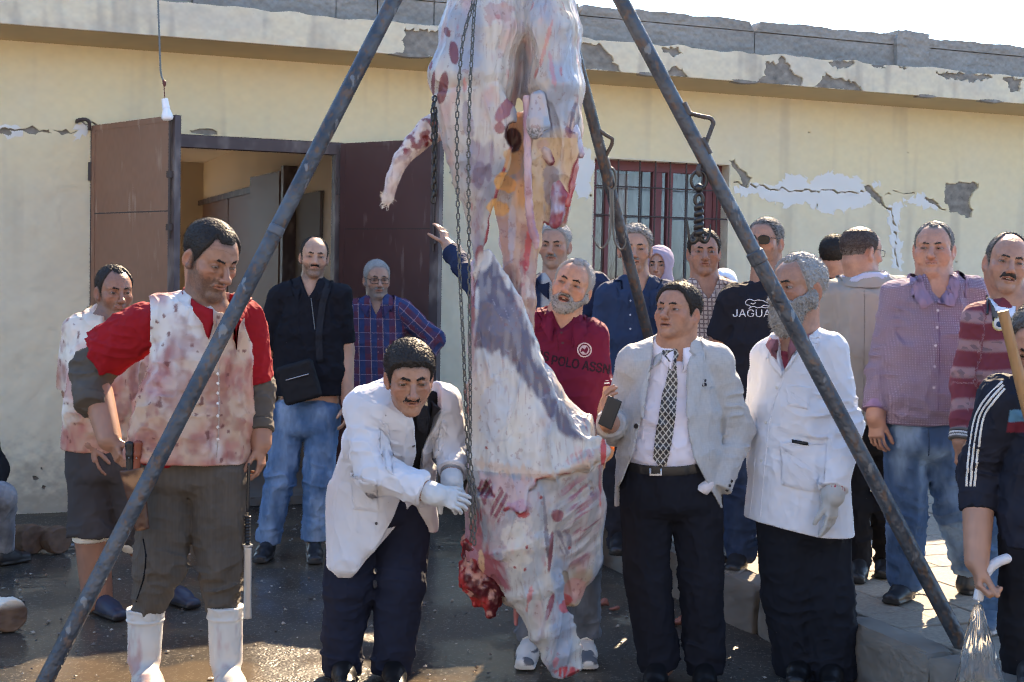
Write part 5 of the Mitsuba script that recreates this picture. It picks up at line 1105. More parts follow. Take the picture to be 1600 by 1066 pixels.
# ---------------------------------------------------------------- the tall man in black by the doorway
def black_polo_man():
    s = Person('tall smiling man in black polo shirt and blue jeans at the doorway', 8.0,
        dict(at=(491, 402), yaw=12, pitch=0, roll=3, size=70, skin=(.42, .27, .19), hair='bald', top=.005, sides=.004, moustache=1.2, stubble=.7, lid=.13, smile=.008, nose=1.1),
        dict(sa=(436, 463), sb=(532, 462), ea=(415, 548, .03), wa=(412, 632, -.05), eb=(540, 548, .03), wb=(543, 628, -.05), ha=(452, 648), hb=(504, 648), ka=(439, 745, -.02), kb=(498, 745, -.02), aa=(419, 842), ab=(490, 838)))
    st = [(486, 466, 46, .10), (485, 520, 54, .115), (485, 580, 56, .12), (484, 630, 57, .125)]
    ra, rb = s.limb(['sa', 'ea'], [20, 17]), s.limb(['sb', 'eb'], [20, 17]); c = tint((.010, .011, .016), .2, 8)
    F = s.garment('polo_shirt', s.torso(st) + s.yoke(17, 26), [(s.J['sa'], ra), (s.J['sb'], rb)], c, carve=[(s.local([(468, 425), (480, 452), (486, 464), (494, 452), (503, 425)]), .0)], hem=s.hemline([(400, 617), (560, 617)]), cuts=[s.cutat(s.p(416, 539, .03), s.J['sa']), s.cutat(s.p(540, 535, .03), s.J['sb'])], fold=.008, fs=(8, 5, 8), h=.0095, joints=[(s.p(440, 520), .15, .010), (s.p(530, 520), .15, .010)])
    s.collar(F, c, r=(.064, .068), gap=.5, fall=.045, point=.045, at=s.p(486, 448)); put('polo_shirt__zip', line_on(F, [(486, 466), (489, 490), (492, 515)], s.Y, .003), 'wire_grey', s.key)
    s.trousers([(480, 640, 50, .125), (480, 665, 49, .125)], [27, 23, 19], [27, 23, 19], denim_c(), top=612, hem=(846, 842), h=.0095)
    s.shoe('aa', G(402, 884), col=(.014, .014, .016), sole=(.05, .05, .05), hh=.0075); s.shoe('ab', G(494, 884), col=(.014, .014, .016), sole=(.05, .05, .05), hh=.0075)
    for q in 'ab': s.bare(q, hand=dict(d=v3(0, -.1, -1), curl=.4), radii=(13.5, 10), upper=(.7, 15), h=.005)
    s.core += s.torso(st, -.04); s.finish([ecap(s.p(486, 466), s.p(486, 500), (.11, .08), (.11, .085), side=s.s)], neckr=36, nbase=(486, 455), hres=.005)
    # shoulder bag
    k = thing('shoulder_bag', 'black leather crossbody bag hanging in front of the man in black polo', 'bag'); Yb = 7.82
    o, e, u = P(467, 597, Yb), unit(v3(1, .05, .30)), unit(v3(-.30, 0, 1)); n = np.cross(e, u)
    m = sdmesh(lambda p: smax(rb_(p, o, e, u, n, (.105, .110, .035), .022), -1 - p[:, 0] * 0, .01) - .002 * nz(p, 30), o - .2, o + .2, .006); put('pouch', m, 'smooth_cloth', k, color=(.012, .013, .016))
    fl = sdmesh(lambda p: rb_(p, o - n * .036 - u * .03, e, u, n, (.085, .07, .012), .008), o - .2, o + .2, .005); put('front_pocket', fl, 'smooth_cloth', k, color=(.016, .017, .020)); put('zip', tube([o - e * .06 - n * .0 + (n if n[1] < 0 else -n) * .05 + u * .03, o + e * .07 + (n if n[1] < 0 else -n) * .05 + u * .03], .0035, 6), 'steel', k)
    q = spline([(500, 566), (498, 530), (502, 490), (507, 462), (512, 445)], 6); p = surf(F, q[:, 0], q[:, 1], 8.0); g = grad(F, p, .01); a = p + g * .006; t = np.gradient(a, axis=0); w = np.cross(g, t); w /= np.linalg.norm(w, axis=1, keepdims=True); L, n_ = .019, len(a)
    V = np.vstack([a - w * L, a + w * L]); f = np.array([[i, i + 1, n_ + i] for i in range(n_ - 1)] + [[i + 1, n_ + i + 1, n_ + i] for i in range(n_ - 1)]); put('strap', shell2d(V + np.vstack([g, g]) * .003, V - np.vstack([g, g]) * .003, f), 'smooth_cloth', k, color=(.014, .016, .022))
def rb_(p, o, e, u, n, h, r):
    """Signed distance to a rounded box with axes e, u, n and half sizes h."""
    q = p - np.asarray(o, np.float32); a = np.abs(np.stack([q @ np.asarray(k, np.float32) for k in (e, u, n)], 1)) - (np.asarray(h, np.float32) - np.float32(r))
    return np.linalg.norm(np.maximum(a, 0), axis=1) + np.minimum(a.max(1), 0) - np.float32(r)
# ---------------------------------------------------------------- the older man in the plaid shirt
def plaid_man():
    s = Person('older man in glasses and blue red plaid shirt leaning by the maroon door leaf', 8.7,
        dict(at=(589, 437), yaw=16, pitch=-3, size=65, skin=(.36, .22, .155), hair='short', top=.008, sides=.004, grey=.75, hairc=(.05, .05, .05), stubble=.8, stubblec=(.13, .12, .115), moustache=1.0, mgrey=.5, glasses='clear', browc=(.05, .04, .035), lid=.2),
        dict(sa=(553, 488), sb=(628, 486), ea=(540, 560, .1), wa=(548, 620, -.1), eb=(676, 530, .05), wb=(640, 590, -.05), ha=(566, 640), hb=(606, 640), ka=(560, 730), kb=(612, 730), aa=(556, 815), ab=(618, 815)))
    st = [(590, 492, 40, .10), (588, 540, 45, .12), (587, 600, 47, .13), (587, 640, 46, .13)]
    F = s.garment('shirt', s.torso(st) + s.yoke(16, 26), [(s.J['sa'], s.limb(['sa', 'ea', 'wa'], [19, 17, 13])), (s.J['sb'], s.limb(['sb', 'eb', 'wb'], [20, 17, 13]))], None, 'plaid', carve=[(s.local([(578, 460), (584, 480), (590, 492), (596, 480), (602, 460)]), .0)], hem=s.hemline([(530, 632), (650, 632)]), fold=.007, fs=(8, 6, 8), h=.0095, uv=True, joints=[(s.J['eb'], .12, .014)])
    s.collar(F, tint((.05, .04, .10), .2, 14), r=(.064, .068), gap=.45, fall=.045, point=.05, at=s.p(590, 474)); s.buttons(F, [(591, y) for y in (510, 530, 550)], (.2, .1, .12), .005)
    s.trousers([(586, 636, 44, .125), (586, 650, 44, .125)], [25, 21, 18], [25, 21, 18], tint((.016, .017, .024), .1), top=630, hem=(822, 822), h=.011)
    for a, x in (('aa', 548), ('ab', 622)): s.shoe(a, G(x, 858), hh=.0085)
    s.bare('b', hand=dict(d=v3(-.8, -.2, -.5), n=v3(-.5, .6, 0), curl=.4), radii=(11, 9.5), frac=.8, h=.006)
    s.core += s.torso(st, -.04); s.finish([ecap(s.p(590, 492), s.p(590, 520), (.10, .08), (.10, .085), side=s.s)], neckr=35, nbase=(590, 480), hres=.0052)
# ---------------------------------------------------------------- the stooping man in a lab coat
def stooping_man():
    s = Person('stooping man with black moustache in open white lab coat, gloved hand on the carcass', 5.6,
        dict(at=(640, 590, -.44), yaw=12, pitch=-14, roll=-1, size=118, skin=(.35, .20, .135), hair='low', top=.016, sides=.006, moustache=1.35, lid=.22, curl=300, tuft=.006, nose=1.1, smile=.005, lines=1, gaze=(.0, 1, .25), fat=.1, browt=1.25),
        dict(sa=(566, 640, -.26), sb=(688, 628, -.16), ea=(585, 736, -.36), wa=(678, 772, -.47), eb=(706, 695, -.12), wb=(706, 752, -.30), ha=(556, 790, .06), hb=(632, 786, .06), ka=(545, 915, -.03), kb=(627, 910, -.03), aa=(532, 1040, .02), ab=(612, 1038, .02)))
    st = [(628, 640, 60, .10, -.27), (606, 690, 70, .12, -.16), (592, 745, 70, .135, -.04), (586, 795, 70, .14, .05)]
    ra = s.limb(['sa', 'ea', 'wa'], [33, 29, 23]); rb = s.limb(['sb', 'eb', 'wb'], [32, 27, 20])
    skirt = [ecap(s.p(562, 765, -.02), s.p(543, 885, -.06), (48 * s.m, .15), (32 * s.m, .12), side=s.s, cap=.5), ecap(s.p(590, 750, -.04), s.p(580, 850, -.06), (44 * s.m, .15), (36 * s.m, .12), side=s.s, cap=.5)]
    sk2 = [ecap(s.p(655, 730, -.06), s.p(672, 830, .06), (24 * s.m, .08), (10 * s.m, .04), side=s.s, cap=.5)]
    s.garment('shirt', s.torso(st, -.022) + s.yoke(14, 30, grow=-.01), [], tint((.012, .012, .014), .2), fold=.005, h=.009)
    S = s.last; bk_ = tint((.018, .018, .022), .15); s.collar(S, bk_, gap=1.1, fall=.02, point=.0, at=s.p(638, 642, -.27))
    for q in ([(664, 632), (668, 650), (663, 676), (650, 668), (648, 650), (654, 640)],): s.stuck(S, 'shirt_collar', q, bk_, lift=.016, under=-.004)
    openp = [(636, 560), (618, 640), (637, 700), (631, 750), (612, 800), (585, 845), (560, 900), (545, 945), (640, 945), (663, 870), (668, 800), (658, 740), (650, 700), (672, 640), (676, 560)]
    F = s.garment('lab_coat', s.torso(st) + s.yoke(26, 34, grow=.012) + skirt + sk2, [(s.J['sa'], ra), (s.J['sb'], rb)], WHITE, carve=[(s.local(openp, -.10), -.12)], cuts=[s.cutat(s.p(664, 768, -.45), s.J['ea']), s.cutat(s.p(705, 738, -.25), s.J['eb'])],
        hem=s.hemline([(500, 840), (520, 908), (548, 902), (580, 862), (625, 812), (650, 830), (690, 835)]), fold=.007, fs=(7, 3.0, 7), joints=[(s.J['ea'], .15, .018), (s.J['eb'], .12, .014)], h=.0068, kj=.04)
    lap = [(594, 655), (590, 700), (604, 736), (614, 742), (612, 700), (606, 665)]; s.stuck(F, 'lab_coat__lapel', lap, WHITE, lift=.010); s.stuck(F, 'lab_coat__lapel', [(690, 655), (684, 690), (674, 715), (682, 716), (696, 690), (699, 660)], WHITE, lift=.010)
    s.stuck(F, 'lab_coat__pocket', [(548, 738), (588, 752), (592, 800), (552, 796)], WHITE, lift=.004); s.buttons(F, [(588, 818), (646, 697)], (.08, .08, .09), .006)
    s.trousers([(590, 790, 66, .13), (592, 805, 64, .13)], [42, 37, 31], [42, 37, 31], tint((.016, .019, .036), .2, 8), top=760, hem=(1052, 1052), h=.0075, foot=.020, knee=.014)
    for a, x in (('aa', 545), ('ab', 622)): s.shoe(a, G(x, 1088), col=(.010, .010, .011))
    gl = (.52, .535, .55)
    s.bare('a', hand=dict(d=unit(s.p(745, 793, -.44) - s.p(684, 776, -.47)), n=v3(-.1, .9, -.35), curl=(.32, .36, .40, .45), thumb=(.85, .4, .4), hs=.93), radii=(20, 15), glove=gl, frac=.3)
    s.bare('b', hand=dict(d=v3(.30, -.55, -.75), n=v3(.2, .8, -.4), curl=.8, hs=.93), radii=(19, 15), glove=gl, frac=.4)
    W_ = lerp(s.J['eb'], s.J['wb'], .80); u = unit(s.J['wb'] - s.J['eb']); wk = thing('wrist_watch', 'steel wrist watch on the stooping man\'s left wrist', 'watch'); put('band', tube([W_ - u * .008, W_ - u * .0075, W_ + u * .0075, W_ + u * .008], [.036, .044, .044, .036], 20), 'steel', wk, smooth=30)
    c = W_ + v3(.005, -.044, 0); put('dial', tube([c, c + v3(.002, -.008, 0)], .017, 18), 'steel', wk, smooth=30); put('face', tube([c + v3(.002, -.008, 0), c + v3(.002, -.0095, 0)], .014, 18), 'eye', wk, smooth=False, color=(.02, .02, .03))
    s.core += s.torso(st, -.05); s.finish([ecap(s.p(630, 655, -.18), s.p(624, 690, -.12), (.08, .05), (.08, .05), side=s.s)], nbase=(636, 642, -.17), neckr=52)
# ---------------------------------------------------------------- the man reaching for the door behind the carcass
def reaching_man():
    s = Person('grey-haired man in navy and grey sweater reaching his arm to the door behind the carcass', 7.8,
        dict(at=(866, 384), yaw=-12, pitch=-2, size=78, skin=(.36, .22, .155), hair='short', top=.012, sides=.006, grey=.8, hairc=(.06, .06, .06), moustache=1.2, mgrey=.25, stubble=.5, stubblec=(.2, .17, .15), lid=.2, browc=(.03, .025, .02)),
        dict(sa=(822, 455), sb=(932, 446), ea=(757, 462, .10), wa=(700, 384, .5), eb=(955, 540), wb=(945, 620), ha=(845, 640), hb=(900, 640), ka=(845, 740), kb=(905, 740), aa=(845, 830), ab=(905, 830)))
    st = [(872, 462, 54, .11), (872, 520, 60, .12), (872, 600, 60, .12), (872, 650, 56, .12)]
    navy, gr = np.array([.018, .026, .060]), np.array([.32, .33, .34])
    x0 = s.p(846, 450)[0]; x1 = s.p(905, 450)[0]
    col = lambda V: lerp(navy, gr, (sst(x0 - .01, x0 + .01, V[:, 0]) * sst(x1 + .01, x1 - .01, V[:, 0]))[:, None]) * (.85 + .3 * fb(V, 12, 3))[:, None]
    F = s.garment('sweater', s.torso(st) + s.yoke(20, 30), [(s.J['sa'], s.limb(['sa', 'ea', 'wa'], [25, 21, 15])), (s.J['sb'], s.limb(['sb', 'eb', 'wb'], [25, 21, 16]))], col, carve=[(s.local([(852, 425), (862, 442), (868, 452), (874, 442), (884, 425)]), .0)], hem=s.hemline([(780, 640), (980, 640)]), cuts=[s.cutat(s.p(708, 396, .45), s.J['ea'])], fold=.008, fs=(8, 7, 8), h=.0095, joints=[(s.J['ea'], .13, .012)])
    s.collar(F, tint((.012, .016, .035), .2), r=(.066, .07), gap=.4, fall=.05, point=.05, at=s.p(868, 440))
    s.trousers([(872, 640, 54, .12), (872, 655, 52, .12)], [30, 25, 20], [30, 25, 20], tint((.02, .02, .028), .1), top=630, hem=(835, 835), h=.012)
    for a, x in (('aa', 840), ('ab', 910)): s.shoe(a, G(x, 870, .0), hh=.0085)
    s.bare('a', hand=dict(d=v3(-.28, .3, .85), n=v3(-.75, .55, -.1), curl=(.3, .35, .4, .4), thumb=(.5, .8, .3)), radii=(15, 11), frac=.75, h=.005)
    s.core += s.torso(st, -.04); s.finish([ecap(s.p(868, 462), s.p(868, 495), (.10, .08), (.10, .085), side=s.s)], neckr=42, nbase=(868, 448), hres=.005)
# ---------------------------------------------------------------- the man in the burgundy polo shirt
def burgundy_man():
    s = Person('man with grey beard in burgundy polo shirt with dark lettering, head tilted, behind the carcass', 5.98,
        dict(at=(893, 449, -.03), yaw=-10, pitch=9, roll=17, size=97, skin=(.40, .24, .165), hair='receding', top=.009, sides=.005, grey=.9, hairc=(.07, .065, .06), beard=dict(thick=.004, grey=.55, cheek=-.046), moustache=1.3, open=.75, teeth=True, browc=(.014, .011, .010), lid=.22, gaze=(.25, 1, .25), fat=.15),
        dict(sa=(836, 512), sb=(926, 527), ea=(800, 600, .05), wa=(800, 690, -.05), eb=(935, 615), wb=(944, 706, -.12), ha=(850, 740), hb=(905, 740), ka=(838, 870), kb=(914, 870), aa=(828, 1005), ab=(913, 995)))
    st = [(880, 525, 56, .11), (884, 590, 58, .13), (884, 660, 58, .14), (882, 735, 56, .14)]
    c = tint((.105, .009, .030), .15, 8)
    F = s.garment('polo_shirt', s.torso(st) + s.yoke(22, 34), [(s.J['sa'], s.limb(['sa', 'ea'], [28, 26])), (s.J['sb'], s.limb(['sb', 'eb'], [27, 24]))], c, carve=[(s.local([(856, 468), (868, 500), (876, 513), (892, 500), (902, 478)]), .0)], hem=s.hemline([(800, 735), (960, 735)]), cuts=[s.cutat(s.p(803, 592, .05), s.J['sa']), s.cutat(s.p(934, 601), s.J['sb'])], fold=.008, fs=(8, 5, 8), joints=[(s.p(850, 520, -.1), .12, .010), (s.p(930, 590), .1, .010)])
    s.collar(F, tint((.115, .010, .033), .12), r=(.068, .074), gap=.45, fall=.050, point=.055, at=s.p(878, 496), open_=.02)
    u = unit(s.J['eb'] - s.J['sb']); q = s.p(934, 600)
    for t in (.0, .013): a = q - u * (.004 + t); put('polo_shirt__white_stripe', tube([a - u * .003, a + u * .003], [.069, .069], 22, caps=False), 'cloth', s.key, color=(.55, .54, .58))
    dk = (.024, .012, .020)
    for tx, x, y in (('U', 835, 561), ('S', 847, 563), ('POLO ASSN', 860, 569)):
        s.stuck(F, 'polo_shirt__lettering', words(tx, x, y, 14, dx=(.84, .14), dy=(.14, -1)), dk, lift=.0018, under=.001)
    ring = sg.Point(913, 547).buffer(11.5).difference(sg.Point(913, 547).buffer(9.6)); bd = sg.Point(913, 547).buffer(7.5)
    fig = [sg.Polygon([(906, 551), (909, 543), (913, 546), (917, 541), (919, 546), (916, 553), (911, 549)])]
    s.stuck(F, 'polo_shirt__crest', ring, (.50, .42, .44), lift=.0020, under=.001, size=3); s.stuck(F, 'polo_shirt__crest', sg.Point(913, 547).buffer(7.6).difference(fig[0]), (.42, .34, .37), lift=.0018, under=.001, size=3)
    s.buttons(F, [(877, 520), (879, 536)], (.06, .02, .03), .005); put('polo_shirt__placket', line_on(F, [(868, 512), (871, 530), (873, 548)], s.Y, .0018), 'cloth', s.key, color=(.07, .008, .02))
    s.trousers([(880, 735, 54, .13), (880, 752, 52, .13)], [30, 25, 22], [30, 25, 22], denim_c((.09, .105, .13), (.17, .19, .225)), top=725, hem=(998, 990), h=.0085, foot=.016)
    for a, tx, ty in (('aa', 816, 1062), ('ab', 922, 1050)):
        def scol(V): z = V[:, 2]; w = sst(.45, .55, nz(V, (30, 30, 22)) + .35 * (z > .065)); return lerp((.10, .11, .13), (.55, .54, .52), w[:, None])
        s.shoe(a, G(tx, ty), col=scol, sole=(.55, .54, .52), mat='leather', name='sneaker', lace=(.62, .61, .58))
    s.bare('b', hand=dict(d=v3(-.2, -.5, -.8), n=v3(-.9, -.3, 0), curl=.6), radii=(20, 15), upper=(.75, 21)); s.bare('a', hand=dict(d=v3(.2, -.5, -.8), n=v3(.9, -.3, 0), curl=.6), radii=(20, 15), upper=(.75, 21), h=.005)
    w = lerp(s.J['eb'], s.J['wb'], .96); uu = unit(s.J['wb'] - s.J['eb']); put('orange_band', tube([w - uu * .012, w - uu * .01, w + uu * .010, w + uu * .012], [.036, .044, .044, .036], 16), 'rubber', s.key, color=(.65, .14, .02), label='bright orange wristband')
    s.core += s.torso(st, -.04); s.finish([ecap(s.p(880, 525), s.p(882, 570), (.115, .085), (.115, .10), side=s.s)], nbase=(878, 506), neckr=54)
# ---------------------------------------------------------------- the back row by the window
def navy_shirt_man():
    s = Person('grey-haired smiling man in navy blue shirt behind the rear tripod leg', 7.3,
        dict(at=(992, 390), yaw=-6, pitch=0, size=80, skin=(.40, .25, .175), hair='short', top=.016, sides=.005, grey=.5, hairc=(.03, .028, .026), smile=.007, open=.2, teeth=True, lid=.18, stubble=.25, moustache=.9, mgrey=.4, curl=160, tuft=.008),
        dict(sa=(950, 462), sb=(1042, 462), ea=(936, 550, .03), wa=(938, 630, -.05), eb=(1056, 550, .03), wb=(1052, 630, -.05), ha=(968, 650), hb=(1022, 650), ka=(968, 755), kb=(1022, 755), aa=(968, 850), ab=(1022, 850)), ground=KH)
    st = [(996, 468, 50, .11), (996, 530, 56, .12), (996, 600, 56, .13), (996, 655, 55, .13)]; c = tint((.024, .040, .085), .2, 9)
    F = s.garment('shirt', s.torso(st) + s.yoke(20, 30), [(s.J['sa'], s.limb(['sa', 'ea', 'wa'], [23, 20, 15])), (s.J['sb'], s.limb(['sb', 'eb', 'wb'], [23, 20, 15]))], c, carve=[(s.local([(980, 430), (990, 452), (997, 462), (1004, 452), (1014, 430)]), .0)], hem=s.hemline([(920, 650), (1070, 650)]), fold=.009, fs=(8, 5, 8), h=.009, joints=[(s.J['ea'], .12, .012), (s.J['eb'], .12, .012)])
    s.collar(F, c, r=(.066, .07), gap=.5, fall=.05, point=.06, at=s.p(997, 450)); s.buttons(F, [(985, y) for y in (470, 492, 514)], (.35, .38, .45), .005)
    s.trousers([(996, 650, 50, .12), (996, 665, 50, .12)], [28, 24, 20], [28, 24, 20], tint((.02, .02, .026), .1), top=640, hem=(855, 855), h=.012)
    for a, x in (('aa', 962), ('ab', 1028)): s.shoe(a, G(x, 885, KH), hh=.0085)
    s.core += s.torso(st, -.04); s.finish([ecap(s.p(997, 468), s.p(997, 500), (.10, .08), (.10, .085), side=s.s)], neckr=42, nbase=(997, 456), hres=.0048)
def scarf_woman(label, Y, at, size, sa, sb, yaw, col, body, face=True, skin=(.40, .25, .18)):
    x, y = at; x0, x1 = sa[0], sb[0]; by = sa[1] + 190 * size / 62
    s = Person(label, Y, dict(at=at, yaw=yaw, pitch=0, size=size, skin=skin, hair=None, lid=.24, brows=face, w=.95, jaw=.9, nose=.85), dict(sa=sa, sb=sb, ea=(x0 - 6, sa[1] + size * 1.3), wa=(x0, sa[1] + size * 2.3, -.1), eb=(x1 + 6, sa[1] + size * 1.3), wb=(x1, sa[1] + size * 2.3, -.1), ha=(x - 15, by), hb=(x + 15, by)), ground=KH)
    cx = (x0 + x1) / 2; hw = (x1 - x0) / 2; z1 = size * 6.2; st = [(cx, sa[1] + 4, hw * .95, .10), (cx, sa[1] + size, hw, .12), (cx, sa[1] + size * 2.6, hw * 1.05, .14), (cx, sa[1] + z1 * .72, hw * 1.1, .15)]
    F = s.garment('long_dress', s.torso(st) + s.yoke(14, 26), [(s.J['sa'], s.limb(['sa', 'ea', 'wa'], [hw * .36, hw * .34, hw * .3])), (s.J['sb'], s.limb(['sb', 'eb', 'wb'], [hw * .36, hw * .34, hw * .3]))], tint(body, .15), fold=.008, h=.012)
    C, M, sc = s.fr; hd = cranium(.95); W32, C32 = M.astype(np.float32), C.astype(np.float32)
    def sf(p):
        q = ((p - C32) @ W32.T) / np.float32(sc); d = smin(hd(q) - .016, ell((0, .0, -.075), (.078, .085, .06))(q), .05); d = smin(d, ell((0, -.01, -.15), (.115, .10, .07))(q), .06) - .004 * ridge(q, (14, 14, 20))
        d = smax(d, -ell((0, .105, -.012), (.0535, .10, .088))(q), .008); return d * np.float32(sc)
    V, Fc = sdmesh(sf, C - .26 * sc, C + .22 * sc, .0055); put('headscarf', (V, Fc), 'cloth', s.key, color=tint(col, .12, 18)(V))
    s.finish(neckr=size * .5, hres=.0055)
def checked_man():
    s = Person('dark-haired man in beige checked shirt below the hanging claw hook', 7.15,
        dict(at=(1100, 395), yaw=-4, pitch=2, size=78, skin=(.30, .175, .125), hair='short', top=.010, sides=.006, stubble=.15, fat=.5, jaw=1.1, w=1.04, nose=1.15, lid=.2, stubblec=(.1, .06, .05)),
        dict(sa=(1066, 462), sb=(1142, 460), ea=(1056, 545, .03), wa=(1060, 625, -.05), eb=(1140, 545, .03), wb=(1128, 600, -.1), ha=(1076, 650), hb=(1126, 650), ka=(1076, 755), kb=(1126, 755), aa=(1076, 855), ab=(1126, 855)), ground=KH)
    st = [(1101, 466, 46, .11), (1101, 530, 54, .13), (1101, 600, 56, .14), (1101, 655, 54, .14)]
    F = s.garment('shirt', s.torso(st) + s.yoke(18, 30), [(s.J['sa'], s.limb(['sa', 'ea'], [23, 21])), (s.J['sb'], s.limb(['sb', 'eb'], [22, 20]))], None, 'check', carve=[(s.local([(1084, 432), (1094, 455), (1103, 468), (1112, 455), (1122, 432)]), .0)], hem=s.hemline([(1030, 650), (1180, 650)]), fold=.006, h=.0088, uv=True)
    s.collar(F, tint((.36, .29, .25), .2, 40), r=(.07, .074), gap=.5, fall=.05, point=.06, at=s.p(1102, 450))
    s.trousers([(1101, 650, 50, .13), (1101, 665, 50, .13)], [28, 24, 20], [28, 24, 20], tint((.03, .028, .03), .1), top=640, hem=(860, 860), h=.012)
    for a, x in (('aa', 1070), ('ab', 1132)): s.shoe(a, G(x, 890, KH), hh=.0085)
    for q in 'ab': s.bare(q, hand=dict(d=v3(0, -.1, -1), curl=.4), radii=(15, 11), upper=(.8, 17), h=.006)
    s.core += s.torso(st, -.04); s.finish([ecap(s.p(1102, 466), s.p(1102, 500), (.11, .08), (.11, .09), side=s.s)], neckr=46, nbase=(1102, 456), hres=.0048)
mat('phone_dark', principled((.02, .021, .023), .6)); mat('hose_plastic', {'type': 'principled', 'base_color': rgb(.72, .74, .78), 'roughness': .25, 'specular': .5, 'spec_trans': .25, 'eta': 1.3} if False else principled((.55, .57, .62), .22, specular=.5)); mat('water', {'type': 'roughdielectric', 'int_ior': 1.33, 'alpha': .025})
mat('handle_wood', bump(principled(proc(lambda p, n, uv: mix((.36, .20, .08), (.20, .10, .04), mikit.fbm(p.x * 60, p.y * 60, p.z * 6, 3))), .5), lambda p, n, uv: mikit.fbm(p.x * 80, p.y * 80, p.z * 8, 3), .006))
# ---------------------------------------------------------------- the man in the black T-shirt
def cat_shirt_man():
    s = Person('man in sunglasses and black T-shirt with white lettering, half behind the right tripod leg', 6.85,
        dict(at=(1195, 378), yaw=-32, pitch=3, size=82, skin=(.34, .20, .14), hair='short', top=.007, sides=.003, grey=.35, stubble=.4, glasses='sun', w=1.04, jaw=1.05, fat=.35, eyes=False),
        dict(sa=(1146, 468), sb=(1258, 462, .03), ea=(1126, 540, .05), wa=(1122, 620, -.1), eb=(1275, 545, .05), wb=(1275, 620, -.05), ha=(1160, 660), hb=(1220, 660), ka=(1157, 765), kb=(1222, 765), aa=(1156, 862), ab=(1220, 868)), ground=KH)
    st = [(1200, 470, 58, .115), (1196, 540, 62, .13), (1190, 610, 64, .14), (1188, 670, 62, .14)]; c = tint((.014, .015, .022), .18, 8)
    F = s.garment('t_shirt', s.torso(st) + s.yoke(22, 34), [(s.J['sa'], s.limb(['sa', 'ea'], [27, 25])), (s.J['sb'], s.limb(['sb', 'eb'], [27, 25]))], c, carve=[(s.local([(1178, 432), (1186, 444), (1200, 449), (1213, 444), (1222, 432)]), .0)], hem=s.hemline([(1100, 668), (1300, 668)]), cuts=[s.cutat(s.p(1130, 528, .04), s.J['sa']), s.cutat(s.p(1272, 532, .04), s.J['sb'])], fold=.008, fs=(8, 5, 8), h=.0085)
    wt = (.62, .64, .68); s.stuck(F, 't_shirt__lettering', words('JAGUAR', 1144, 495, 11.5, dx=(1.12, .01), dy=(0, -1), bold=False, size=2.5), wt, lift=.0022, under=.001)
    cat = [[(1165, 472), (1168, 469), (1173, 468), (1178, 470), (1184, 469), (1192, 470), (1198, 473), (1206, 476), (1214, 477)], [(1165, 472), (1166, 476), (1170, 477), (1173, 480), (1170, 482)], [(1173, 480), (1178, 479), (1183, 481), (1189, 480), (1193, 477)], [(1189, 480), (1196, 481), (1202, 480), (1208, 483)], [(1173, 474), (1177, 475), (1181, 473)], [(1193, 477), (1199, 478), (1206, 477)]]
    put('t_shirt__cat_logo', merge(*[line_on(F, q, s.Y, .0022, lift=.0012) for q in cat]), 'cloth', s.key, color=wt)
    s.trousers([(1190, 662, 60, .13), (1190, 680, 58, .13)], [33, 27, 23], [33, 27, 23], denim_c((.022, .036, .075), (.05, .075, .13)), top=650, hem=(878, 880), h=.0095)
    for a, x in (('aa', 1142), ('ab', 1214)): s.shoe(a, G(x, 900, KH), col=(.02, .02, .022), sole=(.25, .25, .25), hh=.007)
    for q in 'ab': s.bare(q, hand=dict(d=v3(0, -.1, -1), curl=.4), radii=(18, 14), upper=(.75, 21), h=.0055)
    s.core += s.torso(st, -.04); s.finish([ecap(s.p(1200, 470), s.p(1198, 500), (.11, .08), (.11, .09), side=s.s)], neckr=52, nbase=(1200, 456), hres=.0046)
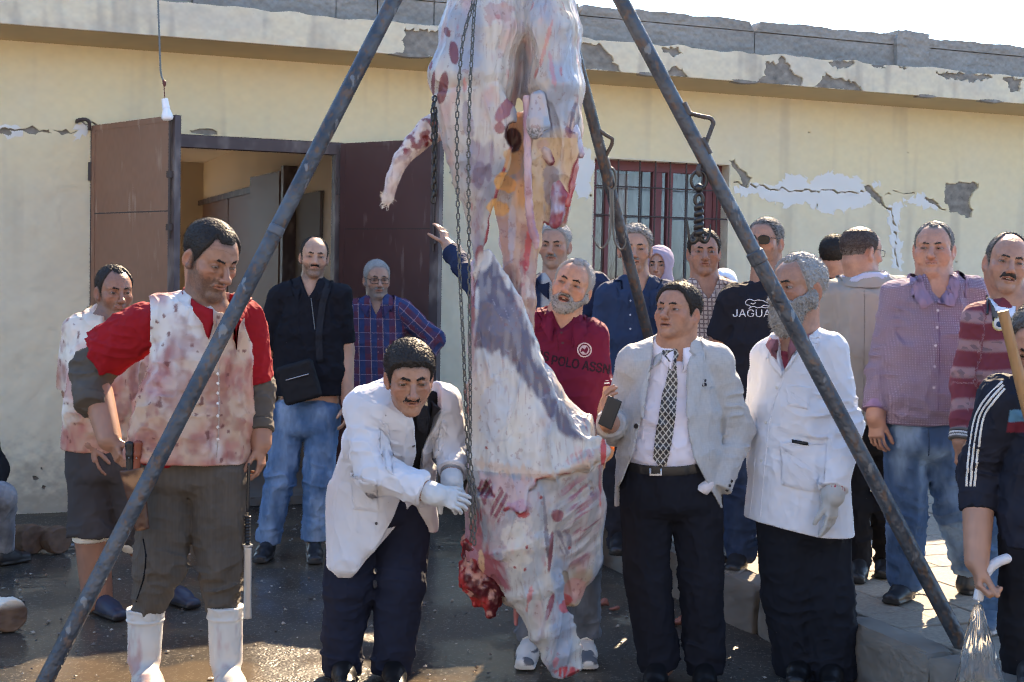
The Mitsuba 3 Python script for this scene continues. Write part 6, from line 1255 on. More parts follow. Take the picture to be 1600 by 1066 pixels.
# ---------------------------------------------------------------- the man in the suit
def suit_man():
    s = Person('man in light grey suit jacket and patterned tie holding a dark phone', 5.66,
        dict(at=(1058, 488, -.03), yaw=-35, pitch=9, size=99, skin=(.36, .205, .14), hair='short', top=.013, sides=.006, curl=300, tuft=.006, lid=.3, open=.25, jaw=1.1, fat=.4, w=1.03, gaze=(.15, 1, .2), ear=1.05),
        dict(sa=(992, 568), sb=(1118, 566), ea=(960, 668, .10), wa=(951, 660, -.15), eb=(1147, 675, .05), wb=(1119, 770, -.06), ha=(1010, 770), hb=(1088, 770), ka=(1011, 905), kb=(1096, 905), aa=(1030, 1036), ab=(1102, 1036)))
    st = [(1054, 575, 62, .115), (1050, 640, 70, .135), (1046, 700, 72, .15), (1046, 745, 73, .15)]
    s.garment('dress_shirt', s.torso(st, -.018) + s.yoke(14, 32, grow=-.01) + [ecap(s.p(1055, 560), s.p(1057, 538), (.070, .072), (.062, .066), side=s.s, cap=.3)], [], tint((.66, .63, .70), .05), carve=[(s.local([(1042, 515), (1047, 540), (1053, 549), (1060, 540), (1068, 515)]), .0)], hem=s.hemline([(960, 728), (1140, 728)]), fold=.006, fs=(6, 6, 6), h=.0075, joints=[(s.p(1070, 690, -.12), .12, .008)])
    S = s.last; s.collar(S, tint((.72, .69, .76), .04), r=(.068, .072), gap=.22, stand=.036, fall=.052, point=.062, at=s.p(1056, 540), open_=.01)
    # tie: knot and blade with a point
    V, F = patch(S, [(1046, 566), (1056, 566), (1058, 600), (1055, 640), (1050, 690), (1042, 726), (1032, 729), (1021, 716), (1024, 690), (1032, 640), (1040, 600)], s.Y, .012, 5)
    tk = thing('patterned_tie', 'black tie with pale diamond lattice worn by the man in the grey suit', 'tie'); q = (V - s.mS) @ np.stack([s.s, UP, s.f]).T; put('blade', (V, F), 'tie_silk', tk, smooth=False, uv=q[:, :2])
    V, F = patch(S, [(1038, 548), (1057, 548), (1060, 555), (1055, 568), (1045, 568), (1037, 556)], s.Y, .020, 4, .0); q = (V - s.mS) @ np.stack([s.s, UP, s.f]).T; put('knot', (V, F), 'tie_silk', tk, smooth=False, uv=q[:, :2])
    jst = [(1054, 572, 64, .125), (1050, 640, 73, .15), (1046, 710, 80, .165), (1044, 790, 84, .17)]
    ra = s.limb(['sa', 'ea', 'wa'], [30, 27, 21]); rb = s.limb(['sb', 'eb', 'wb'], [31, 28, 22])
    opn = [(1030, 500), (1018, 570), (1009, 612), (1001, 660), (990, 708), (976, 750), (955, 800), (1120, 830), (1128, 795), (1112, 768), (1096, 738), (1082, 712), (1074, 670), (1075, 620), (1078, 575), (1084, 500)]
    J = s.garment('suit_jacket', s.torso(jst) + s.yoke(27, 34, grow=.012), [(s.J['sa'], ra), (s.J['sb'], rb)], None, 'suit_grey', carve=[(s.local(opn, -.12), .0)], hem=s.hemline([(920, 780), (945, 800), (965, 792), (1000, 780), (1100, 775), (1130, 795), (1170, 790)]), cuts=[s.cutat(s.p(951, 661, -.10), s.J['ea']), s.cutat(s.p(1120, 764, -.05), s.J['eb'])], fold=.005, fs=(6, 3, 6), h=.0068, joints=[(s.J['ea'], .14, .014), (s.J['eb'], .14, .016), (s.p(1150, 620), .12, .010)], kj=.035)
    for lp in ([(1030, 545), (1014, 575), (1000, 612), (1001, 645), (1002, 655), (1012, 620), (1021, 580), (1033, 552)], [(1079, 548), (1096, 566), (1098, 590), (1090, 625), (1078, 655), (1075, 650), (1076, 610), (1074, 575)]): s.stuck(J, 'suit_jacket__lapel', lp, None, 'suit_grey', lift=.009, under=.006)
    s.collar(J, None, 'suit_grey', r=(.078, .080), gap=.75, stand=.034, fall=.05, point=.03, at=s.p(1056, 546))
    s.stuck(J, 'suit_jacket__pocket_flap', [(1108, 703), (1118, 702), (1120, 716), (1108, 718)], None, 'suit_grey', lift=.005); s.stuck(J, 'suit_jacket__breast_pocket', [(1090, 605), (1116, 604), (1116, 609), (1090, 610)], None, 'suit_grey', lift=.004)
    s.stuck(J, 'pocket_square', [(1093, 594), (1102, 593), (1103, 603), (1094, 604)], (.015, .018, .03), lift=.006); s.stuck(J, 'pocket_square', [(1097.2, 594), (1098.8, 594), (1099, 603), (1097.4, 603)], (.5, .5, .5), lift=.0075); s.stuck(J, 'pocket_square', [(1093.5, 597.6), (1102.5, 597), (1102.5, 598.6), (1093.5, 599.2)], (.5, .5, .5), lift=.0078)
    s.buttons(J, [(994, 666)], (.02, .02, .022), .010); s.buttons(J, [(1143, 752), (1140, 759), (1136, 766)], (.02, .02, .022), .006)
    s.trousers([(1046, 735, 71, .14), (1048, 780, 73, .14)], [40, 34, 31], [40, 34, 30], tint((.011, .012, .018), .2, 7), top=724, hem=(1046, 1046), h=.0075, foot=.018, knee=.008)
    T_ = s.last; bz = [(984, 727), (1010, 732), (1045, 734), (1080, 731), (1100, 727)]; bl = thing('leather_belt', 'black leather belt with dark metal buckle of the man in the grey suit', 'belt')
    q = spline(bz, 8); p = surf(T_, q[:, 0], q[:, 1] + 3, s.Y); g = grad(T_, p, .01); n_ = len(p); V = np.vstack([p + g * .004 - UP * .018, p + g * .004 + UP * .018]); f = np.array([[i, i + 1, n_ + i] for i in range(n_ - 1)] + [[i + 1, n_ + i + 1, n_ + i] for i in range(n_ - 1)]); put('strap', shell2d(V + np.vstack([g, g]) * .003, V - np.vstack([g, g]) * .003, f), 'leather', bl, color=(.012, .012, .013))
    bk = [sg.box(1016, 729, 1035, 743).difference(sg.box(1018.5, 731.5, 1032.5, 740.5))]; V, F = patch(T_, bk[0], s.Y, .011, 4, -.007); put('buckle', (V, F), 'steel', bl, smooth=False)
    for a, x in (('aa', 1016), ('ab', 1100)): s.shoe(a, G(x, 1092), col=(.008, .008, .009))
    s.bare('a', hand=dict(d=v3(-.25, -.45, .85), n=v3(.85, -.10, .3), curl=(.50, .55, .6, .62), thumb=(.8, .5, .35), tcurl=.5), radii=(18, 14.5), frac=.55)
    ph = thing('mobile_phone', 'dark grey mobile phone in the hand of the suited man', 'phone'); o = P(953, 645, 5.42); u = unit(v3(.30, -.25, .92)); e = unit(np.cross(u, v3(-.35, -.9, 0))); n = np.cross(e, u)
    put('case', sdmesh(lambda p: rb_(p, o, e, u, n, (.030, .062, .0048), .0045), o - .1, o + .1, .0026), 'phone_dark', ph)
    V = s.p(1099, 756, -.13); put('cuff', tube([s.p(1110, 752, -.09), s.p(1106, 758, -.10), s.p(1098, 766, -.12), s.p(1096, 769, -.12)], [.018, .024, .026, .018], 18), 'cloth', s.key, color=(.60, .55, .55), label='pale shirt cuff at the trouser pocket')
    s.core += s.torso(st, -.05); s.finish([ecap(s.p(1054, 572), s.p(1052, 610), (.10, .08), (.10, .085), side=s.s)], nbase=(1054, 556), neckr=64)
# ---------------------------------------------------------------- the bearded man in a lab coat
def bearded_man():
    s = Person('old man with long white beard in buttoned white lab coat and grey gloves', 5.74,
        dict(at=(1245, 450, -.02), yaw=-54, pitch=1, size=112, skin=(.34, .195, .135), hair='receding', top=.012, sides=.010, grey=1.0, hairc=(.16, .155, .15), beard=dict(thick=.013, grey=1.0, long=.036, cheek=-.03, fuzz=.010), moustache=1.5, mgrey=.9, moustachec=(.2, .2, .2), browc=(.03, .026, .024), lid=.3, gaze=(.35, 1, -.05), tuft=.008, curl=150, ear=1.15),
        dict(sa=(1198, 556, .10), sb=(1298, 548, -.06), ea=(1183, 660, .14), wa=(1190, 760, .08), eb=(1318, 662, -.10), wb=(1303, 764, -.235), ha=(1225, 800), hb=(1285, 800), ka=(1236, 930, .05), kb=(1292, 930), aa=(1252, 1050, .05), ab=(1300, 1052)))
    st = [(1246, 556, 58, .115), (1247, 640, 70, .14), (1246, 730, 78, .165), (1246, 850, 90, .20)]
    ra = s.limb(['sa', 'ea', 'wa'], [28, 24, 20]); rb = s.limb(['sb', 'eb', 'wb'], [31, 26, 21])
    s.garment('plaid_shirt', s.torso(st[:2], -.02) + s.yoke(14, 30, grow=-.01), [], tint((.20, .04, .06), .5, 45), carve=[(s.local([(1208, 500), (1216, 530), (1224, 540), (1236, 520), (1250, 500)]), .0)], fold=.004, h=.010)
    s.collar(s.last, tint((.22, .10, .12), .5, 60), r=(.068, .074), gap=.3, fall=.05, point=.05, at=s.p(1240, 530, .0))
    F = s.garment('lab_coat', s.torso(st) + s.yoke(24, 34, grow=.010), [(s.J['sa'], ra), (s.J['sb'], rb)], WHITE, carve=[(s.local([(1204, 500), (1208, 545), (1219, 575), (1226, 582), (1234, 565), (1250, 535), (1258, 500)], -.1), .02)], hem=s.hemline([(1150, 806), (1200, 812), (1262, 826), (1330, 832)]), cuts=[s.cutat(s.p(1303, 764, -.235), s.J['eb']), s.cutat(s.p(1190, 760, .08), s.J['ea'])], fold=.0055, fs=(6, 2.2, 6), h=.0065, joints=[(s.J['eb'], .15, .018), (s.p(1260, 700, -.15), .18, .008)], kj=.03)
    s.stuck(F, 'lab_coat__lapel', [(1262, 528), (1275, 520), (1282, 535), (1268, 556), (1250, 548), (1232, 578), (1228, 580), (1240, 556)], WHITE, lift=.011, under=.008); s.stuck(F, 'lab_coat__lapel', [(1208, 545), (1200, 560), (1208, 575), (1222, 590), (1224, 584), (1214, 565)], WHITE, lift=.010)
    s.stuck(F, 'lab_coat__pocket', [(1220, 690), (1292, 696), (1288, 762), (1266, 768), (1222, 758)], WHITE, lift=.007); s.stuck(F, 'lab_coat__pocket', [(1228, 600), (1268, 606), (1262, 640), (1230, 634)], WHITE, lift=.004)
    for ln in ([(1225, 590), (1206, 640), (1196, 720), (1188, 808)], [(1180, 715), (1177, 760), (1172, 806)]): put('lab_coat__seam', line_on(F, ln, s.Y, .0028, lift=.0005), 'cloth', s.key, color=(.66, .66, .70))
    s.buttons(F, [(1214, 606), (1197, 660), (1190, 720)], (.55, .54, .50), .007)
    pk = s.stuck(F, 'pocket_phone', [(1238, 687), (1262, 691), (1263, 696), (1238, 693)], (.012, .012, .015), 'leather', lift=.013, label='dark phone top showing in the coat pocket')
    q = s.p(1303, 764, -.235); u = unit(s.J['wb'] - s.J['eb']); V = tube([q - u * .02, q - u * .015, q + u * .012, q + u * .016], [.04, .047, .047, .040], 20); put('shirt_cuff', V, 'cloth', s.key, color=np.where((nz(V[0], 90) > .5)[:, None], (.34, .05, .08), (.42, .38, .42)))
    gl = (.40, .40, .39); s.J['wb'] = q + u * .02
    s.bare('b', hand=dict(d=v3(-.06, -.12, -1), n=v3(-.75, .65, 0), curl=(.22, .30, .36, .42), thumb=(.95, .25, .35), hs=1.04), radii=(19, 16), glove=gl, frac=.5)
    s.trousers([(1254, 800, 66, .13), (1256, 830, 66, .13)], [46, 46, 42], [40, 42, 38], tint((.012, .014, .021), .2, 7), top=770, hem=(1062, 1062), h=.0078, foot=.014, fold=.009, fs=(9, 2.5, 9))
    for a, x in (('aa', 1236), ('ab', 1298)): s.shoe(a, G(x, 1096), col=(.009, .009, .01))
    s.core += s.torso(st[:3], -.05); s.finish([ecap(s.p(1244, 560), s.p(1240, 600), (.11, .08), (.11, .09), side=s.s)], nbase=(1248, 544), neckr=62)
# ---------------------------------------------------------------- two men seen from behind
def grey_jacket_man():
    s = Person('balding man in grey jacket seen from behind, glasses, face turned right', 6.7,
        dict(at=(1347, 393), yaw=118, pitch=-3, size=84, skin=(.36, .21, .15), hair='bald', top=.006, sides=.005, ztop=[(0, .2), (.9, .09), (1.4, .100), (2.2, .098), (3.2, .092)], glasses='clear', lid=.2, grey=.08, hairc=(.035, .022, .018)),
        dict(sa=(1292, 466), sb=(1410, 456, .05), ea=(1285, 560), wa=(1300, 640, .1), eb=(1428, 560), wb=(1420, 640, .1), ha=(1335, 680), hb=(1385, 680), ka=(1338, 790), kb=(1385, 790), aa=(1342, 885), ab=(1384, 875, .1)), ground=KH, back=True)
    st = [(1350, 462, 60, .11), (1350, 540, 64, .125), (1350, 620, 64, .13), (1350, 680, 62, .13)]; c = tint((.27, .255, .235), .1, 12)
    F = s.garment('jacket', s.torso(st) + s.yoke(22, 34, grow=.006), [(s.J['sa'], s.limb(['sa', 'ea', 'wa'], [27, 24, 18])), (s.J['sb'], s.limb(['sb', 'eb', 'wb'], [27, 24, 18]))], c, hem=s.hemline([(1260, 660), (1450, 660)]), fold=.007, fs=(7, 3.5, 7), h=.0088)
    put('jacket__seam', line_on(F, [(1350, 440), (1351, 500), (1350, 580), (1349, 650)], s.Y, .0022), 'cloth', s.key, color=(.16, .15, .14)); s.collar(F, c, r=(.072, .076), gap=.6, stand=.038, fall=.06, point=.02, at=s.p(1349, 441)); s.collar(F, tint((.40, .43, .55), .05), r=(.064, .068), gap=.6, stand=.026, fall=.02, point=.0, at=s.p(1349, 438), name='shirt_collar')
    s.trousers([(1356, 670, 42, .12), (1358, 690, 42, .12)], [25, 22, 19], [25, 22, 19], tint((.010, .010, .013), .1), top=650, hem=(893, 885), h=.0105)
    s.shoe('aa', G(1338, 915, KH), hh=.0075); s.shoe('ab', G(1380, 905, KH), hh=.0075)
    s.core += s.torso(st, -.04); s.finish(neckr=52, nbase=(1350, 448), hres=.0048)
def black_hair_man():
    s = Person('black-haired man in dark jacket with white piping, mostly hidden, seen from behind', 7.2,
        dict(at=(1305, 400), yaw=150, pitch=-2, size=68, skin=(.36, .21, .15), hair='short', top=.012, sides=.010, lid=.2, hairc=(.010, .009, .009)),
        dict(sa=(1268, 462), sb=(1352, 458), ea=(1262, 545), wa=(1265, 620), eb=(1355, 545), wb=(1355, 620), ha=(1295, 660), hb=(1335, 660), ka=(1295, 760), kb=(1335, 760), aa=(1295, 855), ab=(1335, 855)), ground=KH, back=True)
    st = [(1310, 466, 42, .10), (1310, 540, 46, .12), (1310, 610, 48, .12), (1310, 660, 48, .12)]
    F = s.garment('jacket', s.torso(st) + s.yoke(17, 28), [(s.J['sa'], s.limb(['sa', 'ea', 'wa'], [20, 18, 14])), (s.J['sb'], s.limb(['sb', 'eb', 'wb'], [20, 18, 14]))], tint((.010, .010, .014), .2), hem=s.hemline([(1230, 650), (1390, 650)]), fold=.006, h=.0105)
    put('jacket__piping', line_on(F, [(1276, 446), (1282, 462), (1287, 485), (1289, 510)], s.Y, .005, lift=.001), 'cloth', s.key, color=(.5, .5, .5))
    s.trousers([(1312, 650, 44, .12), (1314, 665, 44, .12)], [25, 21, 18], [25, 21, 18], denim_c(), top=640, hem=(858, 858), h=.012)
    for a, x in (('aa', 1290), ('ab', 1338)): s.shoe(a, G(x, 885, KH), hh=.0085)
    s.core += s.torso(st, -.04); s.finish(neckr=40, nbase=(1309, 450), hres=.0052)
# ---------------------------------------------------------------- the three on the right
def purple_man():
    s = Person('smiling man in purple checked shirt and blue jeans on the pavement', 6.24,
        dict(at=(1459, 389), yaw=-22, pitch=0, size=93, skin=(.40, .235, .17), hair='receding', top=.004, sides=.003, grey=.3, hairc=(.04, .035, .03), fat=.7, jaw=1.15, w=1.05, lid=.10, smile=.008, nose=1.05, gaze=(.4, 1, -.1)),
        dict(sa=(1404, 464), sb=(1518, 458), ea=(1384, 570, .04), wa=(1368, 652, -.06), eb=(1533, 570, .05), wb=(1525, 650), ha=(1414, 690), hb=(1472, 690), ka=(1416, 800), kb=(1494, 795), aa=(1416, 905), ab=(1512, 885, .12)), ground=KH)
    st = [(1456, 475, 62, .125), (1450, 550, 70, .16), (1444, 620, 71, .175), (1444, 675, 67, .165)]
    F = s.garment('shirt', s.torso(st) + s.yoke(25, 36), [(s.J['sa'], s.limb(['sa', 'ea', 'wa'], [30, 26, 19])), (s.J['sb'], s.limb(['sb', 'eb', 'wb'], [29, 26, 20]))], None, 'purple_check', carve=[(s.local([(1440, 430), (1449, 456), (1460, 474), (1473, 452), (1482, 426)]), .0)], hem=s.hemline([(1340, 660), (1520, 660)]), cuts=[s.cutat(s.p(1369, 640, -.05), s.J['ea'])], fold=.010, fs=(7, 5, 7), h=.0068, uv=True, joints=[(s.J['ea'], .14, .016), (s.p(1420, 500), .13, .012), (s.p(1440, 640, -.15), .15, .008)], kj=.035)
    pc = tint((.25, .185, .27), .25, 50); s.collar(F, pc, gap=1.2, stand=.034, fall=.05, point=.0, at=s.p(1460, 446))
    for q in ([(1440, 432), (1427, 446), (1430, 466), (1440, 484), (1458, 473), (1447, 455)], [(1482, 428), (1497, 442), (1497, 462), (1488, 480), (1463, 474), (1474, 452)]): s.stuck(F, 'shirt_collar', q, pc, lift=.014, under=-.004)
    put('shirt__placket', line_on(F, [(1466, 480), (1468, 540), (1467, 600), (1466, 655)], s.Y, .002), 'cloth', s.key, color=(.10, .05, .12)); s.buttons(F, [(1465, 485), (1464, 512), (1462, 540), (1460, 573), (1459, 606)], (.62, .60, .62), .0062)
    V = s.p(1369, 640, -.05); u = unit(s.J['wa'] - s.J['ea']); c = tube([V - u * .035, V - u * .03, V + u * .004, V + u * .006], [.050, .0555, .0555, .045], 20); put('cuff', c, 'cloth', s.key, color=tint((.24, .16, .28), .3, 60)(c[0]))
    s.trousers([(1444, 665, 62, .15), (1444, 690, 60, .15)], [33, 29, 27], [33, 29, 25], denim_c((.055, .10, .19), (.20, .29, .42)), top=655, hem=(918, 892), h=.0085, foot=.018, knee=.016)
    put('trousers__fly', line_on(s.last, [(1450, 668), (1452, 690), (1451, 712)], s.Y, .003), 'cloth', s.key, color=(.05, .08, .14))
    s.shoe('aa', G(1392, 945, KH), col=(.018, .021, .026), sole=(.04, .04, .04)); s.shoe('ab', G(1535, 925, KH), col=(.018, .021, .026), sole=(.04, .04, .04))
    s.bare('a', hand=dict(d=v3(.02, -.2, -1), n=v3(.7, .7, 0), curl=(.45, .50, .55, .60), thumb=(.9, .35, .35)), radii=(19, 15), frac=.5, h=.0042)
    s.core += s.torso(st, -.05); s.finish([ecap(s.p(1459, 474), s.p(1457, 510), (.115, .09), (.115, .10), side=s.s)], nbase=(1460, 456), neckr=60, hres=.0042)
def maroon_man():
    s = Person('balding man with black moustache grinning in maroon and white striped knit jacket', 5.75,
        dict(at=(1573, 412), yaw=-8, pitch=2, roll=9, size=104, skin=(.37, .215, .15), hair='bald', top=.006, sides=.005, moustache=1.5, smile=.008, open=.4, teeth=True, lid=.2, hairc=(.03, .025, .022), grey=.2, stubble=.2, w=.97),
        dict(sa=(1528, 500), sb=(1650, 500), ea=(1512, 600, .03), wa=(1502, 690, -.05), eb=(1672, 600, .03), wb=(1668, 690, -.05), ha=(1560, 720), hb=(1620, 720), ka=(1560, 840), kb=(1622, 840), aa=(1556, 950), ab=(1625, 950)), ground=KH)
    st = [(1588, 505, 62, .12), (1588, 580, 66, .13), (1588, 660, 66, .14), (1588, 715, 62, .14)]
    F = s.garment('knit_jacket', s.torso(st) + s.yoke(25, 36), [(s.J['sa'], s.limb(['sa', 'ea', 'wa'], [29, 25, 18])), (s.J['sb'], s.limb(['sb', 'eb', 'wb'], [29, 25, 18]))], None, 'maroon_knit', carve=[(s.local([(1560, 455), (1578, 490), (1594, 512), (1612, 490), (1626, 455)]), .0)], hem=s.hemline([(1480, 712), (1700, 712)]), cuts=[s.cutat(s.p(1503, 676, -.05), s.J['ea']), s.cutat(s.p(1668, 676, -.05), s.J['eb'])], fold=.007, fs=(7, 5, 7), h=.008, uv=True)
    s.collar(F, tint((.10, .095, .09), .2, 30), r=(.078, .082), gap=.6, stand=.040, fall=.055, point=.05, at=s.p(1590, 486)); s.collar(F, tint((.62, .66, .76), .05), r=(.068, .072), gap=.5, stand=.040, fall=.040, point=.06, at=s.p(1592, 484), name='shirt_collar')
    q = s.p(1503, 678, -.05); u = unit(s.J['wa'] - s.J['ea'])
    for k, (t, c) in enumerate(((-.010, (.12, .115, .115)), (.004, (.5, .5, .5)), (.010, (.12, .115, .115)), (.016, (.5, .5, .5)), (.022, (.12, .115, .115)))): put('cuff_band', tube([q + u * (t - .006), q + u * (t - .004), q + u * (t + .004), q + u * (t + .006)], [.045, .051, .051, .045], 18), 'cloth', s.key, color=c)
    s.stuck(F, 'knit_jacket__emblem', sg.Point(1562, 506).buffer(11.5), (.50, .43, .20), lift=.003, size=3); s.stuck(F, 'knit_jacket__emblem', sg.Point(1562, 506).buffer(9), (.58, .57, .55), lift=.0042, size=3); s.stuck(F, 'knit_jacket__emblem', sg.Point(1562, 507).buffer(4.5), (.03, .05, .10), lift=.005, size=3)
    put('zip_pull', line_on(F, [(1543, 462), (1543, 475), (1542, 492)], s.Y, .005, lift=.006), 'dark_plastic', s.key)
    s.trousers([(1588, 705, 60, .14), (1590, 725, 58, .14)], [34, 29, 24], [34, 29, 24], denim_c((.04, .08, .16), (.10, .17, .28)), top=700, hem=(955, 955), h=.0105)
    for a, x in (('aa', 1548), ('ab', 1632)): s.shoe(a, G(x, 985, KH), col=(.10, .14, .19), sole=(.5, .5, .5), hh=.007)
    s.bare('a', hand=dict(d=v3(.05, -.15, -1), n=v3(.8, .5, 0), curl=(.4, .5, .55, .6), thumb=(.85, .4, .3)), radii=(18, 14), frac=.6, h=.0044)
    s.core += s.torso(st, -.05); s.finish([ecap(s.p(1592, 508), s.p(1592, 545), (.11, .085), (.11, .09), side=s.s)], nbase=(1590, 492), neckr=62, hres=.0046)
def hose_man():
    s = Person('man in dark tracksuit top with white sleeve stripes spraying water at the right edge', 5.05,
        dict(at=(1624, 540, -.04), yaw=-30, pitch=-22, size=138, skin=(.38, .225, .155), hair='short', top=.010, sides=.006, grey=.18, hairc=(.02, .018, .016), lid=.2),
        dict(sa=(1567, 625, -.04), sb=(1730, 625), ea=(1530, 740, .08), wa=(1526, 876, -.04), eb=(1750, 750), wb=(1700, 840, -.2), ha=(1610, 850), hb=(1690, 850), ka=(1606, 980), kb=(1695, 980), aa=(1610, 1130), ab=(1698, 1130)), ground=KH)
    st = [(1648, 635, 80, .125), (1648, 720, 84, .135), (1648, 800, 86, .14), (1648, 850, 84, .14)]
    zb0, zb1, zb2 = s.p(1590, 636)[2], s.p(1590, 655)[2], s.p(1590, 672)[2]; xb = s.p(1555, 650)[0]
    def col(V):
        c = tint((.013, .015, .026), .2, 9)(V); sl = V[:, 2] + .10 * np.maximum(xb + .06 - V[:, 0], 0); on = (V[:, 0] > xb + .01)
        c[on & (V[:, 2] < zb0) & (V[:, 2] > zb1)] = (.09, .22, .36); c[on & (V[:, 2] < zb1) & (V[:, 2] > zb2)] = (.13, .018, .032); return c
    la = [ecap(s.J['sa'], s.J['ea'], 38 * s.m, 33 * s.m), ecap(s.J['ea'], s.p(1530, 800, .03), 33 * s.m, 27 * s.m)]
    F = s.garment('tracksuit_top', s.torso(st) + s.yoke(32, 40), [(s.J['sa'], la), (s.J['sb'], s.limb(['sb', 'eb', 'wb'], [38, 34, 26]))], col, mat='smooth_cloth', cuts=[s.cutat(s.p(1530, 797, .03), s.J['ea'])], hem=s.hemline([(1480, 850), (1800, 850)]), fold=.008, fs=(8, 7, 8), h=.0066, joints=[(s.p(1530, 735, .06), .14, .016)], kj=.035)
    for k, dx in enumerate((0, 7, 14)):
        q = [(1566 + dx * .3, 596 + dx * .8), (1542 + dx * .75, 620 + dx * .6), (1524 + dx, 650), (1516 + dx, 690), (1512 + dx * .95, 730), (1510 + dx * .9, 760)]; V = line_on(F, q, s.Y, .0058, 10, lift=-.0028); put('tracksuit_top__stripe', V, 'cloth', s.key, color=(.66, .65, .62))
    s.collar(F, tint((.012, .013, .018), .1), r=(.075, .08), gap=.3, stand=.05, fall=.03, point=.0, at=s.p(1640, 600))
    q = s.p(1530, 797, .03); u = unit(q - s.J['ea']); V = tube([q - u * .05, q - u * .045, q + u * .002, q + u * .004], [.060, .066, .063, .05], 22); put('cuff', V, 'cloth', s.key, color=tint((.010, .010, .012), .15)(V[0]))
    s.trousers([(1650, 840, 84, .14), (1650, 870, 80, .14)], [46, 42, 38], [46, 42, 38], tint((.010, .010, .013), .2), top=830, h=.0095)
    for a, x in (('aa', 1590), ('ab', 1705)): s.shoe(a, G(x, 1180, KH), hh=.008)
    hd = s.bare('a', hand=dict(d=v3(.03, -.28, -.96), n=v3(.95, -.2, 0), curl=(.95, 1.0, 1.05, 1.05), thumb=(.95, .12, .42), tcurl=.15, hs=1.1), radii=(25, 19), frac=.35)
    s.core += s.torso(st, -.05); s.finish(neckr=80, nbase=(1645, 610), hres=.0048)
    # hose and water
    Yh = 5.00; hp = [P(1528, 938, Yh), P(1533, 915, Yh), P(1541, 895, Yh), P(1556, 880, Yh), P(1580, 871, Yh), P(1605, 869, Yh + .02), P(1640, 880, Yh + .1), P(1690, 930, Yh + .2), P(1720, 1010, Yh + .3), P(1700, 1120, Yh + .3)]
    hk = thing('water_hose', 'translucent whitish water hose held in the hand of the man in tracksuit', 'hose'); put('pipe', tube(spline(hp, 10), .0185, 14), 'hose_plastic', hk)
    tip = P(1528, 940, Yh); n1, n2 = 46, 30; V = []
    wd = unit(v3(-.05, -.30, -1)); sd = unit(v3(1, -.05, 0)); fd = np.cross(sd, wd)
    for i in range(n1):
        t = i / (n1 - 1); L = .010 + 1.02 * t; c = tip + wd * L + v3(0, 0, -.06 * t * t); hw = .013 + .245 * t ** .92; th = .010 + .022 * t
        for j in range(n2):
            a = j / n2 * 2 * math.pi; r = 1 + .07 * math.sin(5 * a + 9 * t) + .05 * math.sin(9 * a - 14 * t)
            V.append(c + sd * math.cos(a) * hw * r + fd * math.sin(a) * th * (1 + .35 * math.sin(11 * a + 6 * t)) * (1 + .25 * math.cos(a) ** 8 * 2))
    V = np.array(V); V += ((np.stack([nz(V, (75, 75, 5)), nz(V + 5, (75, 75, 5)), nz(V + 9, (75, 75, 5))], 1) - .5) * .009); i, j = np.meshgrid(np.arange(n1 - 1), np.arange(n2), indexing='ij'); i, j = i.ravel(), j.ravel(); j2 = (j + 1) % n2
    F_ = np.vstack([np.stack([i * n2 + j, (i + 1) * n2 + j2, i * n2 + j2], 1), np.stack([i * n2 + j, (i + 1) * n2 + j, (i + 1) * n2 + j2], 1), [[0, b, b + 1] for b in range(1, n2 - 1)], [[(n1 - 1) * n2, (n1 - 1) * n2 + b + 1, (n1 - 1) * n2 + b] for b in range(1, n2 - 1)]])
    m = trimesh.Trimesh(V, F_, process=False); F_ = F_ if m.volume > 0 else F_[:, ::-1]
    put('water_jet', (V, F_), 'water', None, smooth=True, label='fan of clear water spraying down from the hose', cat='water jet')
    k = thing('wooden_handle', 'worn wooden tool handle leaning in front of the tracksuit man\'s face', 'tool handle'); a, b = P(1567, 486, 4.86), P(1625, 720, 4.86); put('shaft', tube([lerp(a, b, t) for t in np.linspace(0, 1, 14)], [.0195 - .001 * math.sin(t * 9) for t in np.linspace(0, 1, 14)], 14), 'handle_wood', k, smooth=40)
# ---------------------------------------------------------------- the one crouching at the left edge
def crouching_man():
    s = Person('person crouching at the left edge, only a dark sleeve and a grey knee in view', 7.7,
        dict(at=(-50, 640), yaw=40, pitch=-15, size=78, skin=SK3, hair='short', lid=.2),
        dict(sa=(-100, 700), sb=(-22, 690), ea=(-110, 760), wa=(-70, 800, -.2), eb=(-4, 735, -.05), wb=(-14, 790, -.25), ha=(-90, 800, .1), hb=(-40, 805, .1), ka=(-70, 760, -.35), kb=(2, 776, -.22), aa=(-60, 850, -.15), ab=(4, 850, -.10)))
    st = [(-62, 700, 40, .11), (-64, 760, 42, .12, .05), (-66, 810, 44, .13, .1)]
    s.garment('jacket', s.torso(st) + s.yoke(17, 26), [(s.J['sa'], s.limb(['sa', 'ea', 'wa'], [20, 17, 14])), (s.J['sb'], s.limb(['sb', 'eb', 'wb'], [20, 17, 14]))], tint((.012, .012, .014), .15), h=.012)
    s.garment('trousers', s.torso([(-66, 800, 40, .12, .1), (-66, 815, 40, .12, .1)]), [(s.J['ha'], s.limb(['ha', 'ka', 'aa'], [24, 22, 17])), (s.J['hb'], s.limb(['hb', 'kb', 'ab'], [24, 21, 17]))], denim_c((.10, .105, .12), (.26, .27, .29)), fold=.008, h=.010)
    s.shoe('aa', G(-60, 885)); s.shoe('ab', G(16, 880)); s.finish(neckr=40, hres=.006)
PEOPLE = [helper_man, black_polo_man, plaid_man, stooping_man, reaching_man, burgundy_man, navy_shirt_man, checked_man, cat_shirt_man, suit_man, bearded_man, grey_jacket_man, black_hair_man, purple_man, maroon_man, hose_man, crouching_man]
for build in PEOPLE: build()
scarf_woman('woman in mauve headscarf looking out between two men before the window', 8.2, (1030, 415), 62, (1006, 468), (1056, 468), -18, (.34, .27, .33), (.02, .02, .025))
